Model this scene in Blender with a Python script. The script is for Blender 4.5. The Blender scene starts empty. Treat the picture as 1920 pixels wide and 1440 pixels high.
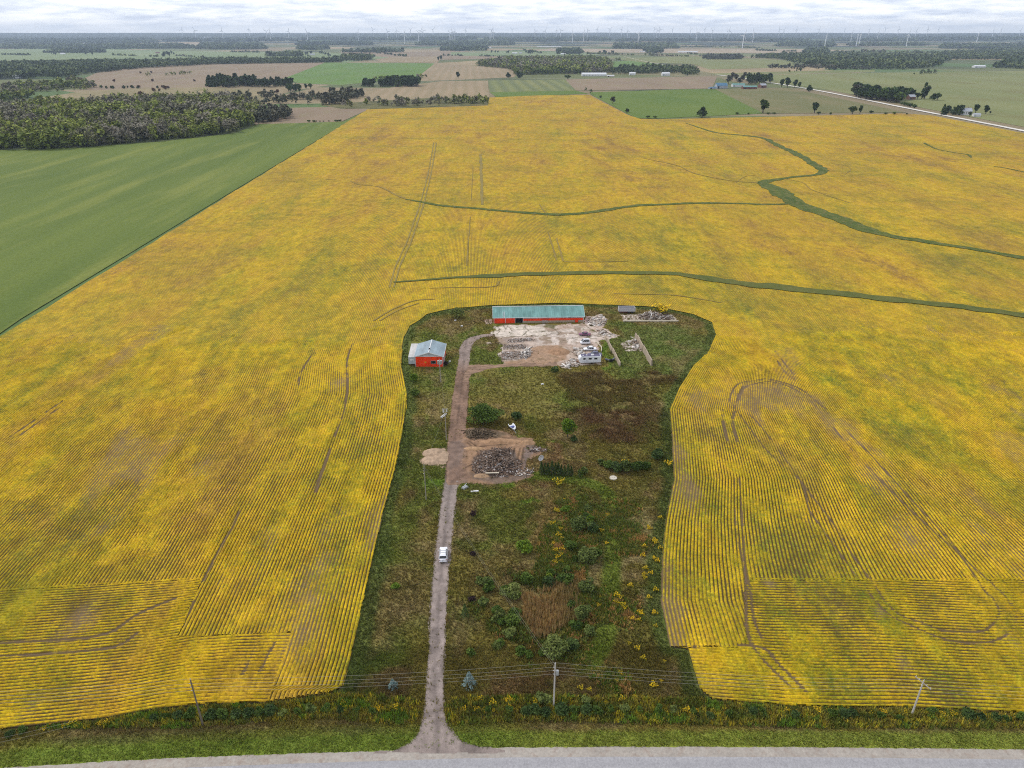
import bpy, math, random
import numpy as np
from mathutils import Matrix, Vector
from mathutils.geometry import tessellate_polygon
random.seed(5)
rng = np.random.default_rng(5)
R = math.radians
scene = bpy.context.scene
C = scene.collection

# ------------------------------------------------------------------ camera geometry (25 mm lens, 105 m up, 26 degrees down)
H = 105.0
F = 1333.0
TP = 654.0 / 1333.0
PIT = math.atan(TP)
SP, CP = math.sin(PIT), math.cos(PIT)


def terrain(y):
    """gentle rise of the land towards the far ridge"""
    t = np.clip((np.asarray(y, float) - 5500.0) / 14000.0, 0, 1)
    return 150.0 * t * t * (3 - 2 * t)


def ray(px, py):
    cx = (px - 960.0) / F
    cy = -(py - 720.0) / F
    return (cx, CP + cy * SP, -SP + cy * CP)


def W(px, py, z=0.0):
    """point of the land seen at a place of the picture"""
    d = ray(px, py)
    if d[2] < -1e-6:
        t = (z - H) / d[2]
        if t * d[1] < 5500:
            return (d[0] * t, d[1] * t)
    t = 5000.0
    while t < 30000:
        if H + d[2] * t <= float(terrain(d[1] * t)):
            break
        t += 25
    return (d[0] * t, d[1] * t)


def WP(pts, z=0.0):
    return np.array([W(a, b, z) for a, b in pts])


# ------------------------------------------------------------------ numpy noise
_T = [rng.random((256, 256)) for _ in range(12)]


def vnoise(x, y, s=0):
    t = _T[s % 12]
    xi = np.floor(x).astype(int); yi = np.floor(y).astype(int)
    fx = x - xi; fy = y - yi
    fx = fx * fx * (3 - 2 * fx); fy = fy * fy * (3 - 2 * fy)
    a = t[xi & 255, yi & 255]; b = t[(xi + 1) & 255, yi & 255]
    c = t[xi & 255, (yi + 1) & 255]; d = t[(xi + 1) & 255, (yi + 1) & 255]
    return (a * (1 - fx) + b * fx) * (1 - fy) + (c * (1 - fx) + d * fx) * fy


def fbm(x, y, s=0, o=4):
    v = 0; a = 0.5; n = 0
    for i in range(o):
        v = v + a * vnoise(x * 2 ** i + 17.3 * i, y * 2 ** i + 9.1 * i, s + i); n += a; a *= 0.5
    return v / n


def sdist(poly, x, y):
    """signed distance to a polygon, positive inside"""
    x = np.asarray(x, float); y = np.asarray(y, float)
    d = np.full(x.shape, 1e18); ins = np.zeros(x.shape, bool)
    n = len(poly)
    for i in range(n):
        ax, ay = poly[i]; bx, by = poly[(i + 1) % n]
        ex, ey = bx - ax, by - ay
        L = ex * ex + ey * ey + 1e-12
        t = np.clip(((x - ax) * ex + (y - ay) * ey) / L, 0, 1)
        d = np.minimum(d, (x - ax - t * ex) ** 2 + (y - ay - t * ey) ** 2)
        c = ((ay > y) != (by > y))
        if abs(ey) > 1e-12:
            ins ^= c & (x < ex * (y - ay) / ey + ax)
    d = np.sqrt(d)
    return np.where(ins, d, -d)


def pdist(line, x, y):
    """distance to a polyline"""
    d = np.full(np.shape(x), 1e18)
    for i in range(len(line) - 1):
        ax, ay = line[i]; bx, by = line[i + 1]
        ex, ey = bx - ax, by - ay
        L = ex * ex + ey * ey + 1e-12
        t = np.clip(((x - ax) * ex + (y - ay) * ey) / L, 0, 1)
        d = np.minimum(d, (x - ax - t * ex) ** 2 + (y - ay - t * ey) ** 2)
    return np.sqrt(d)


# ------------------------------------------------------------------ materials
class N:
    def __init__(s, name):
        m = bpy.data.materials.new(name); m.use_nodes = True
        s.m = m; s.t = m.node_tree; s.t.nodes.clear()
        s.out = s.t.nodes.new('ShaderNodeOutputMaterial')
        s.b = s.t.nodes.new('ShaderNodeBsdfPrincipled')
        s.t.links.new(s.b.outputs[0], s.out.inputs[0])
        s.b.inputs['Specular IOR Level'].default_value = 0.15

    def n(s, typ, **kw):
        nd = s.t.nodes.new(typ)
        for k, v in kw.items():
            setattr(nd, k, v)
        return nd

    def set(s, sock, v):
        if hasattr(v, 'is_output') or isinstance(v, bpy.types.NodeSocket):
            s.t.links.new(v, sock)
        elif isinstance(v, (tuple, list)):
            sock.default_value = tuple(v) + ((1.0,) if len(v) == 3 and len(sock.default_value) == 4 else ())
        else:
            sock.default_value = v

    def pos(s, scale=(1, 1, 1), rot=0.0, obj=False):
        if obj:
            o = s.n('ShaderNodeTexCoord').outputs['Object']
        else:
            o = s.n('ShaderNodeNewGeometry').outputs['Position']
        mp = s.n('ShaderNodeMapping')
        s.t.links.new(o, mp.inputs[0])
        mp.inputs['Scale'].default_value = scale
        mp.inputs['Rotation'].default_value = (0, 0, rot)
        return mp.outputs[0]

    def noise(s, vec, scale, detail=3, rough=0.55, dist=0.0):
        nd = s.n('ShaderNodeTexNoise')
        s.set(nd.inputs['Vector'], vec)
        nd.inputs['Scale'].default_value = scale; nd.inputs['Detail'].default_value = detail
        nd.inputs['Roughness'].default_value = rough; nd.inputs['Distortion'].default_value = dist
        return nd.outputs['Fac']

    def ramp(s, fac, stops, interp='LINEAR'):
        nd = s.n('ShaderNodeValToRGB'); s.set(nd.inputs[0], fac)
        cr = nd.color_ramp; cr.interpolation = interp
        while len(cr.elements) < len(stops):
            cr.elements.new(0.5)
        for e, (p, c) in zip(cr.elements, stops):
            e.position = p
            e.color = (c, c, c, 1) if not isinstance(c, (tuple, list)) else tuple(c) + (1,)
        return nd.outputs[0]

    def mix(s, f, a, b, mode='MIX'):
        nd = s.n('ShaderNodeMix', data_type='RGBA', blend_type=mode)
        s.set(nd.inputs[0], f); s.set(nd.inputs[6], a); s.set(nd.inputs[7], b)
        return nd.outputs[2]

    def math(s, op, a, b=0.0, clamp=False):
        nd = s.n('ShaderNodeMath', operation=op, use_clamp=clamp)
        s.set(nd.inputs[0], a); s.set(nd.inputs[1], b)
        return nd.outputs[0]

    def attr(s, name, out='Fac'):
        nd = s.n('ShaderNodeAttribute', attribute_name=name)
        return nd.outputs[out]

    def bump(s, h, strength=0.5, dist=0.1):
        nd = s.n('ShaderNodeBump'); s.set(nd.inputs['Height'], h)
        nd.inputs['Strength'].default_value = strength; nd.inputs['Distance'].default_value = dist
        s.t.links.new(nd.outputs[0], s.b.inputs['Normal'])

    def done(s, col, rough=0.9, **kw):
        s.set(s.b.inputs['Base Color'], col); s.b.inputs['Roughness'].default_value = rough
        for k, v in kw.items():
            s.set(s.b.inputs[k.replace('_', ' ')], v)
        return s.m


def paint(name, col, rough=0.6, var=0.12, scale=2.0, metal=0.0, spec=0.3):
    k = N(name)
    nz = k.noise(k.pos(obj=True), scale, 4)
    c = k.mix(nz, tuple(v * (1 - var) for v in col), tuple(min(1, v * (1 + var)) for v in col))
    k.b.inputs['Specular IOR Level'].default_value = spec
    return k.done(c, rough, Metallic=metal)


def foliage(name, stops, dark=0.75, light=1.25):
    """leaf colour: varies from leaf clump to leaf clump (tint) and from plant to plant (object random)"""
    k = N(name)
    rnd = k.n('ShaderNodeObjectInfo').outputs['Random']
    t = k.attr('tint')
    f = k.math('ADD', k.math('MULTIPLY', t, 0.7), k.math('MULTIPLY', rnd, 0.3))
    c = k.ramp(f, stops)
    v = k.noise(k.pos(), 0.9, 3)
    c = k.mix(1.0, c, k.ramp(v, [(0.3, dark), (0.7, light)]), 'MULTIPLY')
    k.b.inputs['Specular IOR Level'].default_value = 0.1
    return k.done(c, 0.75)


def vcol(name, rough=0.95, fine=0.6, mid=0.15, lo=0.7, hi=1.3, bump=0.0, attr='Col'):
    k = N(name)
    c = k.attr(attr, 'Color')
    p = k.pos()
    a = k.noise(p, fine, 5, 0.7); b = k.noise(p, mid, 4, 0.6)
    c = k.mix(1.0, c, k.ramp(a, [(0.25, lo), (0.75, hi)]), 'MULTIPLY')
    c = k.mix(1.0, c, k.ramp(b, [(0.3, 0.82), (0.7, 1.18)]), 'MULTIPLY')
    if bump:
        k.bump(a, bump, 0.3)
    return k.done(c, rough)


ROW = math.atan(0.0539)          # direction of the crop rows, a little left of straight ahead
S_Y = (0.53, 0.345, 0.010); S_YG = (0.385, 0.29, 0.010); S_G = (0.135, 0.16, 0.013); S_O = (0.30, 0.165, 0.035)
SOIL = (0.135, 0.085, 0.055)


def soy_leaf_colour(k):
    p = k.pos(rot=-ROW)
    ps = k.pos(scale=(1, 0.35, 1), rot=-ROW)
    big = k.noise(ps, 0.012, 8, 0.70)
    mid = k.noise(ps, 0.06, 7, 0.75)
    fine = k.noise(p, 0.7, 4, 0.75)
    f = k.math('ADD', k.math('MULTIPLY', big, 0.42), k.math('ADD', k.math('MULTIPLY', mid, 0.34), k.math('MULTIPLY', fine, 0.24)))
    # the far side of the field has ripened further
    y = k.n('ShaderNodeSeparateXYZ'); k.t.links.new(k.n('ShaderNodeNewGeometry').outputs['Position'], y.inputs[0])
    far = k.n('ShaderNodeMapRange'); k.t.links.new(y.outputs[1], far.inputs[0])
    far.inputs[1].default_value = 130; far.inputs[2].default_value = 650; far.inputs[3].default_value = -0.015; far.inputs[4].default_value = 0.03
    f = k.math('ADD', f, far.outputs[0])
    c = k.ramp(f, [(0.39, S_G), (0.458, S_YG), (0.51, S_Y), (0.565, (0.50, 0.295, 0.018)), (0.62, S_O)])
    # scorched and weedy drifts
    n4 = k.noise(k.pos(scale=(1, 0.3, 1), rot=-ROW), 0.03, 10, 0.80)
    c = k.mix(k.ramp(n4, [(0.52, 0.0), (0.66, 0.6)]), c, (0.22, 0.125, 0.038))
    n5 = k.noise(k.pos(scale=(0.5, 1, 1), rot=0.5), 0.022, 10, 0.82)
    c = k.mix(k.ramp(n5, [(0.50, 0.0), (0.66, 0.65)]), c, (0.17, 0.175, 0.012))
    v = k.noise(p, 1.6, 3, 0.75)
    c = k.mix(1.0, c, k.ramp(v, [(0.32, 0.6), (0.68, 1.3)]), 'MULTIPLY')
    v2 = k.noise(k.pos(scale=(1, 0.5, 1), rot=-ROW), 0.25, 5, 0.75)
    return k.mix(1.0, c, k.ramp(v2, [(0.33, 0.68), (0.67, 1.24)]), 'MULTIPLY')


def mat_soy_rows():
    k = N('soybean_rows')
    leaf = soy_leaf_colour(k)
    soil_shade = k.mix(k.noise(k.pos(), 0.8, 4), (0.065, 0.044, 0.014), (0.12, 0.078, 0.03))  # furrow soil, its colour darkened to take in the shade between rows
    soil_shade = k.mix(k.attr('bare'), soil_shade, (0.22, 0.15, 0.085))
    a = k.attr('leaf')
    br = k.noise(k.pos(), 2.6, 3, 0.7)
    f = k.math('ADD', a, k.math('MULTIPLY', k.math('SUBTRACT', br, 0.5), 0.55))
    m = k.ramp(f, [(0.34, 0.0), (0.64, 1.0)])
    k.bump(br, 0.5, 0.25)
    return k.done(k.mix(m, soil_shade, leaf), 0.9)


def mat_soy_far():
    k = N('soybean_canopy')
    leaf = soy_leaf_colour(k)
    p = k.pos(scale=(1, 1, 1), rot=-ROW)
    w = k.n('ShaderNodeTexWave', wave_type='BANDS', bands_direction='X'); k.set(w.inputs[0], p)
    w.inputs['Scale'].default_value = 2 * math.pi / 0.76 / 20.0
    w.inputs['Distortion'].default_value = 0.6; w.inputs['Detail'].default_value = 2; w.inputs['Detail Scale'].default_value = 0.6
    br = k.noise(k.pos(), 1.3, 4, 0.75)
    pt = k.noise(k.pos(scale=(1, 0.25, 1), rot=-ROW), 0.035, 4, 0.6)
    f = k.math('ADD', w.outputs['Fac'], k.math('MULTIPLY', k.math('SUBTRACT', br, 0.5), 1.1))
    m = k.ramp(f, [(0.05, 0.0), (0.6, 1.0)])
    m2 = k.math('MAXIMUM', m, k.ramp(pt, [(0.40, 0.15), (0.58, 0.72)]))
    k.bump(br, 0.6, 0.3)
    return k.done(k.mix(m2, (0.13, 0.085, 0.028), leaf), 0.9)


def field_mat(name, c1, c2, scale=0.02, stretch=0.3, rot=-ROW, stripe=None, c3=None, fine=0.5):
    k = N(name)
    n1 = k.noise(k.pos(scale=(1, stretch, 1), rot=rot), scale, 5, 0.6)
    c = k.ramp(n1, [(0.32, c1), (0.68, c2)])
    if c3:
        n2 = k.noise(k.pos(scale=(1, stretch, 1), rot=rot), scale * 3.1, 4, 0.6)
        c = k.mix(k.ramp(n2, [(0.5, 0.0), (0.66, 0.8)]), c, c3)
    if stripe:
        per, amt, cs = stripe
        w = k.n('ShaderNodeTexWave', wave_type='BANDS', bands_direction='X'); k.set(w.inputs[0], k.pos(rot=rot))
        w.inputs['Scale'].default_value = 2 * math.pi / per / 20.0; w.inputs['Distortion'].default_value = 1.5
        w.inputs['Detail'].default_value = 3; w.inputs['Detail Scale'].default_value = 0.4
        c = k.mix(k.math('MULTIPLY', w.outputs['Fac'], amt), c, cs)
    v = k.noise(k.pos(), fine, 4, 0.7)
    c = k.mix(1.0, c, k.ramp(v, [(0.25, 0.8), (0.75, 1.2)]), 'MULTIPLY')
    k.bump(v, 0.4, 0.3)
    return k.done(c, 0.95)


# ------------------------------------------------------------------ objects
def put(o, parent=None, label=None, cat=None, group=None, kind=None, loc=None, rz=None):
    if o.name not in C.objects:
        C.objects.link(o)
    if parent is not None:
        o.parent = parent
    if label: o['label'] = label
    if cat: o['category'] = cat
    if group: o['group'] = group
    if kind: o['kind'] = kind
    if loc is not None: o.location = loc
    if rz is not None: o.rotation_euler = (0, 0, rz)
    return o


def empty(name, label, cat, loc=(0, 0, 0), rz=0.0, group=None):
    return put(bpy.data.objects.new(name, None), None, label, cat, group, None, loc, rz)


def np_mesh(name, V, Fc, mat, parent=None, attrs=None, cols=None, smooth=False):
    me = bpy.data.meshes.new(name)
    V = np.ascontiguousarray(V, np.float32); Fc = np.ascontiguousarray(Fc, np.int32)
    k = Fc.shape[1]
    me.vertices.add(len(V)); me.vertices.foreach_set('co', V.ravel())
    me.loops.add(Fc.size); me.loops.foreach_set('vertex_index', Fc.ravel())
    me.polygons.add(len(Fc)); me.polygons.foreach_set('loop_start', np.arange(0, Fc.size, k, dtype=np.int32))
    me.polygons.foreach_set('loop_total', np.full(len(Fc), k, np.int32))
    if smooth:
        me.polygons.foreach_set('use_smooth', np.ones(len(Fc), bool))
    for an, av in (attrs or {}).items():
        a = me.attributes.new(an, 'FLOAT', 'POINT'); a.data.foreach_set('value', np.ascontiguousarray(av, np.float32).ravel())
    for an, av in (cols or {}).items():
        a = me.attributes.new(an, 'FLOAT_COLOR', 'POINT')
        c4 = np.ones((len(V), 4), np.float32); c4[:, :3] = av
        a.data.foreach_set('color', c4.ravel())
    me.update(calc_edges=True); me.validate()
    me.materials.append(mat)
    o = bpy.data.objects.new(name, me)
    return put(o, parent)


def poly_sheet(name, pts, z, mat, sub=None, kind='structure', th=None):
    """flat polygon of land given by world points"""
    pts = np.asarray(pts)
    P = [Vector((a, b, 0)) for a, b in pts]
    tris = tessellate_polygon([P])
    zz = np.array([z + float(terrain(b)) for a, b in pts])
    V = np.c_[pts, zz]
    T = []
    for t in tris:
        a, b, c = (P[i] for i in t)
        T.append(t if (b - a).cross(c - a).z > 0 else (t[0], t[2], t[1]))
    o = np_mesh(name, V, np.array(T), mat)
    o['kind'] = kind
    return o


def densify(pts, step, jit=0.0, s=0):
    out = []
    n = len(pts)
    for i in range(n):
        a = np.array(pts[i], float); b = np.array(pts[(i + 1) % n], float)
        L = np.hypot(*(b - a)); m = max(1, int(L / step))
        for j in range(m):
            p = a + (b - a) * j / m
            if jit and j:
                nrm = np.array([-(b - a)[1], (b - a)[0]]) / (L + 1e-9)
                q = p * (1.0 / (step * 3))
                p = p + nrm * jit * (2 * float(vnoise(np.array([q[0] + s]), np.array([q[1]]), s)[0]) - 1)
            out.append(tuple(p))
    return out


def catmull(pts, n=8):
    P = [np.array(p, float) for p in pts]
    P = [2 * P[0] - P[1]] + P + [2 * P[-1] - P[-2]]
    out = []
    for i in range(1, len(P) - 2):
        a, b, c, d = P[i - 1:i + 3]
        for j in range(n):
            t = j / n
            out.append(0.5 * ((2 * b) + (c - a) * t + (2 * a - 5 * b + 4 * c - d) * t * t + (-a + 3 * b - 3 * c + d) * t ** 3))
    out.append(P[-2])
    return np.array(out)


def ribbon(name, pts_w, z, mat, edge=0.35, kind='structure', nsub=10):
    """strip of land along picture points (x, y, width in metres); ragged edges"""
    A = np.array([tuple(W(a, b)) + (w,) for a, b, w in pts_w])
    A = catmull(A, nsub)
    out = [A[0]]
    for i in range(1, len(A)):
        L = np.hypot(*(A[i, :2] - A[i - 1, :2])); m = max(1, int(L / 2.5))
        for j in range(1, m + 1):
            out.append(A[i - 1] + (A[i] - A[i - 1]) * j / m)
    A = np.array(out)
    T = np.gradient(A[:, :2], axis=0); T /= np.linalg.norm(T, axis=1)[:, None] + 1e-9
    Nn = np.c_[-T[:, 1], T[:, 0]]
    s = np.cumsum(np.r_[0, np.hypot(*np.diff(A[:, :2], axis=0).T)])
    w = A[:, 2]
    l = 0.5 * w * (1 + edge * (2 * fbm(s / 7, s * 0 + 3, 1) - 1) * 2)
    r = 0.5 * w * (1 + edge * (2 * fbm(s / 7, s * 0 + 8, 4) - 1) * 2)
    Lp = A[:, :2] + Nn * l[:, None]; Rp = A[:, :2] - Nn * r[:, None]
    zz = z + terrain(A[:, 1])
    V = np.r_[np.c_[Lp, zz], np.c_[Rp, zz]]
    n = len(A)
    i = np.arange(n - 1)
    Fc = np.c_[i + n, i + n + 1, i + 1, i]
    o = np_mesh(name, V, Fc, mat)
    o['kind'] = kind
    return o


def ragged(name, poly, z, mat, res, rag=0.8, nscale=1.5, seed=0, kind='structure', colfn=None, zamp=0.0, hole=None):
    """patch of ground cut out of a fine grid along an uneven edge"""
    poly = np.asarray(poly)
    x0, y0 = poly.min(0) - rag * 2; x1, y1 = poly.max(0) + rag * 2
    xs = np.arange(x0, x1, res); ys = np.arange(y0, y1, res)
    X, Y = np.meshgrid(xs, ys)
    sd = sdist(poly, X, Y) + rag * (2 * fbm(X / nscale, Y / nscale, seed) - 1)
    if hole is not None:
        sd = np.minimum(sd, hole(X, Y))
    ny, nx = X.shape
    idx = np.arange(nx * ny).reshape(ny, nx)
    Q = np.c_[idx[:-1, :-1].ravel(), idx[:-1, 1:].ravel(), idx[1:, 1:].ravel(), idx[1:, :-1].ravel()]
    keep = (sd.ravel()[Q].mean(1) > 0)
    Q = Q[keep]
    used = np.unique(Q); mp = -np.ones(nx * ny, int); mp[used] = np.arange(len(used))
    xv = X.ravel()[used]; yv = Y.ravel()[used]
    sdv = sd.ravel()[used]
    zz = z + (zamp * (fbm(xv / 1.3, yv / 1.3, seed + 2) - 0.3) * np.clip(sdv, 0, 1) if zamp else 0 * xv)
    cols = {'Col': colfn(xv, yv)} if colfn else None
    o = np_mesh(name, np.c_[xv, yv, zz], mp[Q], mat, attrs={'edge': sdv}, cols=cols, smooth=True)
    o['kind'] = kind
    return o


class MB:
    """collects simple shapes into one mesh"""
    def __init__(s): s.v = []; s.f = []; s.k = []

    def add(s, vs, fs):
        o = len(s.v); s.k.append((o, len(s.f))); s.v += [tuple(map(float, v)) for v in vs]; s.f += [tuple(i + o for i in f) for f in fs]
        return s

    def box(s, x0, x1, y0, y1, z0, z1):
        return s.frus((x0, x1, y0, y1), z0, (x0, x1, y0, y1), z1)

    def frus(s, b, z0, t, z1):
        v = [(b[0], b[2], z0), (b[1], b[2], z0), (b[1], b[3], z0), (b[0], b[3], z0), (t[0], t[2], z1), (t[1], t[2], z1), (t[1], t[3], z1), (t[0], t[3], z1)]
        return s.add(v, [(3, 2, 1, 0), (4, 5, 6, 7), (0, 1, 5, 4), (1, 2, 6, 5), (2, 3, 7, 6), (3, 0, 4, 7)])

    def quad(s, a, b, c, d): return s.add([a, b, c, d], [(0, 1, 2, 3)])

    def slab(s, a, b, c, d, th):
        """sheet of thickness th under the quad a b c d"""
        n = (Vector(b) - Vector(a)).cross(Vector(d) - Vector(a)).normalized() * th
        lo = [tuple(Vector(p) - n) for p in (a, b, c, d)]
        return s.add([a, b, c, d] + lo, [(0, 1, 2, 3), (7, 6, 5, 4), (0, 4, 5, 1), (1, 5, 6, 2), (2, 6, 7, 3), (3, 7, 4, 0)])

    def tube(s, a, b, r0, r1=None, n=8, caps=True):
        r1 = r0 if r1 is None else r1
        a = Vector(a); b = Vector(b); d = (b - a).normalized()
        u = d.orthogonal().normalized(); w = d.cross(u)
        vs = []
        for p, r in ((a, r0), (b, r1)):
            for i in range(n):
                t = 2 * math.pi * i / n
                vs.append(tuple(p + (u * math.cos(t) + w * math.sin(t)) * r))
        fs = [(i, (i + 1) % n, n + (i + 1) % n, n + i) for i in range(n)]
        if caps:
            fs += [tuple(range(n - 1, -1, -1)), tuple(range(n, 2 * n))]
        return s.add(vs, fs)

    def bar(s, a, b, w, h):
        a = Vector(a); b = Vector(b); d = (b - a).normalized()
        u = d.cross(Vector((0, 0, 1)))
        u = u.normalized() * (w / 2) if u.length > 1e-4 else Vector((w / 2, 0, 0))
        k = u.cross(d).normalized() * (h / 2)
        vs = [tuple(p + su * u + sk * k) for p in (a, b) for su, sk in ((-1, -1), (1, -1), (1, 1), (-1, 1))]
        return s.add(vs, [(0, 1, 2, 3), (7, 6, 5, 4), (0, 4, 5, 1), (1, 5, 6, 2), (2, 6, 7, 3), (3, 7, 4, 0)])

    def loft(s, rings, cap=True):
        n = len(rings[0]); o = len(s.v)
        for r in rings: s.v += [tuple(map(float, p)) for p in r]
        for i in range(len(rings) - 1):
            for j in range(n):
                a = o + i * n + j; b = o + i * n + (j + 1) % n
                s.f.append((a, b, b + n, a + n))
        if cap:
            s.f.append(tuple(o + j for j in range(n - 1, -1, -1))); s.f.append(tuple(o + (len(rings) - 1) * n + j for j in range(n)))
        return s

    def each(s, name, mat, parent=None, **kw):
        """every piece an object of its own"""
        out = []
        for i, (o, f0) in enumerate(s.k):
            o1, f1 = s.k[i + 1] if i + 1 < len(s.k) else (len(s.v), len(s.f))
            m = MB(); m.v = s.v[o:o1]; m.f = [tuple(j - o for j in f) for f in s.f[f0:f1]]
            out.append(m.build(name, mat, parent, **kw))
        return out

    def build(s, name, mat, parent=None, bevel=0.0, smooth=False, **kw):
        me = bpy.data.meshes.new(name); me.from_pydata(s.v, [], s.f)
        import bmesh
        bm = bmesh.new(); bm.from_mesh(me)
        bmesh.ops.recalc_face_normals(bm, faces=bm.faces)
        if bevel:
            bmesh.ops.bevel(bm, geom=list(bm.edges), offset=bevel, segments=2, affect='EDGES', clamp_overlap=True)
        bm.to_mesh(me); bm.free()
        if smooth:
            for p in me.polygons: p.use_smooth = True
        me.materials.append(mat)
        o = bpy.data.objects.new(name, me)
        return put(o, parent, **kw)


def copy_tree(o, loc, rz=0.0, sc=1.0, label=None, group=None, scz=None):
    r = o.copy(); C.objects.link(r)
    r.location = loc; r.rotation_euler = (0, 0, rz)
    r.scale = (sc, sc, sc if scz is None else scz)
    if label: r['label'] = label
    if group: r['group'] = group
    elif 'group' in r and label: del r['group']
    for ch in list(o.children):
        c = ch.copy(); C.objects.link(c); c.parent = r
        for g in list(ch.children):
            d = g.copy(); C.objects.link(d); d.parent = c
    return r
# ================================================================== THE LAND
# ---- base ground out to the horizon: a patchwork of far fields, rising to a wooded ridge
def mat_ground():
    k = N('far_fields')
    p = k.pos(scale=(1, 1, 0), rot=-ROW)
    ds = k.n('ShaderNodeVectorMath', operation='SCALE')
    nz = k.n('ShaderNodeTexNoise'); k.set(nz.inputs['Vector'], p); nz.inputs['Scale'].default_value = 0.0009; nz.inputs['Detail'].default_value = 2
    k.set(ds.inputs[0], nz.outputs['Color']); ds.inputs[3].default_value = 500
    ad = k.n('ShaderNodeVectorMath', operation='ADD'); k.set(ad.inputs[0], p); k.set(ad.inputs[1], ds.outputs[0])
    vo = k.n('ShaderNodeTexVoronoi', distance='CHEBYCHEV'); k.set(vo.inputs['Vector'], ad.outputs[0]); vo.inputs['Scale'].default_value = 0.0021
    sx = k.n('ShaderNodeSeparateColor'); k.set(sx.inputs[0], vo.outputs['Color'])
    c = k.ramp(sx.outputs[0], [(0.0, (0.13, 0.145, 0.055)), (0.2, (0.24, 0.19, 0.11)), (0.36, (0.09, 0.14, 0.045)), (0.5, (0.19, 0.17, 0.085)),
                               (0.62, (0.30, 0.23, 0.13)), (0.74, (0.16, 0.18, 0.07)), (0.86, (0.10, 0.12, 0.05))], 'CONSTANT')
    n1 = k.noise(k.pos(scale=(1, 0.5, 0)), 0.004, 5, 0.65)
    c = k.mix(1.0, c, k.ramp(n1, [(0.3, 0.75), (0.7, 1.2)]), 'MULTIPLY')
    # scattered woods on the far land, thicker on the rising ridge
    yy = k.n('ShaderNodeSeparateXYZ'); k.t.links.new(k.n('ShaderNodeNewGeometry').outputs['Position'], yy.inputs[0])
    mr = k.n('ShaderNodeMapRange'); k.set(mr.inputs[0], yy.outputs[1]); mr.inputs[1].default_value = 6500; mr.inputs[2].default_value = 12500
    mr.inputs[3].default_value = 0.0; mr.inputs[4].default_value = 0.26
    n2 = k.noise(k.pos(scale=(1, 1.6, 0)), 0.0011, 5, 0.55)
    w = k.ramp(k.math('ADD', n2, mr.outputs[0]), [(0.60, 0.0), (0.63, 1.0)])
    c = k.mix(w, c, (0.028, 0.04, 0.024))
    v = k.noise(k.pos(), 0.12, 4, 0.7)
    c = k.mix(1.0, c, k.ramp(v, [(0.25, 0.85), (0.75, 1.15)]), 'MULTIPLY')
    return k.done(c, 0.95)


gy = np.r_[np.array([-600, -100, 0, 60, 200, 500, 1000, 2000, 3500, 5500]), np.linspace(6000, 20500, 60)]
gx = np.linspace(-17000, 17000, 80)
GX, GY = np.meshgrid(gx, gy)
GZ = terrain(GY) + np.where(GY > 6500, (fbm(GX / 2600, GY / 1800, 3) - 0.5) * 34 * np.clip((GY - 6500) / 4000, 0, 1), 0)


def terr_xy(x, y):
    x = np.asarray(x, float); y = np.asarray(y, float)
    return terrain(y) + np.where(y > 6500, (fbm(x / 2600, y / 1800, 3) - 0.5) * 34 * np.clip((y - 6500) / 4000, 0, 1), 0)


gi = np.arange(GX.size).reshape(GX.shape)
g = np_mesh('ground', np.c_[GX.ravel(), GY.ravel(), GZ.ravel() - 0.15],
            np.c_[gi[:-1, :-1].ravel(), gi[:-1, 1:].ravel(), gi[1:, 1:].ravel(), gi[1:, :-1].ravel()], mat_ground(), smooth=True)
g['kind'] = 'structure'

# ---- the ripening soybean field round the farmyard
LB = [(505, 1318), (620, 1300), (640, 1290), (655, 1240), (690, 1080), (715, 970), (740, 880), (757, 790), (762, 740), (751, 685), (755, 645), (768, 612)]
TB = [(768, 612), (800, 590), (850, 579), (920, 573), (1010, 570), (1090, 570), (1180, 574), (1240, 578), (1300, 590), (1335, 605)]
RB = [(1335, 605), (1343, 630), (1330, 660), (1300, 690), (1275, 730), (1257, 770), (1262, 830), (1265, 900), (1250, 980), (1243, 1050), (1241, 1130), (1258, 1213), (1292, 1218), (1300, 1255), (1312, 1292), (1335, 1312)]
BL = [(-900, 1430), (-500, 1412), (0, 1368), (120, 1356), (200, 1347), (300, 1328), (400, 1320), (505, 1318)]
BR = [(1335, 1312), (1500, 1325), (1700, 1326), (1920, 1337), (2400, 1365)]
FARTOP = [(2400, 349), (1920, 250.5), (1842, 235), (1745, 216.5), (1690, 213), (1500, 218), (1240, 224), (1200, 223), (1175, 215), (1105, 178), (1010, 179), (918, 183), (915, 198), (800, 202), (690, 205)]
LEFTE = [(0, 632), (-800, 1128)]
soy_px = LB + TB[1:] + RB[1:] + BR[1:] + FARTOP + LEFTE + BL[:-1]
soy_w = [tuple(p) for p in WP(soy_px)]
M_soyf = mat_soy_far(); M_soyr = mat_soy_rows()
poly_sheet('soybean_field', densify(soy_w, 6, 0.8), 0.28, M_soyf)

farm_px = LB[::-1] + BL[::-1][1:] + [(-900, 1500), (2400, 1500)] + BR[::-1] + RB[::-1][1:] + TB[::-1][1:-1]


def interp_line(px, y):
    w = WP(px); o = np.argsort(w[:, 1]); w = w[o]
    return np.interp(y, w[:, 1], w[:, 0])


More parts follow.
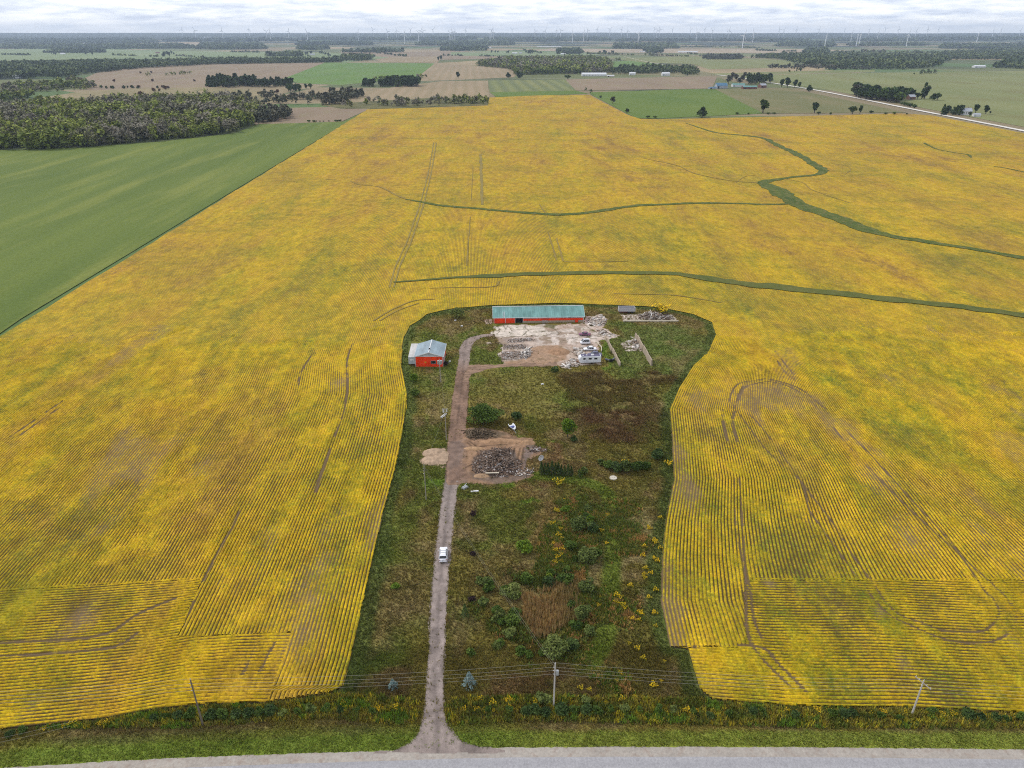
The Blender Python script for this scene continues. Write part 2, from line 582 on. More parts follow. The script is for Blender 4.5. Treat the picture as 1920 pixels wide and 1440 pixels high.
TRK = [  # wheel tracks pressed through the crop (picture points, width m)
    ([(1352, 567), (1385, 575), (1408, 595), (1425, 620), (1440, 652), (1472, 700), (1490, 715)], 0.75),
    ([(1365, 567), (1400, 582), (1420, 603), (1440, 640), (1460, 670), (1488, 705)], 0.75),
    ([(1368, 755), (1372, 738), (1385, 722), (1410, 717), (1440, 714), (1475, 722), (1505, 735), (1535, 760), (1550, 770)], 0.7),
    ([(1376, 775), (1385, 750), (1392, 732), (1412, 723), (1445, 719), (1480, 728), (1510, 745), (1530, 765)], 0.7),
    ([(1354, 772), (1357, 800), (1363, 828)], 1.5), ([(1393, 728), (1379, 765), (1373, 795), (1382, 830)], 1.5),
    ([(1371, 758), (1392, 787), (1431, 840), (1459, 868), (1502, 907), (1516, 957), (1534, 985), (1569, 1034), (1617, 1100), (1660, 1151), (1706, 1176), (1777, 1204), (1847, 1208), (1888, 1192), (1904, 1162), (1893, 1135), (1861, 1100), (1800, 1045), (1693, 946), (1600, 850), (1562, 804)], 0.55),
    ([(1380, 770), (1410, 785), (1440, 820), (1480, 875), (1523, 935), (1559, 981), (1594, 1038), (1638, 1100), (1663, 1135), (1687, 1157), (1725, 1170), (1760, 1184), (1793, 1188), (1839, 1187), (1861, 1173), (1872, 1154), (1863, 1130), (1839, 1103), (1782, 1020), (1707, 939), (1633, 857), (1587, 811)], 0.55),
    ([(1893, 1135), (1960, 1200)], 0.8),
    ([(1376, 900), (1380, 1000), (1404, 1100), (1412, 1160), (1428, 1200)], 0.6), ([(1386, 900), (1392, 1000), (1397, 1090), (1401, 1190), (1430, 1240), (1480, 1290)], 0.8),
    ([(690, 605), (665, 640), (651, 680), (652, 720), (648, 760), (640, 790), (625, 830), (612, 870)], 1.0),
    ([(590, 660), (565, 700), (560, 730)], 0.9), ([(618, 850), (600, 900), (592, 925)], 1.3),
    ([(455, 945), (440, 985), (420, 1020), (385, 1085), (345, 1180)], 0.9),
    ([(118, 755), (20, 822)], 1.0), ([(112, 768), (40, 818)], 1.0),
    ([(-60, 1212), (100, 1204), (200, 1192), (260, 1155), (330, 1125)], 1.0), ([(-60, 1236), (80, 1230), (210, 1218), (260, 1190)], 0.9),
    ([(480, 1215), (455, 1270)], 0.8), ([(515, 1210), (488, 1262)], 0.8),
    ([(1300, 1216), (1420, 1216), (1460, 1250), (1510, 1300)], 0.9),
]
TRK = [(catmull(WP(a), 5), w) for a, w in TRK]
BARE = [(590, 1120, 7), (565, 1185, 7), (600, 1060, 5), (540, 1215, 4), (380, 880, 5), (60, 1325, 2.5), (1440, 1095, 1.5), (1650, 1150, 2), (1690, 1245, 2), (150, 1170, 4), (640, 720, 5), (1640, 900, 7), (1700, 1010, 7)]
BAREW = [(W(a, b), r) for a, b, r in BARE]


def soy_block(name, X, Y, prof, poly, far=False):
    """rows of crop: X, Y grids, prof 0 in the furrow .. 1 on the row"""
    sd = sdist(poly, X, Y) + 0.25 * (2 * fbm(X / 1.2, Y / 1.2, 5) - 1) + 0.35
    top = 222 + 56 * fbm(X / 14, Y / 14, 11, 6)
    sd = np.minimum(sd, top + 8 - Y)
    clo = np.clip((Y - 140) / 130, 0, 1); clo = clo * clo * (3 - 2 * clo) * 0.55
    tr = np.zeros_like(X)
    for L, w in TRK:
        bb = (X > L[:, 0].min() - 3) & (X < L[:, 0].max() + 3) & (Y > L[:, 1].min() - 3) & (Y < L[:, 1].max() + 3)
        if bb.any():
            d = pdist(L, X[bb], Y[bb]) + 0.3 * (fbm(X[bb] / 0.9, Y[bb] / 0.9, 2) - 0.5)
            br = np.clip((fbm(X[bb] / 5, Y[bb] / 5, 8) - 0.3) * 5, 0.25, 1)
            tr[bb] = np.maximum(tr[bb], np.clip((w * 0.36 + 0.14 - d) / 0.25, 0, 1) * br * 0.65)
    bare = np.clip((fbm(X / 14, Y / 34, 4, 5) - 0.60) * 4, 0, 0.4)
    for (bx, by), r in BAREW:
        d = np.hypot(X - bx, (Y - by) * 0.6) + r * 0.9 * (fbm(X / 3, Y / 3, 3) - 0.5)
        bare = np.maximum(bare, np.clip(1.0 - d / r, 0, 1) * 0.5)
    plant = fbm(X / 0.8, Y / 1.0, 6, 2)
    vig = fbm(X / 11, Y / 22, 9, 4)
    fill = np.clip((fbm(X / 5, Y / 9, 10, 4) - 0.50) * 2.5, 0, 0.38)
    leaf = (prof + (1 - prof) * fill) * (0.84 + 0.9 * (vig - 0.5)) + 0.26 * (plant - 0.5) + 0.08
    leaf = leaf * (1 - bare * 0.6) * (1 - tr)
    barev = np.clip(np.maximum(bare * 1.5, tr * 0.6), 0, 1)
    leaf = leaf * (1 - clo) + clo * (0.72 * (1 - bare * .6) * (1 - tr) + 0.3 * (plant - .5))
    z = 0.30 + np.clip(leaf, 0, 1.2) * 0.42 + 0.12 * plant * prof * (1 - clo) - 0.9 * np.clip(1 - (top + 8 - Y) / 5, 0, 1)
    ny, nx = X.shape
    idx = np.arange(nx * ny).reshape(ny, nx)
    Q = np.c_[idx[:-1, :-1].ravel(), idx[:-1, 1:].ravel(), idx[1:, 1:].ravel(), idx[1:, :-1].ravel()]
    keep = (sd.ravel()[Q].min(1) > 0)
    Q = Q[keep]
    used = np.unique(Q); mp = -np.ones(nx * ny, int); mp[used] = np.arange(len(used))
    V = np.c_[X.ravel()[used], Y.ravel()[used], z.ravel()[used]]
    Q = mp[Q]
    # faces wind upwards
    a, b, d = V[Q[:16, 0]], V[Q[:16, 1]], V[Q[:16, 3]]
    if np.cross(b - a, d - a)[:, 2].mean() < 0: Q = Q[:, ::-1]
    o = np_mesh(name, V, Q, M_soyr, attrs={'leaf': leaf.ravel()[used], 'bare': barev.ravel()[used]}, smooth=True)
    o['kind'] = 'structure'
    return o


PROF = np.array([0.0, 0.72, 1.0, 0.72])
ynear = []
y = 86.0
while y < 292:
    ynear.append(y); y += 0.36 + (y - 86) * 0.0028
ynear = np.array(ynear)


def side_block(name, sign, bpx, poly_px, umax, decay, ref_px):
    xb = interp_line(bpx, ynear)
    r = W(*ref_px)
    xs = r[0] - 0.0539 * (ynear - r[1])
    nrow = int(umax / 0.76)
    u = np.arange(nrow * 4) * 0.19
    pr = np.tile(PROF, nrow)
    dev = (xb - xs)[:, None] * np.exp(-(u[None, :] / decay) ** 2)
    X = xs[:, None] + dev + sign * u[None, :] - sign * 1.0
    wob = 0.35 * (fbm(ynear[:, None] / 30 + 0 * u[None, :], u[None, :] / 9.12, 7, 2) - 0.5)
    X = X + wob
    Y = np.repeat(ynear[:, None], len(u), 1)
    return soy_block(name, X, Y, np.repeat(pr[None, :], len(ynear), 0), WP(poly_px))


left_poly = [(-190, 1117), (0, 1111), (380, 1090), (335, 1197), (547, 1189), (505, 1318)] + LB[1:] + [(770, 603), (45, 603), (0, 632), (-190, 673)]
side_block('soybean_rows', -1, LB[1:] + [(775, 603)], left_poly, 262, 62, (735, 900))
right_poly = [(1340, 603)] + RB[:12] + [(1292, 1216), (1396, 1216), (1394, 1092), (2130, 1092), (2130, 603)]
side_block('soybean_rows', 1, [(1325, 600)] + RB[:12], right_poly, 250, 55, (1255, 900))


def headland(name, bpx, poly_px, vmax, x0, x1, tilt=0.0):
    w = WP(bpx); o = np.argsort(w[:, 0]); w = w[o]
    xs = np.arange(x0, x1, 0.42)
    yb = np.interp(xs, w[:, 0], w[:, 1])
    k = np.ones(9) / 9
    yb = np.convolve(np.pad(yb, 4, mode='edge'), k, 'valid')
    n = int(vmax / 0.76)
    v = np.arange(n * 4) * 0.19
    Y = yb[None, :] + v[:, None] - 1.0 + tilt * v[:, None] * (xs[None, :] - xs[0]) / 100
    Y = Y + 0.5 * (fbm(xs[None, :] / 25 + 0 * v[:, None], v[:, None] / 7.6, 2, 2) - 0.5)
    X = np.repeat(xs[None, :], len(v), 0)
    return soy_block(name, X, Y, np.repeat(np.tile(PROF, n)[:, None], len(xs), 1), WP(poly_px))


hl = [(-190, 1113), (0, 1109), (380, 1088), (332, 1199), (549, 1191), (505, 1318), (400, 1320), (300, 1328), (200, 1347), (120, 1356), (0, 1368), (-190, 1373)]
headland('soybean_rows', BL[1:], hl, 48, -132, -20)
hr = [(1398, 1218), (1396, 1090), (2130, 1090), (2130, 1340), (1920, 1337), (1700, 1326), (1500, 1325), (1335, 1312), (1312, 1292), (1300, 1255), (1292, 1220)]
headland('soybean_rows', [(1290, 1309), (1335, 1312), (1500, 1325), (1600, 1327), (1700, 1326), (1920, 1337), (2000, 1342)], hr, 48, 20, 124)

# ---- waterways and bare strips through the far part of the field
def Z(s, ox, oy, pts): return [(ox + a / s, oy + b / s, w) for a, b, w in pts]


M_ww = field_mat('waterway_grass', (0.05, 0.078, 0.014), (0.10, 0.122, 0.022), 0.12, 0.6, c3=(0.16, 0.14, 0.045), fine=0.6)
M_wws = field_mat('waterway_short', (0.075, 0.095, 0.02), (0.12, 0.12, 0.03), 0.12, 0.6, fine=0.35)
M_strip = field_mat('bare_strip_soil', (0.20, 0.155, 0.05), (0.27, 0.20, 0.055), 0.1, 0.3, fine=0.5)
M_rut = field_mat('rut_soil', (0.20, 0.145, 0.04), (0.28, 0.20, 0.05), 0.2, 0.3, fine=0.8)
s4 = lambda p: Z(2.8235, 1240, 180, p)
s3 = lambda p: Z(2.909, 600, 180, p)
ribbon('grass_waterway', s4([(130, 145, 2), (250, 185, 4), (320, 200, 5), (430, 210, 6), (540, 225, 6), (620, 265, 8), (700, 300, 8), (780, 345, 9), (835, 380, 9), (858, 400, 8), (840, 415, 6), (800, 422, 5), (700, 432, 5), (620, 443, 6), (565, 452, 8), (528, 463, 8)]), 0.50, M_ww, 0.3)
ribbon('grass_waterway', s4([(530, 462, 8), (580, 485, 14), (650, 530, 15), (760, 590, 14), (900, 640, 13), (1050, 700, 11), (1200, 740, 8), (1400, 775, 7), (1600, 805, 6), (1800, 840, 6), (1920, 862, 6), (2200, 915, 6)]), 0.52, M_ww, 0.25)
ribbon('grass_waterway', s3([(470, 566, 2), (560, 582, 3.5), (650, 600, 4), (800, 612, 4.5), (950, 625, 4.5), (1100, 638, 5), (1280, 650, 6), (1420, 645, 5), (1560, 625, 5), (1700, 603, 5), (1920, 592, 5)]) + s4([(200, 570, 5), (400, 571, 4), (560, 577, 4), (680, 573, 3)]), 0.50, M_ww, 0.3)
ribbon('grass_waterway', s3([(400, 1020, 1.6), (560, 1008, 2), (700, 997, 2.5), (800, 992, 3), (950, 985, 5.5), (1150, 975, 5.5), (1500, 968, 5), (1700, 970, 5), (1920, 974, 5)]) + s4([(150, 957, 5.5), (350, 985, 7), (600, 1015, 8), (900, 1045, 8), (1200, 1080, 7), (1500, 1110, 6.5), (1800, 1150, 6), (1920, 1165, 6), (2200, 1195, 6)]), 0.54, M_wws, 0.25)
ribbon('grass_waterway', s4([(1390, 250, 3), (1450, 280, 2), (1540, 300, 2), (1620, 312, 3), (1640, 330, 1)]), 0.5, M_ww, 0.4)
ribbon('grass_waterway', s4([(1760, 375, 1.5), (1830, 385, 2.2), (1920, 405, 2.4), (2050, 430, 2)]), 0.5, M_ww, 0.4)
ribbon('grass_waterway', s4([(-100, 330, .8), (0, 352, 1.0), (90, 372, 1.2), (170, 410, 1.2), (300, 440, 1.2), (400, 455, 1.2), (510, 462, 1.5)]), 0.5, M_rut, 0.5)
for q_ in (-4.5, 3.5):
    ribbon('bare_strip', [(735 + q_, 540, .8), (747 + q_, 500, .8), (767 + q_, 455, .8), (783 + q_ * .9, 410, .9), (795 + q_ * .8, 370, .9), (806 + q_ * .7, 325, 1.0), (816 + q_ * .6, 268, 1.1)], 0.44, M_strip, 0.5)
ribbon('bare_strip', [(904, 385, 2), (903, 340, 2.2), (901, 290, 2.6)], 0.42, M_strip, 0.3)
ribbon('bare_strip', s3([(30, 458, 1), (90, 460, 1)]), 0.45, M_rut, 0.4)
ribbon('bare_strip', s3([(165, 465, 1), (210, 485, 1.2), (290, 493, 1), (345, 505, 1.5), (400, 535, 2), (470, 565, 1.8)]), 0.45, M_rut, 0.4)
for pts in ([(1352, 569, .8), (1300, 560, .8), (1250, 554, .8), (1150, 552, .6)], [(700, 603, .9), (735, 582, .9), (775, 566, .8), (815, 562, .7)], [(712, 603, .8), (745, 584, .8), (785, 570, .7)],
            s3([(1245, 750, .8), (1290, 900, .9)]), s3([(1290, 780, .8), (1325, 905, .9)]), s3([(820, 660, .6), (800, 930, .7)]), s3([(1330, 908, 1.2), (1500, 908, .8), (1680, 905, .8)]),
            s3([(600, 1052, .6), (760, 1048, .7), (880, 1048, .8), (960, 1040, .9), (978, 1015, .8)]), s3([(835, 380, .5), (825, 570, .5)]), s3([(1195, 590, .6), (1240, 660, .6)]),
            s4([(650, 440, .7), (750, 462, .7), (800, 500, .7), (1000, 570, .6)]), s4([(915, 360, .6), (985, 375, .6), (1000, 395, .7), (970, 418, .6)]), s4([(395, 460, .7), (440, 430, .7), (500, 420, .6)])):
    ribbon('wheel_track', pts, 0.45, M_rut, 0.4)

# ---- other fields (picture outlines put on the land)
M_green = field_mat('green_crop', (0.092, 0.132, 0.024), (0.14, 0.178, 0.034), 0.014, 0.12, c3=(0.19, 0.21, 0.045), fine=0.5, stripe=(24, 0.22, (0.07, 0.115, 0.025)))
M_bright = field_mat('bright_hay', (0.095, 0.175, 0.03), (0.13, 0.205, 0.045), 0.008, 0.4, c3=(0.12, 0.17, 0.06))
M_bean2 = field_mat('green_hay', (0.085, 0.14, 0.02), (0.125, 0.17, 0.028), 0.01, 0.4)
M_past = field_mat('dry_pasture', (0.20, 0.165, 0.08), (0.30, 0.235, 0.13), 0.01, 0.5, c3=(0.16, 0.155, 0.06), fine=0.1)
M_stub = field_mat('stubble', (0.26, 0.195, 0.115), (0.33, 0.25, 0.155), 0.008, 0.3, stripe=(24, 0.4, (0.20, 0.165, 0.08)))
M_stub2 = field_mat('plough_stubble', (0.21, 0.155, 0.105), (0.27, 0.20, 0.13), 0.012, 0.3, c3=(0.23, 0.19, 0.1))
M_strp = field_mat('striped_crop', (0.16, 0.18, 0.06), (0.21, 0.21, 0.08), 0.01, 0.3, stripe=(30, 0.8, (0.12, 0.14, 0.06)))
M_oliv = field_mat('olive_pasture', (0.125, 0.13, 0.048), (0.175, 0.16, 0.065), 0.008, 0.4, c3=(0.20, 0.165, 0.08))
M_pale = field_mat('pale_crop', (0.155, 0.175, 0.06), (0.21, 0.215, 0.085), 0.005, 0.3, c3=(0.17, 0.16, 0.06))
M_palg = field_mat('pale_green_hay', (0.15, 0.20, 0.085), (0.21, 0.25, 0.12), 0.004, 0.3)
M_tan = field_mat('tan_stubble', (0.31, 0.24, 0.16), (0.38, 0.30, 0.20), 0.004, 0.3)
M_olb = field_mat('scrub_grass', (0.10, 0.10, 0.035), (0.17, 0.15, 0.06), 0.02, 0.6, c3=(0.06, 0.07, 0.03))


def field(name, px, mat, z=0.1):
    return poly_sheet(name, WP(px), z, mat)


field('green_field', [(-800, 1118), (-6, 630), (40, 598), (688, 207), (645, 228), (560, 231), (485, 233), (440, 250), (300, 266), (150, 277), (0, 282), (-500, 292), (-1500, 330)], M_green, 0.22)
field('pasture', [(40, 200), (80, 182), (170, 170), (300, 165), (400, 163), (480, 170), (560, 187), (480, 197), (350, 204), (250, 208), (130, 208)], M_past)
field('pasture', [(480, 235), (470, 222), (480, 210), (545, 202), (640, 200), (697, 203), (640, 228), (560, 232)], M_stub2, 0.12)
field('stubble_field', [(150, 150), (185, 135), (280, 122), (430, 120), (610, 117), (530, 148), (400, 163), (300, 165), (170, 170), (150, 160)], M_stub2, 0.08)
field('hay_field', [(610, 117), (815, 119), (785, 143), (700, 153), (640, 160), (560, 156), (530, 148)], M_bright, 0.14)
field('stubble_field', [(815, 119), (957, 127), (975, 135), (963, 145), (850, 150), (770, 153), (785, 143)], M_stub, 0.1)
field('stubble_field', [(600, 196), (640, 180), (740, 163), (830, 152), (915, 151), (917, 182), (800, 184)], M_stub, 0.12)
field('striped_field', [(915, 151), (1060, 149), (1080, 170), (918, 173)], M_strp, 0.12)
field('stubble_field', [(1060, 149), (1270, 144), (1345, 143), (1335, 166), (1080, 170)], M_stub2, 0.14)
field('hay_field', [(918, 173), (1080, 170), (1105, 176), (930, 182)], M_bean2, 0.16)
field('hay_field', [(1105, 173), (1310, 167), (1342, 168), (1432, 213), (1240, 222), (1195, 222), (1175, 213), (1107, 177)], M_bean2, 0.2)
field('pasture', [(1340, 167), (1480, 166), (1510, 172), (1700, 211), (1432, 213)], M_oliv, 0.18)
field('crop_field', [(1430, 153), (1460, 140), (1550, 138), (1800, 134), (1960, 133), (2100, 260), (1920, 238), (1700, 197), (1550, 168), (1480, 158)], M_pale, 0.1)
field('crop_field', [(1150, 110), (1290, 105), (1480, 113), (1490, 125), (1420, 128), (1330, 130), (1300, 120), (1200, 118)], M_pale, 0.08)
field('crop_field', [(1330, 138), (1500, 133), (1640, 131), (1640, 135), (1460, 139), (1345, 141)], M_pale, 0.12)
field('scrub_grass', [(640, 204), (600, 197), (690, 190), (800, 184), (917, 182), (915, 197), (800, 201), (690, 204)], M_olb, 0.14)
field('hay_field', [(1135, 116), (1180, 114), (1265, 124), (1262, 127), (1145, 130)], M_bright, 0.1)
field('hay_field', [(0, 92), (120, 90), (260, 94), (380, 96), (640, 100), (640, 112), (380, 112), (200, 110), (0, 114), (-200, 114), (-200, 94)], M_palg, 0.08)
field('stubble_field', [(640, 98), (870, 96), (960, 100), (1100, 103), (1020, 108), (830, 112), (640, 110)], M_stub2, 0.1)
field('hay_field', [(845, 97), (980, 96), (1090, 98), (1130, 103), (1000, 107), (845, 104)], M_palg, 0.14)
field('tan_field', [(1030, 91), (1280, 93), (1500, 92), (1600, 94), (1480, 99), (1300, 100), (1100, 98), (1000, 95)], M_tan, 0.12)
field('tan_field', [(280, 80), (400, 79.5), (370, 85), (200, 84)], M_tan, 0.1)
field('tan_field', [(690, 107), (830, 106), (820, 118), (720, 117)], M_stub, 0.12)
field('hay_field', [(640, 118), (730, 108), (690, 104), (640, 108)], M_palg, 0.16)

# ---- roads
M_road = field_mat('road_asphalt', (0.30, 0.29, 0.30), (0.37, 0.36, 0.37), 0.7, 1, c3=(0.38, 0.37, 0.375), fine=3.0, stripe=(2.4, 0.35, (0.27, 0.265, 0.28)), rot=math.pi / 2)
M_should = field_mat('gravel_shoulder', (0.31, 0.275, 0.24), (0.39, 0.35, 0.305), 0.25, 1, c3=(0.30, 0.24, 0.20), fine=2.0)
M_gravel = field_mat('gravel_road', (0.60, 0.56, 0.50), (0.70, 0.66, 0.60), 0.02, 1)
M_gravd = field_mat('pale_lane', (0.40, 0.36, 0.26), (0.46, 0.42, 0.31), 0.02, 1)
EDGE = [(-900, 1500), (-300, 1462), (0, 1442), (300, 1424), (600, 1413), (735, 1409), (960, 1403), (1400, 1402), (1920, 1407), (2500, 1418), (3000, 1430)]
ew = catmull(WP(EDGE), 6)
so = []
for i, (a, b) in enumerate(ew):
    so.append((a, b + 0.25 * float(vnoise(np.array([a / 1.3]), np.array([3.0]), 1)[0])))


def strip_y(name, near, far, z, mat):
    near = np.array(near); far = np.array(far); n = len(near); i = np.arange(n - 1)
    V = np.r_[np.c_[near, np.full(n, z)], np.c_[far, np.full(n, z)]]
    o = np_mesh(name, V, np.c_[i, i + 1, i + 1 + n, i + n], mat); o['kind'] = 'structure'
    return o


fine_e = np.array([(x, np.interp(x, ew[:, 0], ew[:, 1])) for x in np.arange(-150, 150, 0.35)])
rg = 0.35 * (fbm(fine_e[:, 0] / 0.8, fine_e[:, 0] * 0, 3) - 0.5)
base_y = fine_e[:, 1]
strip_y('road_shoulder', np.c_[fine_e[:, 0], base_y - 1.75], np.c_[fine_e[:, 0], base_y + 0.1 + rg], 0.05, M_should)
strip_y('road', np.c_[fine_e[:, 0], base_y - 1.7 - 7.2], np.c_[fine_e[:, 0], base_y - 1.7 + rg * 0.3], 0.07, M_road)
M_mark = paint('road_marking_paint', (0.62, 0.5, 0.12))
strip_y('road_marking', np.c_[fine_e[:, 0], base_y - 5.6], np.c_[fine_e[:, 0], base_y - 5.48], 0.078, M_mark)
strip_y('road_shoulder', np.c_[fine_e[:, 0], base_y - 11.2], np.c_[fine_e[:, 0], base_y - 9.0], 0.05, M_should)
ribbon('gravel_road', [(2300, 322, 8), (2100, 284, 8), (1920, 246, 8.5), (1700, 203, 8.5), (1550, 173, 8.5), (1480, 161, 9), (1400, 148, 9), (1345, 140.5, 9)], 0.55, M_gravel, 0.06)
ribbon('lane', [(400, 160, 5), (600, 158.5, 5), (760, 156, 5), (880, 149.5, 5), (1100, 147, 6), (1270, 143, 6), (1345, 141, 6), (1550, 137.5, 6), (1800, 133, 6), (1960, 131, 6)], 0.3, M_gravd, 0.1)
ribbon('lane', [(1170, 106, 8), (1200, 113, 8), (1262, 125, 7)], 0.3, M_gravd, 0.1)

# ---- farmyard ground: colours of the vegetation, zone by zone
def zone(px, ysoft=3.0):
    return sdist(WP(px), *_GXY)


GREEN = np.array((0.068, 0.089, 0.018)); OLIVE = np.array((0.098, 0.09, 0.024)); DRY = np.array((0.138, 0.118, 0.058)); DARK = np.array((0.094, 0.077, 0.033))
LUSH = np.array((0.085, 0.15, 0.02)); EDGEG = np.array((0.048, 0.070, 0.018)); PINK = np.array((0.19, 0.125, 0.075)); MOWN = np.array((0.095, 0.095, 0.026)); REED = np.array((0.20, 0.135, 0.055))
GTAN = np.array((0.165, 0.15, 0.08)); DIRT = np.array((0.26, 0.165, 0.10)); MAROON = np.array((0.085, 0.055, 0.032))
Z_ = {
    'green1': [(720, 960), (800, 950), (810, 1090), (770, 1100), (700, 1060)], 'green2': [(665, 1240), (700, 1200), (760, 1230), (740, 1290), (650, 1300)],
    'green3': [(860, 900), (1000, 905), (980, 1000), (860, 980)], 'green4': [(850, 780), (850, 900), (768, 900), (775, 800)],
    'green5': [(760, 660), (860, 640), (850, 740), (780, 740)], 'green6': [(890, 655), (940, 650), (945, 685), (880, 690)],
    'dark1': [(1075, 715), (1130, 700), (1250, 695), (1245, 760), (1258, 820), (1215, 850), (1160, 835), (1110, 805), (1100, 760)], 'dark2': [(1270, 640), (1310, 640), (1300, 700), (1230, 730), (1090, 710), (1080, 690), (1230, 688)],
    'dark3': [(790, 595), (920, 575), (920, 600), (800, 615)], 'dark4': [(1095, 572), (1250, 580), (1320, 600), (1335, 640), (1280, 610), (1100, 595)],
    'yard_g': [(1170, 600), (1330, 610), (1330, 650), (1290, 690), (1180, 690), (1130, 640)], 'yard_l': [(1118, 640), (1140, 638), (1160, 680), (1125, 682)],
    'yard_t': [(1230, 650), (1290, 655), (1300, 680), (1240, 690)], 'mown': [(1050, 893), (1130, 890), (1245, 900), (1245, 950), (1150, 960), (1050, 925)],
    'mown2': [(890, 700), (1060, 695), (1060, 760), (980, 760), (900, 740)], 'gtan': [(1155, 965), (1190, 960), (1215, 1060), (1200, 1100), (1140, 1110), (1150, 1010)],
    'reed': [(985, 1112), (1060, 1100), (1078, 1130), (1062, 1190), (1005, 1205), (975, 1150)], 'reed2': [(1100, 935), (1120, 1000), (1140, 1060), (1100, 1090), (1085, 1010)],
    'marsh': [(1035, 930), (1110, 925), (1145, 960), (1145, 1070), (1130, 1180), (1100, 1235), (960, 1230), (940, 1130), (985, 1080), (1035, 1060)],
    'weedb': [(1150, 1110), (1250, 1130), (1290, 1250), (1290, 1300), (1140, 1290), (1130, 1200)], 'dry1': [(680, 1080), (800, 1060), (790, 1180), (690, 1240), (670, 1180)],
    'dry2': [(850, 1000), (960, 1000), (970, 1090), (870, 1100)], 'dry3': [(980, 905), (1040, 905), (1010, 1010), (980, 980)],
    'dry4': [(780, 700), (850, 700), (840, 800), (790, 790)], 'tank': [(990, 820), (1020, 815), (1040, 870), (1000, 895), (985, 880)],
    'lush1': [(955, 905), (985, 890), (1000, 900), (975, 920)], 'lush2': [(1000, 815), (1030, 820), (1020, 835), (1002, 835)], 'lush3': [(800, 872), (832, 868), (832, 900), (790, 895)],
    'mar1': [(1130, 770), (1200, 770), (1210, 840), (1150, 840)], 'mar2': [(850, 1310), (960, 1290), (1050, 1300), (1000, 1340), (850, 1350)],
}
ZW = {k: WP(v) for k, v in Z_.items()}
SOYP = np.array(soy_w)


FT = np.array((1.86, 1.66, 1.36))


def farm_colour(x, y):
    c = np.repeat(OLIVE[None, :], len(x), 0)
    wx = x + 30 * (fbm(x / 10, y / 10, 1) - 0.5); wy = y + 44 * (fbm(x / 10, y / 10, 3) - 0.5)

    def bl(col, wgt):
        nonlocal c
        wgt = np.clip(wgt, 0, 1)[:, None]; c = c * (1 - wgt) + col[None, :] * wgt
    bl(GREEN, (fbm(x / 14, y / 18, 0, 5) - 0.50) * 5)
    bl(DRY, (fbm(x / 9, y / 10, 5, 5) - 0.585) * 6)
    bl(DARK, (fbm(x / 7, y / 7, 7, 5) - 0.57) * 7)
    def zn(k, col, soft, amt=0.85, nf=0.5):
        s = sdist(ZW[k], wx, wy)
        bl(col, np.clip(s / soft + 0.5, 0, 1) * amt * (1 - nf + nf * 1.6 * fbm(x / 2.2, y / 2.2, 6)))
    for a in (('green1', GREEN * 1.1, 5), ('green2', EDGEG * 1.2, 4), ('green3', GREEN, 5), ('green4', GREEN, 4), ('green5', GREEN, 5), ('green6', GREEN * .85, 3), ('dark1', DARK, 10, .75, .7), ('dark2', DARK * .85, 4), ('dark3', DARK, 5),
              ('dark4', DARK * 1.1, 5), ('yard_g', EDGEG * 1.35, 6, 0.8), ('yard_l', LUSH * .8, 2), ('yard_t', DRY, 5, .6), ('mown', MOWN * .85, 3), ('mown2', MOWN, 6), ('marsh', GREEN * .8, 6), ('gtan', GTAN, 4, .8),
              ('reed', REED, 2, 0.95, .3), ('reed2', REED * .85, 3, .6), ('weedb', OLIVE * .7, 4), ('dry1', DRY * .85, 6, .6), ('dry2', DRY, 6, .45), ('dry3', PINK * .85, 3, .45), ('dry4', DRY * .85, 4, .6), ('tank', PINK * .8, 4, .7), ('lush1', LUSH, 2), ('lush2', LUSH, 2), ('lush3', LUSH * .9, 3),
              ('mar1', MAROON, 4, .8), ('mar2', MAROON * 1.2, 3, .7)):
        zn(*a)
    # mown path round the marsh
    pw = catmull(WP([(1010, 893), (1060, 898), (1110, 908), (1143, 935), (1150, 1000), (1146, 1080), (1142, 1150), (1132, 1200), (1110, 1240)]), 6)
    bl(LUSH * .5 + OLIVE * .35, (2.6 - pdist(pw, x, y)) / 1.0 * 0.9)
    # rank green strip along the crop
    ds = -sdist(SOYP, x, y)
    bl(EDGEG, np.clip((4.0 + 3 * (fbm(x / 5, y / 5, 9) - 0.5) - ds) / 1.6, 0, 1) * 0.85)
    # verge of the road
    eb = np.interp(x, fine_e[:, 0], fine_e[:, 1])
    dv = y - eb
    bl(OLIVE * 1.35, np.clip((9.5 - dv) / 1.5, 0, 1) * 0.8)
    bl(DRY * .8, np.clip((8.0 - dv) / 1.5, 0, 1) * np.clip((fbm(x / 9, y / 2.5, 2, 5) - 0.46) * 6, 0, 1) * 0.8)
    bl(LUSH * .62 + OLIVE * .6, np.clip((3.6 + 1.2 * (fbm(x / 4, y / 4, 9) - .5) - dv) / 0.9, 0, 1) * 0.9)
    bl(LUSH * .75, np.clip(2.3 - np.abs(x - 0.5 * (W(700, 1380)[0] + W(300, 1380)[0])) / 20, 0, 0.5) * np.clip((5.5 - dv) / 1.5, 0, 1))
    return c * FT[None] * (0.75 + 0.5 * fbm(x / 0.8, y / 0.8, 10, 3))[:, None]


M_farm = vcol('farm_grass', fine=1.3, mid=0.25, lo=0.62, hi=1.4, bump=0.6)
farm_w = WP(farm_px)
fmin = densify([tuple(p) for p in farm_w], 4)
YD = [(922, 622), (916, 640), (930, 613), (960, 610), (1095, 607), (1097, 594), (1128, 590), (1142, 600), (1132, 614), (1152, 626), (1160, 633), (1145, 637), (1122, 640), (1124, 655), (1118, 668), (1130, 684), (1085, 686), (1062, 691), (1040, 684), (945, 683), (936, 665), (942, 650)]
ragged('farmyard', farm_w, 0.01, M_farm, 0.5, 0.0, 2.0, 1, colfn=farm_colour, zamp=0.0,
       hole=lambda x, y: np.where((np.abs(x) < 118) & (y > 72), 1.0, -1.0))
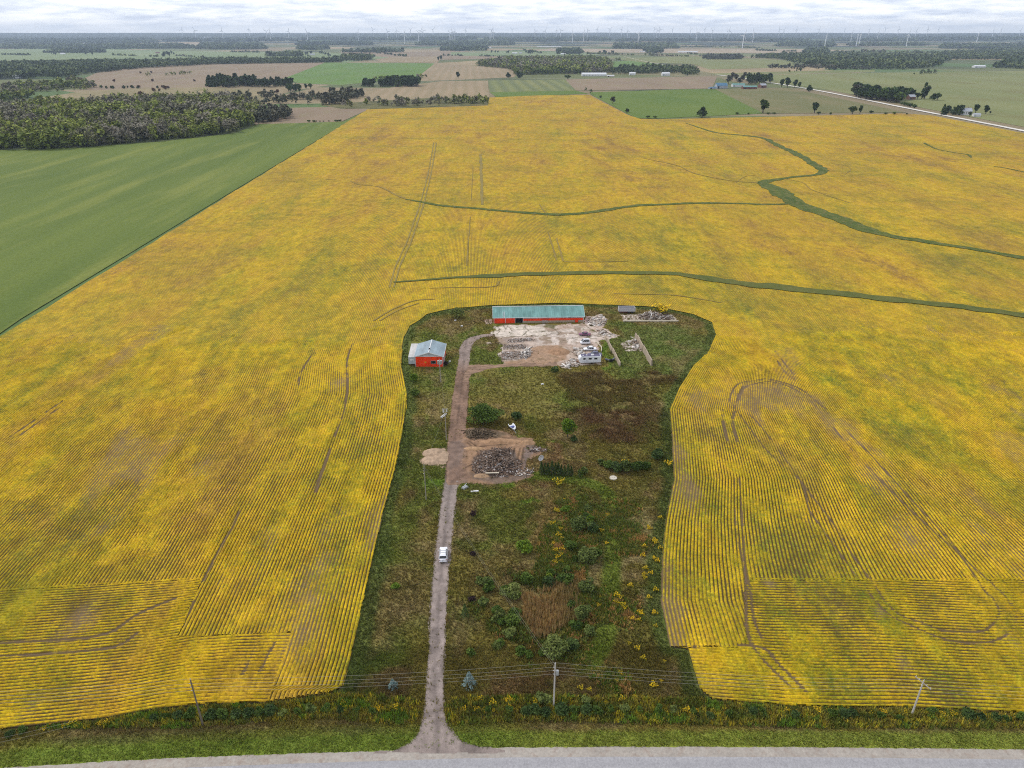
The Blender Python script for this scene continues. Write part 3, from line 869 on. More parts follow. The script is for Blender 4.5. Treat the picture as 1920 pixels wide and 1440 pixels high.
# ---- driveway, yard and diggings
def col_drive(x, y):
    n = fbm(x / 0.9, y / 1.6, 3, 4)[:, None]; n2 = fbm(x / 3, y / 6, 8, 4)[:, None]
    g = np.array((0.30, 0.262, 0.245))[None] * (0.72 + 0.56 * n)
    d = np.array((0.25, 0.17, 0.125))[None] * (0.7 + 0.6 * n)
    yy0 = W(850, 905)[1]
    t = np.clip((y - yy0 + 6 * (fbm(x / 2, y / 2, 5) - .5)) / 3, 0, 1)
    yy1 = W(865, 700)[1]
    t = t * np.clip(1 - 0.75 * np.clip((y - yy1) / 12, 0, 1), 0, 1)
    t = t[:, None]
    c = g * (1 - t) + d * t
    # two wheel lines kept bare and pale, a dirtier middle
    cx = interp_line([(823, 1400), (815, 1290), (819, 1200), (825, 1100), (830, 1040), (838, 960), (845, 905), (852, 830), (860, 770), (866, 720), (870, 670)], y)
    u = x - cx
    mid = np.exp(-(u / 0.45) ** 2)[:, None] * 0.28 * (fbm(x / 1.1, y / 3.5, 2)[:, None] * 1.6)
    c = c * (1 - mid)
    c = c * (1 - 0.30 * np.clip((n2 - 0.52) * 6, 0, 1))
    yd = W(850, 905)[1]
    dk = np.exp(-((y - (yd + 9)) / 11) ** 2)[:, None] * np.exp(-((u + 0.2) / 1.7) ** 2)[:, None] * 0.5
    c = c * (1 - dk * (0.5 + n))
    pat = np.clip(1 - np.abs(y - W(820, 1345)[1]) / 3, 0, 1) * np.clip((fbm(x / 1.3, y / 1.3, 6) - 0.4) * 4, 0, 1)
    return c * (1 - 0.3 * pat[:, None]) * np.array((.95, .88, .84))[None]


DR = [(690, 1412), (735, 1408), (770, 1393), (787, 1368), (793, 1330), (797, 1290), (803, 1200), (809, 1100), (816, 1030), (824, 960), (832, 905), (836, 860), (839, 820), (843, 790), (848, 745), (854, 705), (859, 675), (862, 652), (868, 640), (882, 632), (905, 627), (925, 626),
      (925, 630), (905, 633), (892, 639), (884, 650), (881, 670), (880, 690), (880, 720), (877, 770), (873, 820), (870, 860), (860, 905), (853, 960), (845, 1040), (840, 1100), (836, 1200), (833, 1290), (834, 1320), (840, 1360), (862, 1388), (905, 1401), (950, 1406), (950, 1412)]
M_drive = vcol('driveway_gravel', fine=5.0, mid=0.8, lo=0.75, hi=1.25, bump=0.6)
ragged('driveway', WP(DR), 0.06, M_drive, 0.2, 0.45, 3.2, 2, colfn=col_drive, zamp=0.0)

SUBS = {'bareA': ([(985, 655), (1012, 648), (1050, 648), (1064, 660), (1060, 674), (1035, 683), (960, 686), (945, 680), (985, 672)], (0.33, 0.205, 0.125)),
        'dk1': ([(942, 634), (1000, 633), (1010, 640), (950, 644)], (0.33, 0.26, 0.22)), 'dk2': ([(940, 646), (990, 646), (992, 654), (945, 655)], (0.29, 0.22, 0.185)),
        'dk3': ([(938, 659), (970, 658), (985, 664), (985, 674), (940, 678)], (0.31, 0.235, 0.195)), 'wh1': ([(924, 612), (1020, 611), (1025, 628), (960, 632), (918, 630)], (0.60, 0.52, 0.44)),
        'dk4': ([(1020, 606), (1045, 607), (1040, 616), (1022, 614)], (0.13, 0.12, 0.05))}
SUBW = {k: (WP(a), np.array(c)) for k, (a, c) in SUBS.items()}
CR = [WP(a) for a in ([(925, 632), (975, 632), (1020, 629), (1045, 624)], [(932, 612), (936, 620), (930, 628)], [(944, 610), (948, 618)], [(952, 611), (962, 620)], [(962, 619), (1000, 617)], [(985, 611), (990, 620), (980, 630)],
                      [(1037, 615), (1044, 621), (1047, 626)], [(1000, 622), (1040, 621)], [(1050, 640), (1090, 632), (1120, 636)], [(1100, 612), (1128, 630)], [(1095, 625), (1140, 634)])]


def col_yard(x, y):
    n = fbm(x / 1.2, y / 1.2, 2, 4)[:, None]
    c = np.array((0.56, 0.475, 0.41))[None] * (0.62 + 0.7 * n)
    br = np.clip((fbm(x / 3.2, y / 3.2, 6, 5) - 0.54) * 9, 0, 1)[:, None]
    c = c * (1 - br * 0.8) + np.array((0.24, 0.165, 0.11))[None] * br * 0.8
    pk = np.clip((fbm(x / 7, y / 7, 9, 4) - 0.42) * 5, 0, 1)[:, None] * 0.55
    c = c * (1 - pk) + np.array((0.40, 0.28, 0.21))[None] * pk
    wx = x + 1.6 * (fbm(x / 2, y / 2, 1) - .5); wy = y + 2 * (fbm(x / 2, y / 2, 4) - .5)
    for k, (p, q) in SUBW.items():
        t = np.clip(sdist(p, wx, wy) / 1.0 + 0.5, 0, 1)[:, None] * 0.9
        c = c * (1 - t) + q[None] * (0.7 + 0.6 * n) * t
    for L in CR:
        t = np.clip((0.28 - pdist(L, wx, wy)) / 0.15, 0, 1)[:, None] * 0.85
        c = c * (1 - t) + np.array((0.09, 0.075, 0.035))[None] * t
    g = np.clip((fbm(x / 2.3, y / 2.3, 8, 5) - 0.60) * 12, 0, 1)[:, None]
    xr = np.clip((x - W(1080, 630)[0]) / 6, 0.25, 1)[:, None]
    c = c * (1 - g * xr) + np.array((0.10, 0.095, 0.03))[None] * g * xr
    return c


M_yard = vcol('broken_concrete', fine=2.5, mid=0.6, lo=0.72, hi=1.25, bump=0.7)
ragged('concrete_yard', WP(YD), 0.05, M_yard, 0.3, 2.2, 2.6, 4, colfn=col_yard, zamp=0.12)
ragged('concrete_yard', WP([(1165, 641), (1185, 640), (1196, 636), (1205, 655), (1200, 659), (1170, 658)]), 0.05, M_yard, 0.3, 1.2, 2, 6, colfn=col_yard, zamp=0.15)
ragged('concrete_yard', WP([(1163, 590), (1262, 590), (1272, 602), (1240, 604), (1168, 603)]), 0.05, M_yard, 0.3, 1.0, 2, 7, colfn=col_yard, zamp=0.1)
ragged('concrete_yard', WP([(908, 600), (922, 598), (924, 606), (912, 608)]), 0.04, M_yard, 0.3, 0.8, 2, 8, colfn=col_yard)
ragged('dirt_track', WP([(872, 704), (878, 686), (885, 684), (930, 684), (985, 681), (1045, 679), (1045, 687), (1000, 688), (950, 688), (915, 692), (885, 702), (878, 716), (868, 716)]), 0.075, M_drive, 0.3, 0.7, 1.5, 9,
       colfn=lambda x, y: np.array((0.27, 0.175, 0.12))[None] * (0.5 + 0.9 * fbm(x / 2.5, y / 0.9, 4, 4))[:, None])


def col_dig(x, y):
    n = fbm(x / 1.3, y / 1.3, 2, 5)[:, None]; st = fbm(x / 0.7, y / 3.0, 5, 4)[:, None]
    c = np.array((0.27, 0.165, 0.10))[None] * (0.40 + 0.65 * n + 0.55 * st)
    for px, q, so in (([(836, 826), (871, 824), (874, 850), (868, 880), (876, 908), (836, 910)], (0.185, 0.13, 0.105), 1.6), ([(872, 806), (905, 804), (960, 815), (930, 822), (880, 822)], (0.13, 0.095, 0.06), 1.2), ([(840, 880), (870, 870), (890, 900), (860, 905), (838, 905)], (0.19, 0.12, 0.085), 1.5),
                      ([(985, 835), (1010, 835), (1030, 845), (1000, 850), (985, 880), (978, 870)], (0.15, 0.115, 0.10), 1.0), ([(880, 885), (960, 895), (1000, 880), (985, 900), (930, 910), (890, 900)], (0.15, 0.11, 0.085), 1.2),
                      ([(900, 845), (958, 843), (978, 865), (970, 890), (900, 895), (885, 872)], (0.12, 0.095, 0.08), 1.0)):
        t = np.clip(sdist(WP(px), x + 2 * (fbm(x / 2, y / 2, 1) - .5), y + 2 * (fbm(x / 2, y / 2, 3) - .5)) / so + 0.4, 0, 1)[:, None] * 0.85
        c = c * (1 - t) + np.array(q)[None] * (0.6 + 0.8 * n) * t
    for px in ([(876, 830), (890, 842), (903, 856)], [(880, 828), (898, 842), (906, 852)], [(960, 828), (995, 832)], [(885, 825), (960, 822)], [(965, 842), (955, 878)], [(975, 842), (966, 880)], [(982, 840), (976, 878)], [(872, 878), (895, 868)], [(900, 838), (950, 834)]):
        t = np.clip((0.35 - pdist(WP(px), x, y)) / 0.2, 0, 1)[:, None] * 0.5
        c = c * (1 - t)
    return c


DG = [(838, 908), (838, 830), (868, 824), (872, 803), (905, 802), (940, 808), (972, 820), (1000, 823), (1003, 836), (990, 842), (1005, 845), (1022, 846), (1010, 855), (990, 862), (985, 880), (1000, 892), (985, 900), (960, 906), (925, 910), (880, 906), (855, 908)]
ragged('bare_earth', WP(DG), 0.085, M_drive, 0.25, 0.9, 1.8, 11, colfn=col_dig, zamp=0.35)


def heap(name, cx, cy, rx, ry, h, col, res=0.2, seed=1, label='', lobes=None, mat=None):
    """mound of loose material"""
    xs = np.arange(-rx - .4, rx + .4, res); ys = np.arange(-ry - .4, ry + .4, res)
    X, Y = np.meshgrid(xs, ys)
    Zz = np.zeros_like(X) - 1
    for (lx, ly, lrx, lry, lh) in (lobes or [(0, 0, rx, ry, h)]):
        q = ((X - lx) / lrx) ** 2 + ((Y - ly) / lry) ** 2
        Zz = np.maximum(Zz, lh * (1 - q))
    Zz = np.where(Zz > 0, Zz * (0.75 + 0.5 * fbm(X + cx, Y + cy, seed)) + 0.25 * (fbm(X * 1.5, Y * 1.5, seed + 1) - 0.4), Zz) + 0.1
    ny, nx = X.shape; idx = np.arange(nx * ny).reshape(ny, nx)
    Q = np.c_[idx[:-1, :-1].ravel(), idx[:-1, 1:].ravel(), idx[1:, 1:].ravel(), idx[1:, :-1].ravel()]
    Q = Q[Zz.ravel()[Q].max(1) > 0]
    used = np.unique(Q); mp = -np.ones(nx * ny, int); mp[used] = np.arange(len(used))
    V = np.c_[X.ravel(), Y.ravel(), np.maximum(Zz, 0.0).ravel()][used]
    cc = np.array(col)[None] * (0.65 + 0.7 * fbm(V[:, 0] / .6 + cx, V[:, 1] / .6, seed + 3))[:, None]
    o = np_mesh(name, V, mp[Q], mat or M_drive, cols={'Col': cc}, smooth=True)
    return put(o, None, label, 'heap', loc=(cx, cy, 0.03))


p = W(815, 857)
heap('gravel_pile', p[0], p[1], 3.6, 5.4, .7, (0.40, 0.285, 0.195), seed=3, label='two-lobed low pile of tan gravel beside the driveway', lobes=[(-.3, 2.0, 3.2, 2.4, .8), (-.5, -1.9, 3.1, 2.3, .7), (1.4, 0, 2.6, 3.6, .5)])
ragged('gravel_spread', WP([(796, 851), (804, 842), (836, 840), (839, 872), (832, 878), (815, 873), (799, 869), (795, 860)]), 0.04, M_drive, 0.25, 0.3, 1, 3, colfn=lambda x, y: np.array((0.38, 0.27, 0.185))[None] * (0.7 + .6 * fbm(x, y, 2))[:, None])
for (a, b, rx, ry, h, c, lb) in ((888, 842, 2.9, 1.0, .55, (0.42, 0.265, 0.15), 'long low ridge of bulldozed sand near the driveway'), (940, 829, 6.5, 1.3, .9, (0.37, 0.225, 0.13), 'broad sand bank behind the demolition rubble'),
                                 (990, 831, 2.2, 1.3, .8, (0.38, 0.235, 0.135), 'rounded sand heap at the right tip of the sand bank'), (905, 893, 2.4, 1.1, .5, (0.36, 0.235, 0.14), 'small sand heap in front of the demolition rubble'),
                                 (1048, 660, 4.0, 3.2, 1.1, (0.33, 0.20, 0.12), 'rusty brown earth mound in the concrete yard')):
    p = W(a, b); heap('earth_mound', p[0], p[1], rx, ry, h, c, seed=int(a) % 7, label=lb)


def debris(name, poly_px, n, smin, smax, cols, hgt, label, cat, seed, plank=0.3, core=None, flat=1.0):
    """heap of many broken pieces thrown on one another"""
    r = np.random.default_rng(seed)
    P = WP(poly_px); c0 = P.mean(0)
    x0, y0 = P.min(0); x1, y1 = P.max(0)
    pts = []
    while len(pts) < n:
        q = np.c_[r.uniform(x0, x1, n), r.uniform(y0, y1, n)]
        s = sdist(P, q[:, 0], q[:, 1]) + 1.2 * (fbm(q[:, 0], q[:, 1], seed) - 0.5)
        for (a, b), d in zip(q[s > 0], s[s > 0]): pts.append((a, b, d))
    pts = pts[:n]; dm = max(d for _, _, d in pts)
    V = []; Fc = []; Cc = []
    cube = np.array([(-1, -1, -1), (1, -1, -1), (1, 1, -1), (-1, 1, -1), (-1, -1, 1), (1, -1, 1), (1, 1, 1), (-1, 1, 1)]) * 0.5
    cf = np.array([(3, 2, 1, 0), (4, 5, 6, 7), (0, 1, 5, 4), (1, 2, 6, 5), (2, 3, 7, 6), (3, 0, 4, 7)])
    for i, (a, b, d) in enumerate(pts):
        top = hgt * min(1, d / (dm * 0.7)) * (0.6 + 0.8 * float(vnoise(np.array([a / 1.5]), np.array([b / 1.5]), 3)[0]))
        s = r.uniform(smin, smax)
        dims = np.array((s * r.uniform(3, 7), s * r.uniform(.3, .6), s * .2)) if r.random() < plank else np.array((s * r.uniform(.7, 1.6), s * r.uniform(.6, 1.2), s * r.uniform(.3, .7) * flat))
        M = Matrix.Rotation(r.uniform(0, 6.3), 3, 'Z') @ Matrix.Rotation(r.normal(0, .35), 3, 'X') @ Matrix.Rotation(r.normal(0, .3), 3, 'Y')
        jit = 1 + 0.35 * (r.random((8, 1)) - .5)
        v = (cube * dims * jit) @ np.array(M).T + np.array((a - c0[0], b - c0[1], r.uniform(0.0, 1) * top + 0.08))
        V.append(v); Fc.append(cf + 8 * i)
        c = np.array(cols[r.integers(len(cols))]) * r.uniform(.7, 1.25)
        Cc.append(np.repeat(c[None], 8, 0))
    o = np_mesh(name, np.vstack(V), np.vstack(Fc), M_debris, cols={'Col': np.vstack(Cc)})
    return put(o, None, label, cat, loc=(c0[0], c0[1], 0.05))


M_debris = vcol('debris_pieces', fine=4.0, mid=1.0, lo=0.8, hi=1.2)
GREYS = [(0.14, 0.10, 0.075), (0.20, 0.145, 0.11), (0.10, 0.07, 0.055), (0.28, 0.23, 0.20), (0.44, 0.41, 0.40), (0.19, 0.115, 0.075), (0.25, 0.18, 0.13)]
WHITES = [(0.55, 0.50, 0.45), (0.45, 0.38, 0.32), (0.62, 0.58, 0.54), (0.33, 0.27, 0.22), (0.22, 0.16, 0.12)]
BROWNS = [(0.10, 0.07, 0.045), (0.15, 0.11, 0.07), (0.07, 0.055, 0.035), (0.20, 0.15, 0.10)]
debris('rubble_heap', [(886, 872), (900, 855), (915, 845), (940, 843), (957, 842), (958, 858), (976, 868), (975, 888), (950, 895), (905, 895), (890, 885)], 3600, .18, .5, GREYS[:3] * 2 + GREYS, 1.5, 'large dark heap of demolition rubble where the house stood', 'rubble', 1, .35)
debris('rubble_heap', [(992, 838), (1010, 838), (1025, 846), (1000, 849), (992, 846)], 160, .2, .5, GREYS, .4, 'scatter of grey rubble right of the sand bank', 'rubble', 2)
debris('rubble_heap', [(965, 893), (985, 878), (1000, 885), (985, 897)], 130, .2, .5, GREYS + WHITES, .4, 'thin strip of rubble at lower right of the diggings', 'rubble', 12)
debris('brush_heap', [(872, 808), (895, 805), (925, 812), (930, 820), (900, 823), (876, 822)], 420, .25, .5, BROWNS, .9, 'brown heap of torn branches beside the driveway', 'brush', 3, .85)
debris('stone_pile', [(978, 662), (988, 655), (994, 660), (994, 668), (985, 672), (978, 669)], 190, .35, .8, WHITES[:3] + [(0.2, .18, .17)], 1.2, 'pile of pale stones in the concrete yard', 'stones', 4, .1)
debris('rubble_heap', [(955, 636), (990, 634), (1005, 637), (985, 641), (950, 643)], 330, .12, .34, GREYS[3:] + WHITES, .5, 'low dark rubble row farthest back in the concrete yard', 'rubble', 5)
debris('rubble_heap', [(942, 647), (978, 646), (990, 651), (980, 655), (945, 655)], 330, .12, .34, GREYS[3:] + WHITES, .6, 'middle one of the dark rubble rows in the yard', 'rubble', 6)
debris('rubble_heap', [(940, 660), (975, 659), (985, 668), (978, 674), (940, 675)], 400, .12, .36, GREYS[3:] + WHITES, .5, 'front dark rubble row left of the stone pile', 'rubble', 7)
debris('broken_slabs', [(1060, 682), (1075, 672), (1085, 678), (1088, 686), (1065, 690), (1050, 687)], 60, .6, 1.5, WHITES, .35, 'broken concrete slabs left of the white travel trailer', 'slabs', 8, .05, flat=.4)
debris('broken_slabs', [(1075, 655), (1092, 650), (1096, 668), (1082, 674)], 70, .5, 1.3, WHITES, .3, 'broken concrete slabs left of the parked white sedan', 'slabs', 13, .05, flat=.4)
debris('broken_slabs', [(1105, 597), (1128, 592), (1138, 602), (1130, 612), (1108, 612), (1100, 604)], 110, .5, 1.4, WHITES, .3, 'broken concrete slabs at the right end of the green-roofed barn', 'slabs', 9, .05, flat=.4)
debris('broken_slabs', [(1120, 618), (1140, 622), (1158, 632), (1140, 632), (1118, 626)], 50, .4, 1.2, WHITES, .3, 'broken slabs at the far end of the left bunker wall', 'slabs', 10, .1, flat=.4)
debris('broken_slabs', [(1178, 642), (1190, 634), (1198, 640), (1206, 656), (1190, 657), (1180, 650)], 90, .4, 1.2, WHITES, .35, 'broken slabs between the two bunker walls', 'slabs', 14, .1, flat=.4)
debris('lumber_pile', [(1196, 592), (1215, 587), (1240, 587), (1262, 597), (1262, 601), (1215, 600), (1198, 597)], 330, .35, .7, WHITES + GREYS[:3], 1.3, 'sprawling pile of pale boards and scrap right of the barn', 'lumber', 11, .75)

# ================================================================== BUILDINGS
def metal_panel(name, col, per=0.5, col2=None, rough=0.45, axis='X', rot=0.0, rust=0.0):
    k = N(name)
    w = k.n('ShaderNodeTexWave', wave_type='BANDS', bands_direction=axis); k.set(w.inputs[0], k.pos(obj=True))
    w.inputs['Scale'].default_value = 2 * math.pi / per / 20
    nz = k.ramp(k.noise(k.pos(scale=(1, .35, .35), obj=True), 0.5, 7, 0.7), [(.35, 0.0), (.65, 1.0)])
    c = k.mix(nz, tuple(v * 0.74 for v in col), tuple(v * 1.2 for v in (col2 or col)))
    c = k.mix(k.ramp(w.outputs['Fac'], [(0.8, 0.0), (0.97, 0.3)]), c, tuple(v * 0.55 for v in col))
    if rust:
        c = k.mix(k.ramp(k.noise(k.pos(obj=True), 1.1, 5, .7), [(0.56, 0.0), (0.7, rust)]), c, (0.32, 0.19, 0.12))
    k.bump(w.outputs['Fac'], 0.25, 0.05)
    k.b.inputs['Specular IOR Level'].default_value = 0.35
    return k.done(c, rough)


M_teal = metal_panel('teal_roof_sheet', (0.13, 0.275, 0.255), 0.9, (0.16, 0.31, 0.29))
M_red = metal_panel('red_wall_sheet', (0.86, 0.05, 0.008), 0.45)
M_blueroof = metal_panel('blue_grey_roof_sheet', (0.24, 0.31, 0.35), 0.9, rough=.35, axis='Y')
M_gable = metal_panel('pale_gable_sheet', (0.46, 0.50, 0.54), 0.45)
M_white = paint('white_trim', (0.66, 0.66, 0.67), .5)
M_whitep = paint('white_paint', (0.74, 0.75, 0.78), .3, .05, 1, spec=.5)
M_concw = paint('bunker_concrete', (0.36, 0.29, 0.215), .9, .25, .8)
M_dark = paint('dark_interior', (0.012, 0.012, 0.014), .9)
M_glass = paint('dark_glass', (0.018, 0.022, 0.028), .12, .1, 1, spec=.6)
M_tyre = paint('tyre_rubber', (0.02, 0.02, 0.02), .85)
M_steel = paint('galvanised_steel', (0.42, 0.43, 0.44), .45, .15, 2, metal=.4)
M_wood = paint('weathered_pole_wood', (0.30, 0.27, 0.235), .9, .25, 1.5)
M_woodd = paint('dark_pole_wood', (0.15, 0.125, 0.10), .9, .25, 1.5)
M_redlamp = paint('red_lamp_lens', (0.25, 0.01, 0.01), .25)
M_rustm = paint('rusty_steel', (0.20, 0.09, 0.05), .8, .35, 1.2)

# --- long red barn with the teal roof
a = Vector(W(926, 606.5)); b = Vector(W(1094, 604.0))
L = (b - a).length; ang = math.atan2((b - a).y, (b - a).x)
HE, HR, DP = 2.6, 4.95, 11.5
barn = empty('barn', 'long low red barn with a teal metal roof behind the concrete yard', 'barn', (a.x, a.y, 0), ang)
fx0, fx1, ox1 = 0.0, L * 0.237, L * 0.322          # solid red bay, dark opening, long bay
m = MB()
for x0, x1 in ((fx0, fx1),): m.box(x0, x1, 0, .18, 0, HE)
m.box(0, .18, .18, DP, 0, HE); m.box(L - .18, L, .18, DP, 0, HE); m.box(.18, L - .18, DP - .18, DP, 0, HE)
for x in (0.001, L - .181):
    m.add([(x, 0, HE), (x + .18, 0, HE), (x + .18, DP, HE), (x, DP, HE), (x, DP / 2, HR), (x + .18, DP / 2, HR)], [(0, 1, 5, 4), (2, 3, 4, 5), (0, 4, 3), (1, 2, 5)])
m.box(ox1, L - .18, 0.0, .18, .95, 1.85)
m.build('wall', M_red, barn)
m = MB().box(ox1, L - .18, .02, .2, 0, .94); m.build('foundation_wall', M_concw, barn)
m = MB()
m.box(ox1, L - .18, .05, .17, 1.86, HE - .02)
m.build('wall_band', M_gable, barn)
for i in range(13):
    x = ox1 + .6 + i * (L - ox1 - 1.6) / 13
    MB().box(x, x + 1.35, .02, .09, 1.98, HE - .12).build('window', M_dark if i in (10,) else paint('hazy_window', (0.25, .27, .28), .3) if i == 0 else bpy.data.materials['hazy_window'], barn)
MB().box(fx1 + .1, ox1 - .1, .6, 1.2, 0.02, HE - .1).build('door_opening', M_dark, barn)
dl = MB().box(.25, 4.5, -.06, -.005, .15, HE - .15).build('sliding_door', M_red, barn)
MB().box(.25, 4.5, -.1, -.062, HE - .17, HE - .05).build('door_rail', M_white, dl)
m = MB()
for x in (0.02, 4.62, fx1 - .12, ox1): m.box(x, x + .14, -.05, -.002, 0, HE)
m.box(L - .16, L - .0, -.05, -.002, 0, HE)
m.each('corner_trim', M_white, barn)
m = MB().box(L * .905, L * .905 + 1.2, -.35, -.06, 0.1, 1.3); m.build('door_panel', M_red, barn)
th = .12; e = .45
ro = MB()
s = (HR - HE) / (DP / 2)
ro.slab((-e, -e, HE - e * s + .14), (L + e, -e, HE - e * s + .14), (L + e, DP / 2, HR + .14), (-e, DP / 2, HR + .14), th)
ro.slab((L + e, DP + e, HE - e * s + .14), (-e, DP + e, HE - e * s + .14), (-e, DP / 2, HR + .14), (L + e, DP / 2, HR + .14), th)
r_ = ro.build('roof', M_teal, barn)
MB().box(-e, L + e, DP / 2 - .16, DP / 2 + .16, HR + .13, HR + .24).build('ridge_cap', M_white, r_)
m = MB()
m.box(-e, L + e, -e - .08, -e - .003, HE - e * s - .03, HE - e * s + .15)
for x in (-e - .06, L + e + .003):
    m.slab((x, -e, HE - e * s + .19), (x + .06, -e, HE - e * s + .19), (x + .06, DP / 2, HR + .19), (x, DP / 2, HR + .19), .2)
m.each('roof_trim', M_white, r_)
m = MB()
for x in (3.75, 4.35):
    m.bar((x, -.7, HE + .02), (x, 2.6, HE + 2.6 * s + .45), .09, .09)
for i in range(7):
    y = -.4 + i * .45
    m.bar((3.75, y, HE + (y + .5) * s * .95 + .12), (4.35, y, HE + (y + .5) * s * .95 + .12), .06, .06)
put(m.build('ladder', M_white), None, 'white ladder leaning on the teal barn roof', 'ladder', loc=(a.x, a.y, 0), rz=ang)
m = MB()
for x in (0, .5, 1.0, 1.5, 2.0): m.tube((x, 0, 0), (x, 0, 1.5), .035, n=6)
for z in (.3, .8, 1.3, 1.5): m.tube((0, 0, z), (2.0, 0, z), .03, n=6)
p = W(1017, 607)
put(m.build('gate', M_steel), None, 'grey steel gate in front of the long barn wall', 'gate', loc=(p[0], p[1], .05), rz=ang)

# --- small red shop with pale blue roof, gable end towards us
a = Vector(W(779.5, 687.5)); b = Vector(W(831, 687.5))
L = (b - a).length; DP = 11.0; HE = 4.0; HR = 5.5
shop = empty('workshop', 'red metal workshop with a pale blue-grey gable roof left of the driveway', 'workshop', (a.x, a.y, 0), 0.0)
m = MB()
m.box(0, L, 0, .2, 0, HE).box(0, .2, .2, DP, 0, HE).box(L - .2, L, .2, DP, 0, HE).box(.2, L - .2, DP - .2, DP, 0, HE)
m.build('wall', M_red, shop)
m = MB()
for y in (0.004, DP - .2): m.add([(0, y, HE + .002), (L, y, HE + .002), (L / 2, y, HR), (0, y + .19, HE + .002), (L, y + .19, HE + .002), (L / 2, y + .19, HR)], [(0, 1, 2), (5, 4, 3), (0, 2, 5, 3), (1, 4, 5, 2), (0, 3, 4, 1)])
m.each('gable', M_gable, shop)
s = (HR - HE) / (L / 2); e = .35
ro = MB()
ro.slab((-e, -e, HE - e * s + .12), (L / 2, -e, HR + .12), (L / 2, DP + e, HR + .12), (-e, DP + e, HE - e * s + .12), .1)
ro.slab((L / 2, -e, HR + .12), (L + e, -e, HE - e * s + .12), (L + e, DP + e, HE - e * s + .12), (L / 2, DP + e, HR + .12), .1)
r_ = ro.build('roof', M_blueroof, shop)
MB().box(L / 2 - .15, L / 2 + .15, -e, DP + e, HR + .10, HR + .2).build('ridge_cap', M_white, r_)
MB().frus((L / 2 - .3, L / 2 + .3, 2.2, 2.7), HR + .16, (L / 2 - .15, L / 2 + .15, 2.3, 2.6), HR + .6).build('roof_vent', M_dark, r_)
m = MB()
m.bar((-e, -e - .05, HE - e * s + .06), (L / 2, -e - .05, HR + .06), .08, .26); m.bar((L / 2, -e - .05, HR + .06), (L + e, -e - .05, HE - e * s + .06), .08, .26)
m.box(-e - .08, -e, -e, DP + e, HE - e * s - .05, HE - e * s + .16).box(L + e, L + e + .08, -e, DP + e, HE - e * s - .05, HE - e * s + .16)
m.box(0, L, -.06, -.003, HE - .14, HE + .02).box(-.02, .1, -.062, -.004, 0, HE - .15).box(L - .1, L + .02, -.062, -.004, 0, HE - .15)
m.each('roof_trim', M_white, r_)
wn = MB().box(5.5, 7.1, -.05, -.004, 1.2, 2.2).build('window', M_glass, shop)
MB().box(5.38, 7.22, -.03, -.006, 2.2, 2.32).box(5.38, 7.22, -.03, -.006, 1.08, 1.2).box(5.38, 5.5, -.03, -.006, 1.2, 2.2).box(7.1, 7.22, -.03, -.006, 1.2, 2.2).each('window_frame', M_steel, wn)
MB().box(3.2, 3.8, -.05, -.004, 1.4, 2.0).build('wall_plate', paint('yellow_plate', (.6, .3, .03)), shop)
MB().box(L + .004, L + .06, 2, 5.5, 0.02, 3.1).build('overhead_door', M_gable, shop)
dr = MB().box(L + .004, L + .05, 7.2, 8.1, 0.02, 2.1).build('door', M_white, shop)
MB().box(L + .05, L + .1, 7.3, 7.4, 1.0, 1.1).build('handle', M_steel, dr)

# --- box trailer beside the shop
a = Vector(W(766.5, 687.5))
bt = empty('box_trailer', 'white box trailer parked against the left side of the red workshop', 'trailer', (a.x, a.y, 0), 0.035)
M_van = metal_panel('white_trailer_side', (0.50, 0.48, 0.46), 0.6, axis='Y', rust=.25)
MB().box(0, 2.4, .06, 12.2, 1.0, 3.7).build('cargo_box', M_van, bt, bevel=.03)
dd = MB().box(.06, 1.18, 0, .055, 1.06, 3.62).box(1.22, 2.34, 0, .055, 1.06, 3.62).each('rear_door', paint('trailer_door', (.42, .45, .48), .4), bt)[0]
MB().box(.45, .5, -.04, -.002, 1.2, 3.5).box(.9, .95, -.04, -.002, 1.2, 3.5).box(1.5, 1.55, -.04, -.002, 1.2, 3.5).box(1.95, 2, -.04, -.002, 1.2, 3.5).each('door_bar', M_steel, dd)
MB().box(.5, 1.9, -.03, -.002, 2.4, 2.9).build('placard', M_white, dd)
MB().box(.2, .4, .2, 11.8, .7, .99).box(2.0, 2.2, .2, 11.8, .7, .99).each('chassis', M_rustm, bt)
for x in (.05, 2.05):
    for y in (1.3, 2.6): MB().tube((x, y, .5), (x + .3, y, .5), .5, n=16).build('wheel', M_tyre, bt)
MB().box(.3, 2.1, .1, .2, .45, .6).build('bumper', M_rustm, bt)

# --- concrete bunker walls
M_bunk = M_concw
for (x0, y0, x1, y1, lb) in ((1134.5, 634, 1163, 687, 'left one of two long tan concrete bunker walls'), (1191, 633, 1222, 686.5, 'right one of two long tan concrete bunker walls, the taller')):
    a = Vector(W(x0, y0)); b = Vector(W(x1, y1)); L = (b - a).length; ang = math.atan2((b - a).y, (b - a).x)
    hh = 1.5 if x0 < 1150 else 2.3
    bw = empty('bunker_wall', lb, 'wall', (a.x, a.y, 0), ang)
    n = 8
    for i in range(n):
        u0 = L * i / n + .02; u1 = L * (i + 1) / n - .02
        h = hh * (1 - .1 * (i == 0)) + .08 * math.sin(i * 2.1)
        k = .12 * math.sin(i * 1.7)
        MB().frus((u0, u1, -.32 + k, .32 + k), 0, (u0, u1, -.16 + k, .16 + k), h).build('wall_panel', M_bunk, bw)
p0 = W(1168, 603.5); p1 = W(1272, 603)
m = MB(); m.box(0, p1[0] - p0[0], -.25, .25, 0, .55)
put(m.build('concrete_curb', paint('pale_concrete', (.5, .44, .34), .9, .2), bevel=.03), None, 'long pale concrete curb in front of the lumber pile', 'curb', loc=(p0[0], p0[1], .05), rz=.01)
p0 = W(1119.5, 644)
m = MB()
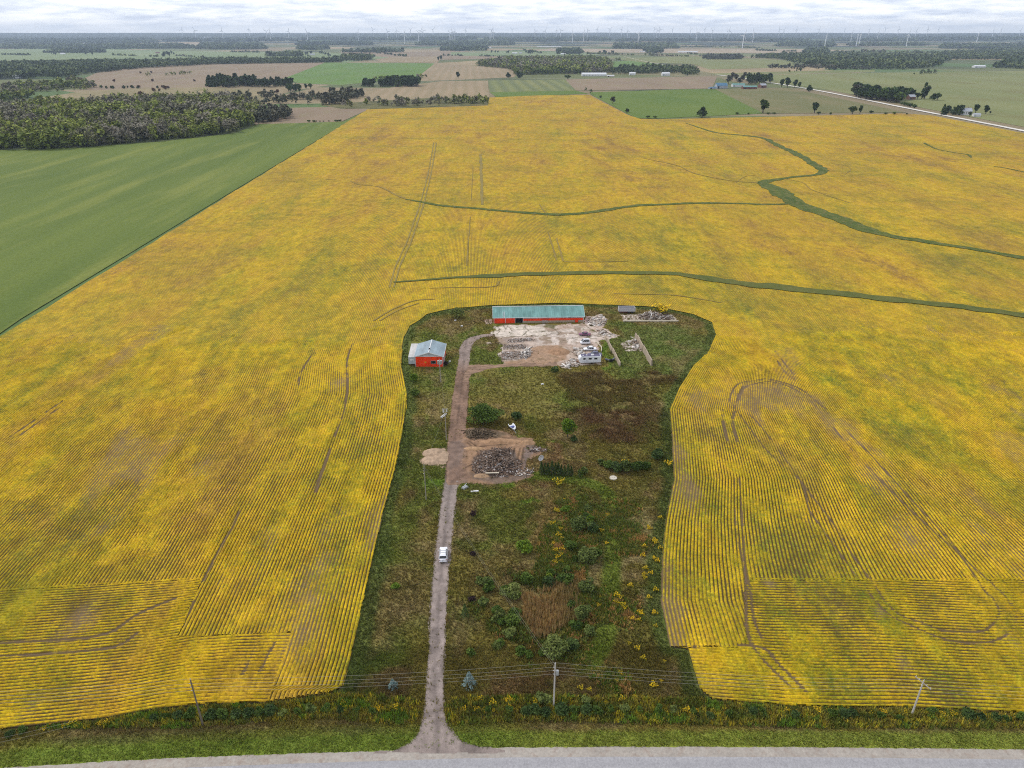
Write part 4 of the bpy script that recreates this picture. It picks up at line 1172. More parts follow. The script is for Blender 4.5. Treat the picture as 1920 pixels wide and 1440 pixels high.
m.bar((0, 0, .3), (1.2, -4.2, .3), .3, .5); m.bar((1.2, -4.25, .3), (.7, -8.2, .3), .3, .5)
put(m.build('concrete_curb', bpy.data.materials['pale_concrete']), None, 'short cream curb right of the parked white sedan', 'curb', loc=(p0[0], p0[1], .05))


# ================================================================== VEHICLES
def car(name, label, col_mat, loc, rz, L=4.7, Wd=1.86, Hh=1.7, hood=.25, wag=True, wreck=False, cat='car', group=None):
    """nose towards +Y"""
    c = empty(name, label, cat, loc, rz, group)
    hw = Wd / 2
    y0, y1 = -L / 2, L / 2
    belt = Hh * .56
    secs = [(y0, .80, .45, belt * .80), (y0 + .12, .95, .32, belt * .97), (y0 + .5, 1, .26, belt * 1.02), (y0 + 1.4, 1, .25, belt * 1.0), (0, 1, .25, belt), (y1 - hood * L - .1, 1, .25, belt), (y1 - .6, .97, .26, belt * .90), (y1 - .15, .88, .32, belt * .78), (y1, .74, .42, belt * .62)]
    rings = []
    for y, w, lo, hi in secs:
        w *= hw
        rings.append([(-w * .9, y, lo), (w * .9, y, lo), (w, y, lo + .15), (w, y, hi * .72 + .05), (w * .93, y, hi - .02), (w * .8, y, hi + .01), (-w * .8, y, hi + .01), (-w * .93, y, hi - .02), (-w, y, hi * .72 + .05), (-w, y, lo + .15)])
    MB().loft(rings).build('body', col_mat, c, bevel=0, smooth=True)
    # cabin: dark glass block with painted roof and pillars
    rb = y0 + (.35 if wag else L * .2); rt = rb + (.35 if wag else .6)
    fb = y1 - hood * L; ft = fb - .75
    bw, tw = hw * .93, hw * .74
    zt = Hh - .06
    MB().add([(-bw, rb, belt - .03), (bw, rb, belt - .03), (bw, fb, belt - .03), (-bw, fb, belt - .03), (-tw, rt, zt), (tw, rt, zt), (tw, ft, zt), (-tw, ft, zt)],
             [(3, 2, 1, 0), (4, 5, 6, 7), (1, 2, 6, 5), (3, 0, 4, 7)]).build('cabin', M_glass, c)
    lr = lambda p, q, t: tuple(p[i] + (q[i] - p[i]) * t for i in range(3))
    def pane(nm, A, B, Cc, D, ins=.08):
        n = (Vector(B) - Vector(A)).cross(Vector(D) - Vector(A)).normalized() * .012
        A, B, Cc, D = (Vector(v) + n for v in (A, B, Cc, D))
        cen = (A + B + Cc + D) / 4
        A, B, Cc, D = (v + (cen - v) * ins for v in (A, B, Cc, D))
        MB().slab(A, B, Cc, D, .01).build(nm, M_glass, c)
    A = (-bw, rb, belt); B = (bw, rb, belt); Cc = (bw, fb, belt); D = (-bw, fb, belt); a_ = (-tw, rt, zt); b_ = (tw, rt, zt); c_ = (tw, ft, zt); d_ = (-tw, ft, zt)
    pane('rear_window', A, B, b_, a_); pane('windshield', Cc, D, d_, c_, .06)
    m = MB()
    for P, Q in ((A, a_), (B, b_), (Cc, c_), (D, d_)): m.bar(P, Q, .1, .12)
    for sx in (-1, 1):
        for t in (.38, .68):
            P = (sx * bw, rb + (fb - rb) * t, belt); Q = (sx * tw, rt + (ft - rt) * t, zt); m.bar(P, Q, .06, .09)
    m.each('pillar', col_mat, c)
    for sx, nm in ((-1, 'side_window'), (1, 'side_window')):
        P, Q, q, p_ = ((bw, rb, belt), (bw, fb, belt), (tw, ft, zt), (tw, rt, zt)) if sx > 0 else ((-bw, fb, belt), (-bw, rb, belt), (-tw, rt, zt), (-tw, ft, zt))
        pane(nm, P, Q, q, p_, .07)
    rf = MB().loft([[(-tw * k1, y, z), (tw * k1, y, z), (tw * k1 * .98, y, z + .05), (tw * .5, y, z + .085), (-tw * .5, y, z + .085), (-tw * k1 * .98, y, z + .05)] for y, z, k1 in ((rt - .12, zt - .02, 1.0), (rt + .3, zt, 1.03), ((rt + ft) / 2, zt + .01, 1.03), (ft - .1, zt, 1.02), (ft + .06, zt - .03, .98))]).build('roof', col_mat, c, smooth=True)
    if wag and not wreck:
        for sx in (-1, 1): MB().bar((sx * tw * .9, rt + .1, zt + .14), (sx * tw * .9, ft - .2, zt + .14), .05, .06).build('roof_rail', M_steel, rf)
        m = MB()
        for t in (.35, .68): m.bar((-tw * .88, rt + (ft - rt) * t, zt + .13), (tw * .88, rt + (ft - rt) * t, zt + .13), .07, .04)
        m.each('cross_bar', M_steel, rf)
        MB().box(-tw * .9, tw * .9, rt - .32, rt - .10, zt + .0, zt + .05).build('spoiler', col_mat, rf)
    for sx in (-1, 1):
        for y in (y0 + .85, y1 - .9):
            w = MB().tube((sx * hw * .98, y, .34), (sx * hw * .78, y, .34), .34, n=18).build('wheel', M_tyre, c)
            MB().tube((sx * (hw * .98 + .012), y, .34), (sx * hw * .9, y, .34), .2, n=12).build('rim', M_steel, w)
        MB().box(sx * hw * .99 - .02, sx * hw * .99 + .18 * sx if sx > 0 else sx * hw * .99 + .02, fb - .5, fb - .38, belt, belt + .14).build('mirror', col_mat, c) if sx > 0 else \
            MB().box(-hw * .99 - .18, -hw * .99 + .02, fb - .5, fb - .38, belt, belt + .14).build('mirror', col_mat, c)
        MB().box(min(sx * hw * .62, sx * hw * .93), max(sx * hw * .62, sx * hw * .93), y0 - .01, y0 + .2, belt * .78, belt * .95).build('tail_light', M_redlamp, c)
        MB().box(min(sx * hw * .5, sx * hw * .84), max(sx * hw * .5, sx * hw * .84), y1 - .25, y1 - .02, belt * .58, belt * .72).build('headlight', M_steel, c)
    MB().box(-hw * .86, hw * .86, y0 - .08, y0 + .1, .34, .56).build('rear_bumper', col_mat if not wreck else M_rustm, c, bevel=.02)
    if not wreck: MB().box(-.26, .26, y0 - .03, y0 + .02, belt * .66, belt * .80).build('number_plate', M_steel, c)
    return c


M_carw = paint('white_car_paint', (0.78, 0.78, 0.82), .25, .04, 1, spec=.6)
M_carp = paint('faded_plum_paint', (0.22, 0.09, 0.15), .6, .25, 2)
M_carg = paint('dark_blue_grey_paint', (0.13, 0.13, 0.19), .5, .25, 2)
p = W(831.5, 1043)
car('suv', 'white sport utility vehicle with roof rails driving up the gravel driveway', M_carw, (p[0], p[1], .07), R(3.0), 4.75, 1.9, 1.72)
p = W(1106, 657)
car('parked_sedan', 'white sedan parked beyond the white travel trailer', M_carw, (p[0], p[1], .12), R(92), 4.9, 1.85, 1.5, .27, False)
p = W(1097, 645)
car('parked_van', 'small white van, farthest back of the parked white vehicles', M_carw, (p[0], p[1], .12), R(95), 3.9, 1.8, 1.95, .14, True)
p = W(1096, 629)
car('wrecked_car', 'faded plum wrecked car in the concrete yard near the barn', M_carp, (p[0], p[1], .1), R(84), 4.6, 1.8, 1.35, .28, False, True)
p = W(1115, 668)
car('parked_truck', 'dark blue-grey pickup half hidden behind the travel trailer', M_carg, (p[0], p[1], .12), R(90), 5.2, 1.9, 1.75, .24, False)

# --- travel trailer
p = Vector(W(1085.5, 683.2)); q = Vector(W(1126.5, 682.0))
L = (q - p).length; ang = math.atan2((q - p).y, (q - p).x)
tt = empty('travel_trailer', 'white travel trailer with dark roof at the front edge of the yard', 'trailer', (p.x, p.y, .05), ang)
rings = []
for x, zl, zh in ((0, 1.2, 2.1), (.25, .75, 2.55), (.8, .55, 2.85), (L - .25, .55, 2.9), (L, .7, 2.8)):
    rings.append([(x, 0, zl), (x, 2.4, zl), (x, 2.4, zh - .1), (x, 2.3, zh), (x, .1, zh), (x, 0, zh - .1)])
MB().loft(rings).build('body', M_whitep, tt)
rf = MB().box(.85, L - .3, .14, 2.26, 2.9, 2.96).build('roof', paint('dark_rv_roof', (.10, .09, .15), .7, .4, 1.5), tt)
MB().frus((4.4, 5.5, .7, 1.5), 2.96, (4.5, 5.4, .8, 1.4), 3.28).build('air_conditioner', M_white, rf)
MB().frus((2.6, 3.1, .9, 1.4), 2.96, (2.65, 3.05, .95, 1.35), 3.1).build('roof_hatch', M_white, rf)
MB().frus((1.3, 1.8, .6, 1.1), 2.96, (1.35, 1.75, .65, 1.05), 3.1).build('roof_hatch', M_white, rf)
for x0, x1 in ((1.5, 2.3), (3.4, 4.5), (5.4, 6.5)):
    w = MB().box(x0, x1, -.04, -.004, 1.75, 2.3).build('window', M_glass, tt)
    MB().box(x0 - .08, x1 + .08, -.03, -.006, 2.3, 2.38).box(x0 - .08, x1 + .08, -.03, -.006, 1.67, 1.75).each('window_frame', M_steel, w)
dr = MB().box(2.55, 3.2, -.035, -.004, .7, 2.4).build('door', paint('rv_door', (.62, .63, .66), .4), tt)
MB().box(2.62, 2.7, -.07, -.036, 1.4, 1.5).build('handle', M_steel, dr)
MB().box(1.2, L - .1, -.045, -.004, 1.05, 1.2).build('stripe', paint('grey_stripe', (.45, .46, .5), .4), tt)
for y in (.05, 2.1):
    for x in (4.0, 4.9): MB().tube((x, y, .36), (x, y + .25, .36), .36, n=16).build('wheel', M_tyre, tt)
MB().bar((0, 1.2, .6), (-1.2, 1.2, .55), .12, .12).bar((.3, .5, .62), (-1.1, 1.15, .58), .08, .1).bar((.3, 1.9, .62), (-1.1, 1.25, .58), .08, .1).build('hitch', M_rustm, tt)

# --- dump trailer at the back of the yard
p = Vector(W(1160, 588.5)); q = Vector(W(1191, 588.5)); L = (q - p).length
dt = empty('dump_trailer', 'grey open-topped dump trailer behind the yard right of the barn', 'trailer', (p.x, p.y, 0), 0.02)
M_dumpw = paint('scuffed_grey_body', (.44, .44, .46), .6, .2, 1.5)
y1 = 2.5
m = MB()
m.box(0, L, 0, .1, 1.0, 2.5).box(0, L, y1 - .1, y1, 1.0, 2.5).box(0, .1, .1, y1 - .1, 1.0, 2.5).box(L - .1, L, .1, y1 - .1, 1.0, 2.5).box(.1, L - .1, .1, y1 - .1, 1.0, 1.1)
m.build('dump_box', M_dumpw, dt)
MB().box(.1, L - .1, .11, y1 - .11, 1.11, 1.5).build('load', paint('dark_load', (.05, .04, .03)), dt)
m = MB()
for i in range(8): m.box(.3 + i * (L - .7) / 7, .4 + i * (L - .7) / 7, -.08, -.003, 1.02, 2.42)
m.box(-.04, L + .04, -.12, .1, 2.503, 2.6).box(-.04, L + .04, y1 - .1, y1 + .1, 2.503, 2.6)
m.each('rib', M_dumpw, dt)
MB().box(.1, L * .55, .3, y1 - .3, .55, .98).each('chassis', paint('dull_red_frame', (.18, .04, .03), .7), dt)
for y in (.05, y1 - .35):
    for x in (L - 2.6, L - 1.2): MB().tube((x, y, .5), (x, y + .3, .5), .5, n=16).build('wheel', M_tyre, dt)

# --- small dark implement by the left bunker wall
p = W(1144, 678)
im = empty('farm_implement', 'dark broken farm implement beside the left bunker wall', 'implement', (p[0], p[1], .05), .2)
MB().bar((-1.6, .9, .8), (.4, -.4, .5), .5, .25).bar((.2, -.5, .5), (1.9, .8, .9), .35, .25).each('frame', M_carg, im)
MB().frus((-.5, .9, -.9, .2), .3, (-.2, .7, -.7, .0), 1.0).build('engine', M_dark, im)
for x in (-1.3, 1.4): MB().tube((x, .3, .35), (x + .2, .3, .35), .36, n=14).build('wheel', M_tyre, im)

# --- small boat on a trailer by the shrubs
p = W(961, 804)
bo = empty('boat', 'small white boat with blue seat lying near the big shrub', 'boat', (p[0], p[1], 0), R(200))
rings = []
for y, w, z0 in ((-1.7, .85, .3), (-.6, .95, .25), (.6, .8, .3), (1.5, .42, .5), (2.0, .06, .75)):
    rings.append([(-w * .45, y, z0), (w * .45, y, z0), (w, y, .95), (w * .85, y, .95), (w * .4, y, z0 + .12), (-w * .4, y, z0 + .12), (-w * .85, y, .95), (-w, y, .95)])
MB().loft(rings).build('hull', M_whitep, bo)
MB().box(-.7, .7, -.5, .15, .55, .8).each('seat', paint('blue_seat', (.08, .1, .28), .6), bo)
MB().bar((0, 1.6, .3), (0, 3.2, .25), .1, .1).bar((-.6, -1.4, .25), (0, 1.7, .28), .08, .08).bar((.6, -1.4, .25), (0, 1.7, .28), .08, .08).build('cradle', M_steel, bo)
for x in (-.95, .95): MB().tube((x, -.6, .25), (x * 1.12, -.6, .25), .26, n=12).build('wheel', M_tyre, bo)

# --- odds and ends lying about
p = W(1150, 897)
put(MB().tube((0, 0, 0), (0, 0, .28), 1.05, .95, 20).tube((0, 0, .28), (0, 0, .4), .35, .3, 12).build('cistern_lid', paint('cream_concrete', (.55, .5, .42), .8), smooth=False), None, 'round cream concrete lid in the mown grass', 'lid', loc=(p[0], p[1], .02))
p = W(1014, 868)
sd_ = empty('satellite_dish', 'grey satellite dish at the left end of the cedar row', 'dish', (p[0], p[1], 0), .6)
MB().tube((0, 0, 0), (0, 0, 1.4), .05, n=8).build('mast', M_steel, sd_)
rings = [[(r_ * math.cos(t), -.18 * (r_ ** 2) + yy, 1.6 + r_ * math.sin(t)) for t in np.linspace(0, 2 * math.pi, 16, endpoint=False)] for r_, yy in ((.05, 0.2), (.5, .14), (.9, .06), (.92, .10), (.5, .2), (.05, .26))]
MB().loft(rings).build('dish', M_white, sd_)
p = W(890, 922)
put(MB().box(-1.0, 1.0, -.25, .25, 0, .25).build('bench_slab', M_white, bevel=.04), None, 'white slab lying in the grass right of the driveway', 'slab', loc=(p[0], p[1], .03), rz=.15)
p = W(872, 915)
m = MB().frus((-.9, .9, -.5, .5), 0, (-.7, .6, -.4, .4), .5).bar((-.8, 0, .5), (.9, .3, .9), .1, .1)
put(m.build('scrap_metal', M_steel), None, 'bent grey scrap metal right of the driveway below the diggings', 'scrap', loc=(p[0], p[1], .03), rz=.8)
p = W(923, 892)
put(MB().box(-1.8, 1.8, -.18, .18, .2, .4).build('white_beam', bpy.data.materials['pale_concrete']), None, 'white beam lying across the front of the demolition rubble', 'beam', loc=(p[0], p[1], .6), rz=.05)
p = W(843.5, 679)
put(MB().frus((-.4, .4, -.3, .3), 0, (-.33, .33, -.22, .22), .5).build('water_tub', M_white), None, 'small white tub in the grass right of the workshop', 'tub', loc=(p[0], p[1], .03))
p = W(917, 644)
put(MB().frus((-1.0, 1.0, -.7, .7), 0, (-.8, .7, -.6, .6), .3).build('loose_slab', M_concw), None, 'pale loose slab on the grass left of the rubble rows', 'slab', loc=(p[0], p[1], .03), rz=.4)
for (a, b, lb) in ((854, 601.5, 'small white block in the weeds left of the barn'), (1017, 721, 'tiny white drum in the mown grass below the yard'), (866, 612, 'pale scrap stone in the weeds left of the barn')):
    p = W(a, b)
    put(MB().frus((-.45, .45, -.3, .3), 0, (-.35, .35, -.2, .2), .35).build('white_block', M_white), None, lb, 'block', loc=(p[0], p[1], .05), rz=.3)

# ================================================================== POLES AND LINES
def pole(label, base, h, lean=(0, 0), mat=None, arm=None, r0=.17, r1=.11, group=None):
    b = W(*base)
    o = empty('utility_pole', label, 'utility pole', (b[0], b[1], 0))
    T = (lean[0] * h, lean[1] * h, h)
    MB().tube((0, 0, 0), T, r0, r1, 10).build('post', mat or M_wood, o)
    if arm:
        az, la, dz = arm
        c = Vector(T) * ((h - dz) / h)
        d = Vector((math.cos(az), math.sin(az), 0)) * la / 2
        ar = MB().bar(c - d, c + d, .12, .14).build('crossarm', M_wood, o)
        m = MB()
        for t in (-.9, -.45, .45, .9):
            q = c + d * t; m.tube(q + Vector((0, 0, .07)), q + Vector((0, 0, .32)), .05, .04, 6)
        m.each('insulator', M_white, ar)
    m = MB().tube((T[0], T[1], h), (T[0], T[1], h + .3), .05, .04, 6)
    for z in (.8, 1.6, 2.4): m.tube((T[0] - .12, T[1] - .05, h - z), (T[0] - .3, T[1] - .12, h - z + .1), .045, n=6)
    m.each('insulator', M_white, o)
    return o, Vector((b[0] + T[0], b[1] + T[1], h))


PL, tL = pole('dark wooden utility pole among the roadside shrubs at lower left', (381, 1361), 10.9, (0.0, 0.0), M_woodd)
PC, tC = pole('pale wooden utility pole at the road below the reeds', (1038, 1327), 10.6, (0, 0), paint('pale_pole_wood', (.47, .44, .41), .8, .15, 1.5))
PR, tR = pole('pale wooden utility pole with a slanted crossarm at lower right', (1709, 1341), 8.3, (0.0, 0.0), bpy.data.materials['pale_pole_wood'], arm=(R(115), 3.0, .5))
MB().frus((.15, .65, -.25, .25), 8.0, (.15, .65, -.25, .25), 9.0).each('transformer', M_steel, PC, bevel=.08)
PD, tD = pole('thin grey service pole in the grass left of the driveway', (799, 937), 10.2, (0, 0), M_wood, r0=.11, r1=.08)
PH, tH = pole('service pole with a white crossarm between driveway and large shrub', (837, 826), 10.4, (0.0, 0.0), M_wood, arm=(R(10), 1.5, .2), r0=.12, r1=.09)
MB().box(-.65, -.4, -.14, .14, 9.2, 10.0).box(.4, .62, -.14, .14, 9.4, 10.1).each('transformer', M_whitep, PH)
PS, tS = pole('service pole with grey transformer cans at the corner of the red workshop', (826, 716), 8.2, (0, 0), M_wood, r0=.14, r1=.1)
m = MB()
for x, y in ((-.45, 0), (.1, -.4), (.5, .1)): m.tube((x, y, 6.6), (x, y, 7.9), .32, n=12)
m.each('transformer', M_steel, PS)
p = W(826, 784)
m = MB().bar((0, 0, .3), (1.4, 2.6, .35), .2, .12).bar((.4, -.3, .3), (1.7, 2.2, .35), .16, .12)
put(m.build('white_rails', M_white), None, 'pair of white rails lying in the grass left of the driveway', 'rails', loc=(p[0], p[1], 0))


def wire(a, b, sag, label, group, r=.016, nm='power_line'):
    a = Vector(a); b = Vector(b); n = 16
    m = MB(); last = a
    pts = [a.lerp(b, i / n) - Vector((0, 0, sag * 4 * (i / n) * (1 - i / n))) for i in range(n + 1)]
    rings = []
    d = (b - a).normalized(); u = d.cross(Vector((0, 0, 1))).normalized(); w = u.cross(d)
    for p in pts: rings.append([tuple(p + u * r * math.cos(t) + w * r * math.sin(t)) for t in (0, 2.09, 4.19)])
    m.loft(rings)
    put(m.build(nm, M_wire), None, label, 'power line', group)


M_wire = paint('aluminium_wire', (0.27, 0.255, 0.21), .6)
tLL = tL + (tL - tC) * 0.95; tRR = tR + (tR - tC) * 0.95
off = [(0, 0, .2), (-.15, -.05, -.75), (-.15, -.05, -1.55), (-.15, -.05, -2.35)]
for A, B, g in ((tLL, tL, 'left of the lower left pole'), (tL, tC, 'between the lower left pole and the middle road pole'), (tC, tR, 'between the middle road pole and the lower right pole'), (tR, tRR, 'right of the lower right pole')):
    for i, o_ in enumerate(off):
        wire(A + Vector(o_), B + Vector(o_), .9, ('topmost', 'second from top', 'third from top', 'lowest')[i] + ' roadside power line ' + g, 'power lines along the road')
wire(tC + Vector((0, 0, -.3)), tD, 1.6, 'upper service wire rising from the road pole to the thin grey pole', 'service wires', .014)
wire(tC + Vector((0, 0, -1.0)), tD - Vector((0, 0, .7)), 1.7, 'lower service wire rising from the road pole to the thin grey pole', 'service wires', .014)
wire(tD, tH - Vector((0, 0, .3)), .8, 'service wire from the thin grey pole to the white-armed pole', 'service wires', .014)
wire(tH - Vector((0, 0, .3)), tS, .8, 'service wire from the white-armed pole to the workshop pole', 'service wires', .014)
a_ = W(-20, 1416); b_ = W(135, 1371)
for i in range(2):
    wire((a_[0] - 6, a_[1] - 2 + i * .8, 3.0), (b_[0], b_[1] + i * 1.0, 1.2), .3, ('nearer' if i == 0 else 'farther') + ' thin guy wire over the verge at bottom left', 'guy wires', .014, 'guy_wire')
# ================================================================== VEGETATION
def leaf_cloud(P, size, r, up=0.35, quad=True):
    """one small leaf-clump face at every point; P (n,3), size (n,)"""
    n = len(P)
    nr = r.normal(0, 1, (n, 3)); nr[:, 2] = np.abs(nr[:, 2]) + up
    nr /= np.linalg.norm(nr, axis=1)[:, None]
    t = np.cross(nr, r.normal(0, 1, (n, 3))); t /= np.linalg.norm(t, axis=1)[:, None] + 1e-9
    b = np.cross(nr, t)
    s = size[:, None] * 0.5
    k = r.uniform(.55, 1.0, (n, 1))
    V = np.stack([P - t * s - b * s * k, P + t * s - b * s * k * .6, P + t * s * .8 + b * s * k, P - t * s * .7 + b * s * k * .9], 1)
    return V.reshape(-1, 3), np.arange(n * 4).reshape(n, 4)


def crown_points(kind, n, r, lobes=7):
    """points of a crown of height 1 standing on z=0, radius about 0.5"""
    if kind == 'cone':
        z = r.random(n) ** 0.75
        z = 1 - (1 - z) ** 1.3
        rad = (1 - z) * 0.5 * (0.8 + 0.35 * r.random(n)) + 0.015
        a = r.uniform(0, 6.283, n)
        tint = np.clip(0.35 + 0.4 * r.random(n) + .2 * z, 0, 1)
        return np.c_[np.cos(a) * rad, np.sin(a) * rad, 0.03 + z * .97], tint
    L = []
    for i in range(lobes):
        a = r.uniform(0, 6.283); q = r.uniform(.0, .30)
        zc = r.uniform(.32, .80) if kind == 'tree' else r.uniform(.25, .68)
        q *= (1.15 - abs(zc - .5))
        L.append((math.cos(a) * q, math.sin(a) * q, zc, r.uniform(.14, .25), r.uniform(.12, .2), r.random()))
    if kind == 'shrub': L.append((0, 0, .35, .36, .3, .5))
    wts = np.array([l[3] ** 2 for l in L]); wts /= wts.sum()
    li = r.choice(len(L), n, p=wts)
    La = np.array(L)[li]
    d = r.normal(0, 1, (n, 3)); d /= np.linalg.norm(d, axis=1)[:, None]
    d[:, 2] = np.where(r.random(n) < .35, -d[:, 2], np.abs(d[:, 2]))
    rr = r.uniform(.62, 1.08, n) ** .8
    P = np.c_[La[:, 0] + d[:, 0] * La[:, 3] * rr, La[:, 1] + d[:, 1] * La[:, 3] * rr, La[:, 2] + d[:, 2] * La[:, 4] * rr]
    P[:, 2] = np.clip(P[:, 2], .03, 1)
    tint = np.clip(La[:, 5] * .55 + r.random(n) * .45, 0, 1)
    return P, tint


M_leaf = foliage('leaf_green', [(0.1, (0.028, 0.052, 0.010)), (0.5, (0.068, 0.11, 0.018)), (0.9, (0.13, 0.18, 0.03))])
M_leafd = foliage('leaf_dark', [(0.1, (0.022, 0.042, 0.014)), (0.5, (0.052, 0.085, 0.022)), (0.9, (0.105, 0.145, 0.04))])
M_leafy = foliage('leaf_bright', [(0.1, (0.04, 0.08, 0.008)), (0.5, (0.115, 0.185, 0.016)), (0.9, (0.26, 0.31, 0.035))])
M_leafw = foliage('leaf_willow', [(0.1, (0.05, 0.078, 0.02)), (0.5, (0.11, 0.14, 0.034)), (0.9, (0.19, 0.215, 0.06))])
M_leafg = foliage('leaf_grey', [(0.1, (0.055, 0.058, 0.035)), (0.5, (0.10, 0.098, 0.062)), (0.9, (0.16, 0.15, 0.105))])
M_leafb = foliage('leaf_blue_spruce', [(0.1, (0.07, 0.12, 0.11)), (0.5, (0.15, 0.22, 0.21)), (0.9, (0.27, 0.35, 0.34))])
M_leafm = foliage('leaf_maroon', [(0.1, (0.016, 0.010, 0.010)), (0.5, (0.032, 0.02, 0.02)), (0.9, (0.055, 0.03, 0.028))])
M_gold = foliage('goldenrod_bloom', [(0.1, (0.10, 0.11, 0.015)), (0.42, (0.24, 0.21, 0.014)), (0.66, (0.50, 0.34, 0.012)), (0.92, (0.74, 0.46, 0.015))])
M_redl = foliage('leaf_rust', [(0.1, (0.06, 0.03, 0.02)), (0.5, (0.11, 0.05, 0.03)), (0.9, (0.17, 0.09, 0.04))])
M_bark = paint('bark', (0.10, 0.08, 0.06), .95, .3, 2)
SEED = [100]


def plant(name, label, cat, loc, h, w, kind, mat, n, leaf, trunk=True, lobes=8, group=None, link=True):
    SEED[0] += 1
    r = np.random.default_rng(SEED[0])
    o = empty(name, label, cat, loc, r.uniform(0, 6.28), group)
    P, t = crown_points(kind, n, r, lobes)
    P = P * np.array((w, w, h))
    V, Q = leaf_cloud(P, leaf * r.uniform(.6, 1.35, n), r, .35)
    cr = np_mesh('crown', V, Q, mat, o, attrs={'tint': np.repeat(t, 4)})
    if trunk:
        m = MB(); th = h * (.55 if kind == 'tree' else .5)
        m.tube((0, 0, -.1), (0, 0, th), .02 * h + .04, .012 * h, 7)
        for i in range(5):
            a = i * 1.3 + r.uniform(0, 1); z0 = th * r.uniform(.35, .95)
            m.tube((0, 0, z0), (math.cos(a) * w * .28, math.sin(a) * w * .28, z0 + h * .25), .010 * h + .015, .006, 5)
        m.build('trunk' if kind != 'shrub' else 'stem', M_bark, o)
    return o


def at(px, py, z=0.02):
    q = W(px, py); return (q[0], q[1], z)


# --- plants of the farmyard
plant('shrub', 'large spreading green shrub right of the driveway behind the diggings', 'shrub', at(911, 789), 6.0, 12.0, 'shrub', M_leaf, 4200, .42, lobes=16)
plant('shrub', 'small dark shrub just right of the large spreading shrub', 'shrub', at(968, 786), 3.4, 4.4, 'shrub', M_leafd, 900, .36)
plant('tree', 'lone bright green tree right of the sand bank', 'tree', at(1064, 820), 6.2, 6.6, 'tree', M_leafy, 1900, .38, lobes=11)
plant('shrub', 'small dark shrub at the foot of the lone bright green tree', 'shrub', at(1076, 828), 2.2, 2.8, 'shrub', M_leafd, 400, .32)
plant('shrub', 'rounded lime-green bush in the grass left of the marsh', 'shrub', at(985, 1037), 4.0, 4.6, 'shrub', M_leafy, 1500, .32, lobes=9)
plant('shrub', 'low bright green bush in the left grass strip', 'shrub', at(741, 1103), 1.4, 2.4, 'shrub', M_leafy, 420, .25)
plant('cedar', 'narrow dark cedar standing alone right of the driveway', 'cedar', at(872, 1157), 3.4, 1.7, 'cone', M_leafd, 520, .24)
plant('shrub', 'small green bush right of the driveway near the road', 'shrub', at(883, 1229), 2.2, 2.2, 'shrub', M_leaf, 420, .26)
plant('spruce', 'blue spruce right of the driveway near the road', 'spruce', at(880, 1286), 3.4, 2.6, 'cone', M_leafb, 620, .24)
plant('spruce', 'smaller blue spruce left of the driveway near the road', 'spruce', at(737, 1290), 2.1, 2.0, 'cone', M_leafb, 420, .22)
plant('shrub', 'yellow-green bush in front of the red workshop', 'shrub', at(776, 716), 3.8, 3.8, 'shrub', M_leafy, 900, .34)
plant('shrub', 'dark green bush below the yellow-green one by the workshop', 'shrub', at(778, 742), 3.0, 4.0, 'shrub', M_leaf, 800, .34)
plant('tree', 'pale leafy tree at the crop edge left of the barn', 'tree', at(856, 597), 5.6, 7.5, 'shrub', M_leafw, 1300, .42)
plant('shrub', 'bush at the front edge of the concrete yard', 'shrub', at(1040, 697), 2.4, 4.0, 'shrub', M_leafd, 700, .34)
plant('shrub', 'dark weedy bush against the right corner of the workshop', 'shrub', at(836, 686), 2.2, 2.4, 'shrub', M_leafm, 400, .3)
for (x, y, lb) in ((887, 967, 'dark purple bush farthest from the road beside the driveway'), (886, 1042, 'dark purple bush right of the white vehicle on the driveway'), (885, 1128, 'dark purple bush nearest the road beside the driveway')):
    plant('shrub', lb, 'shrub', at(x, y), 1.6, 1.9, 'shrub', M_leafm, 300, .24)
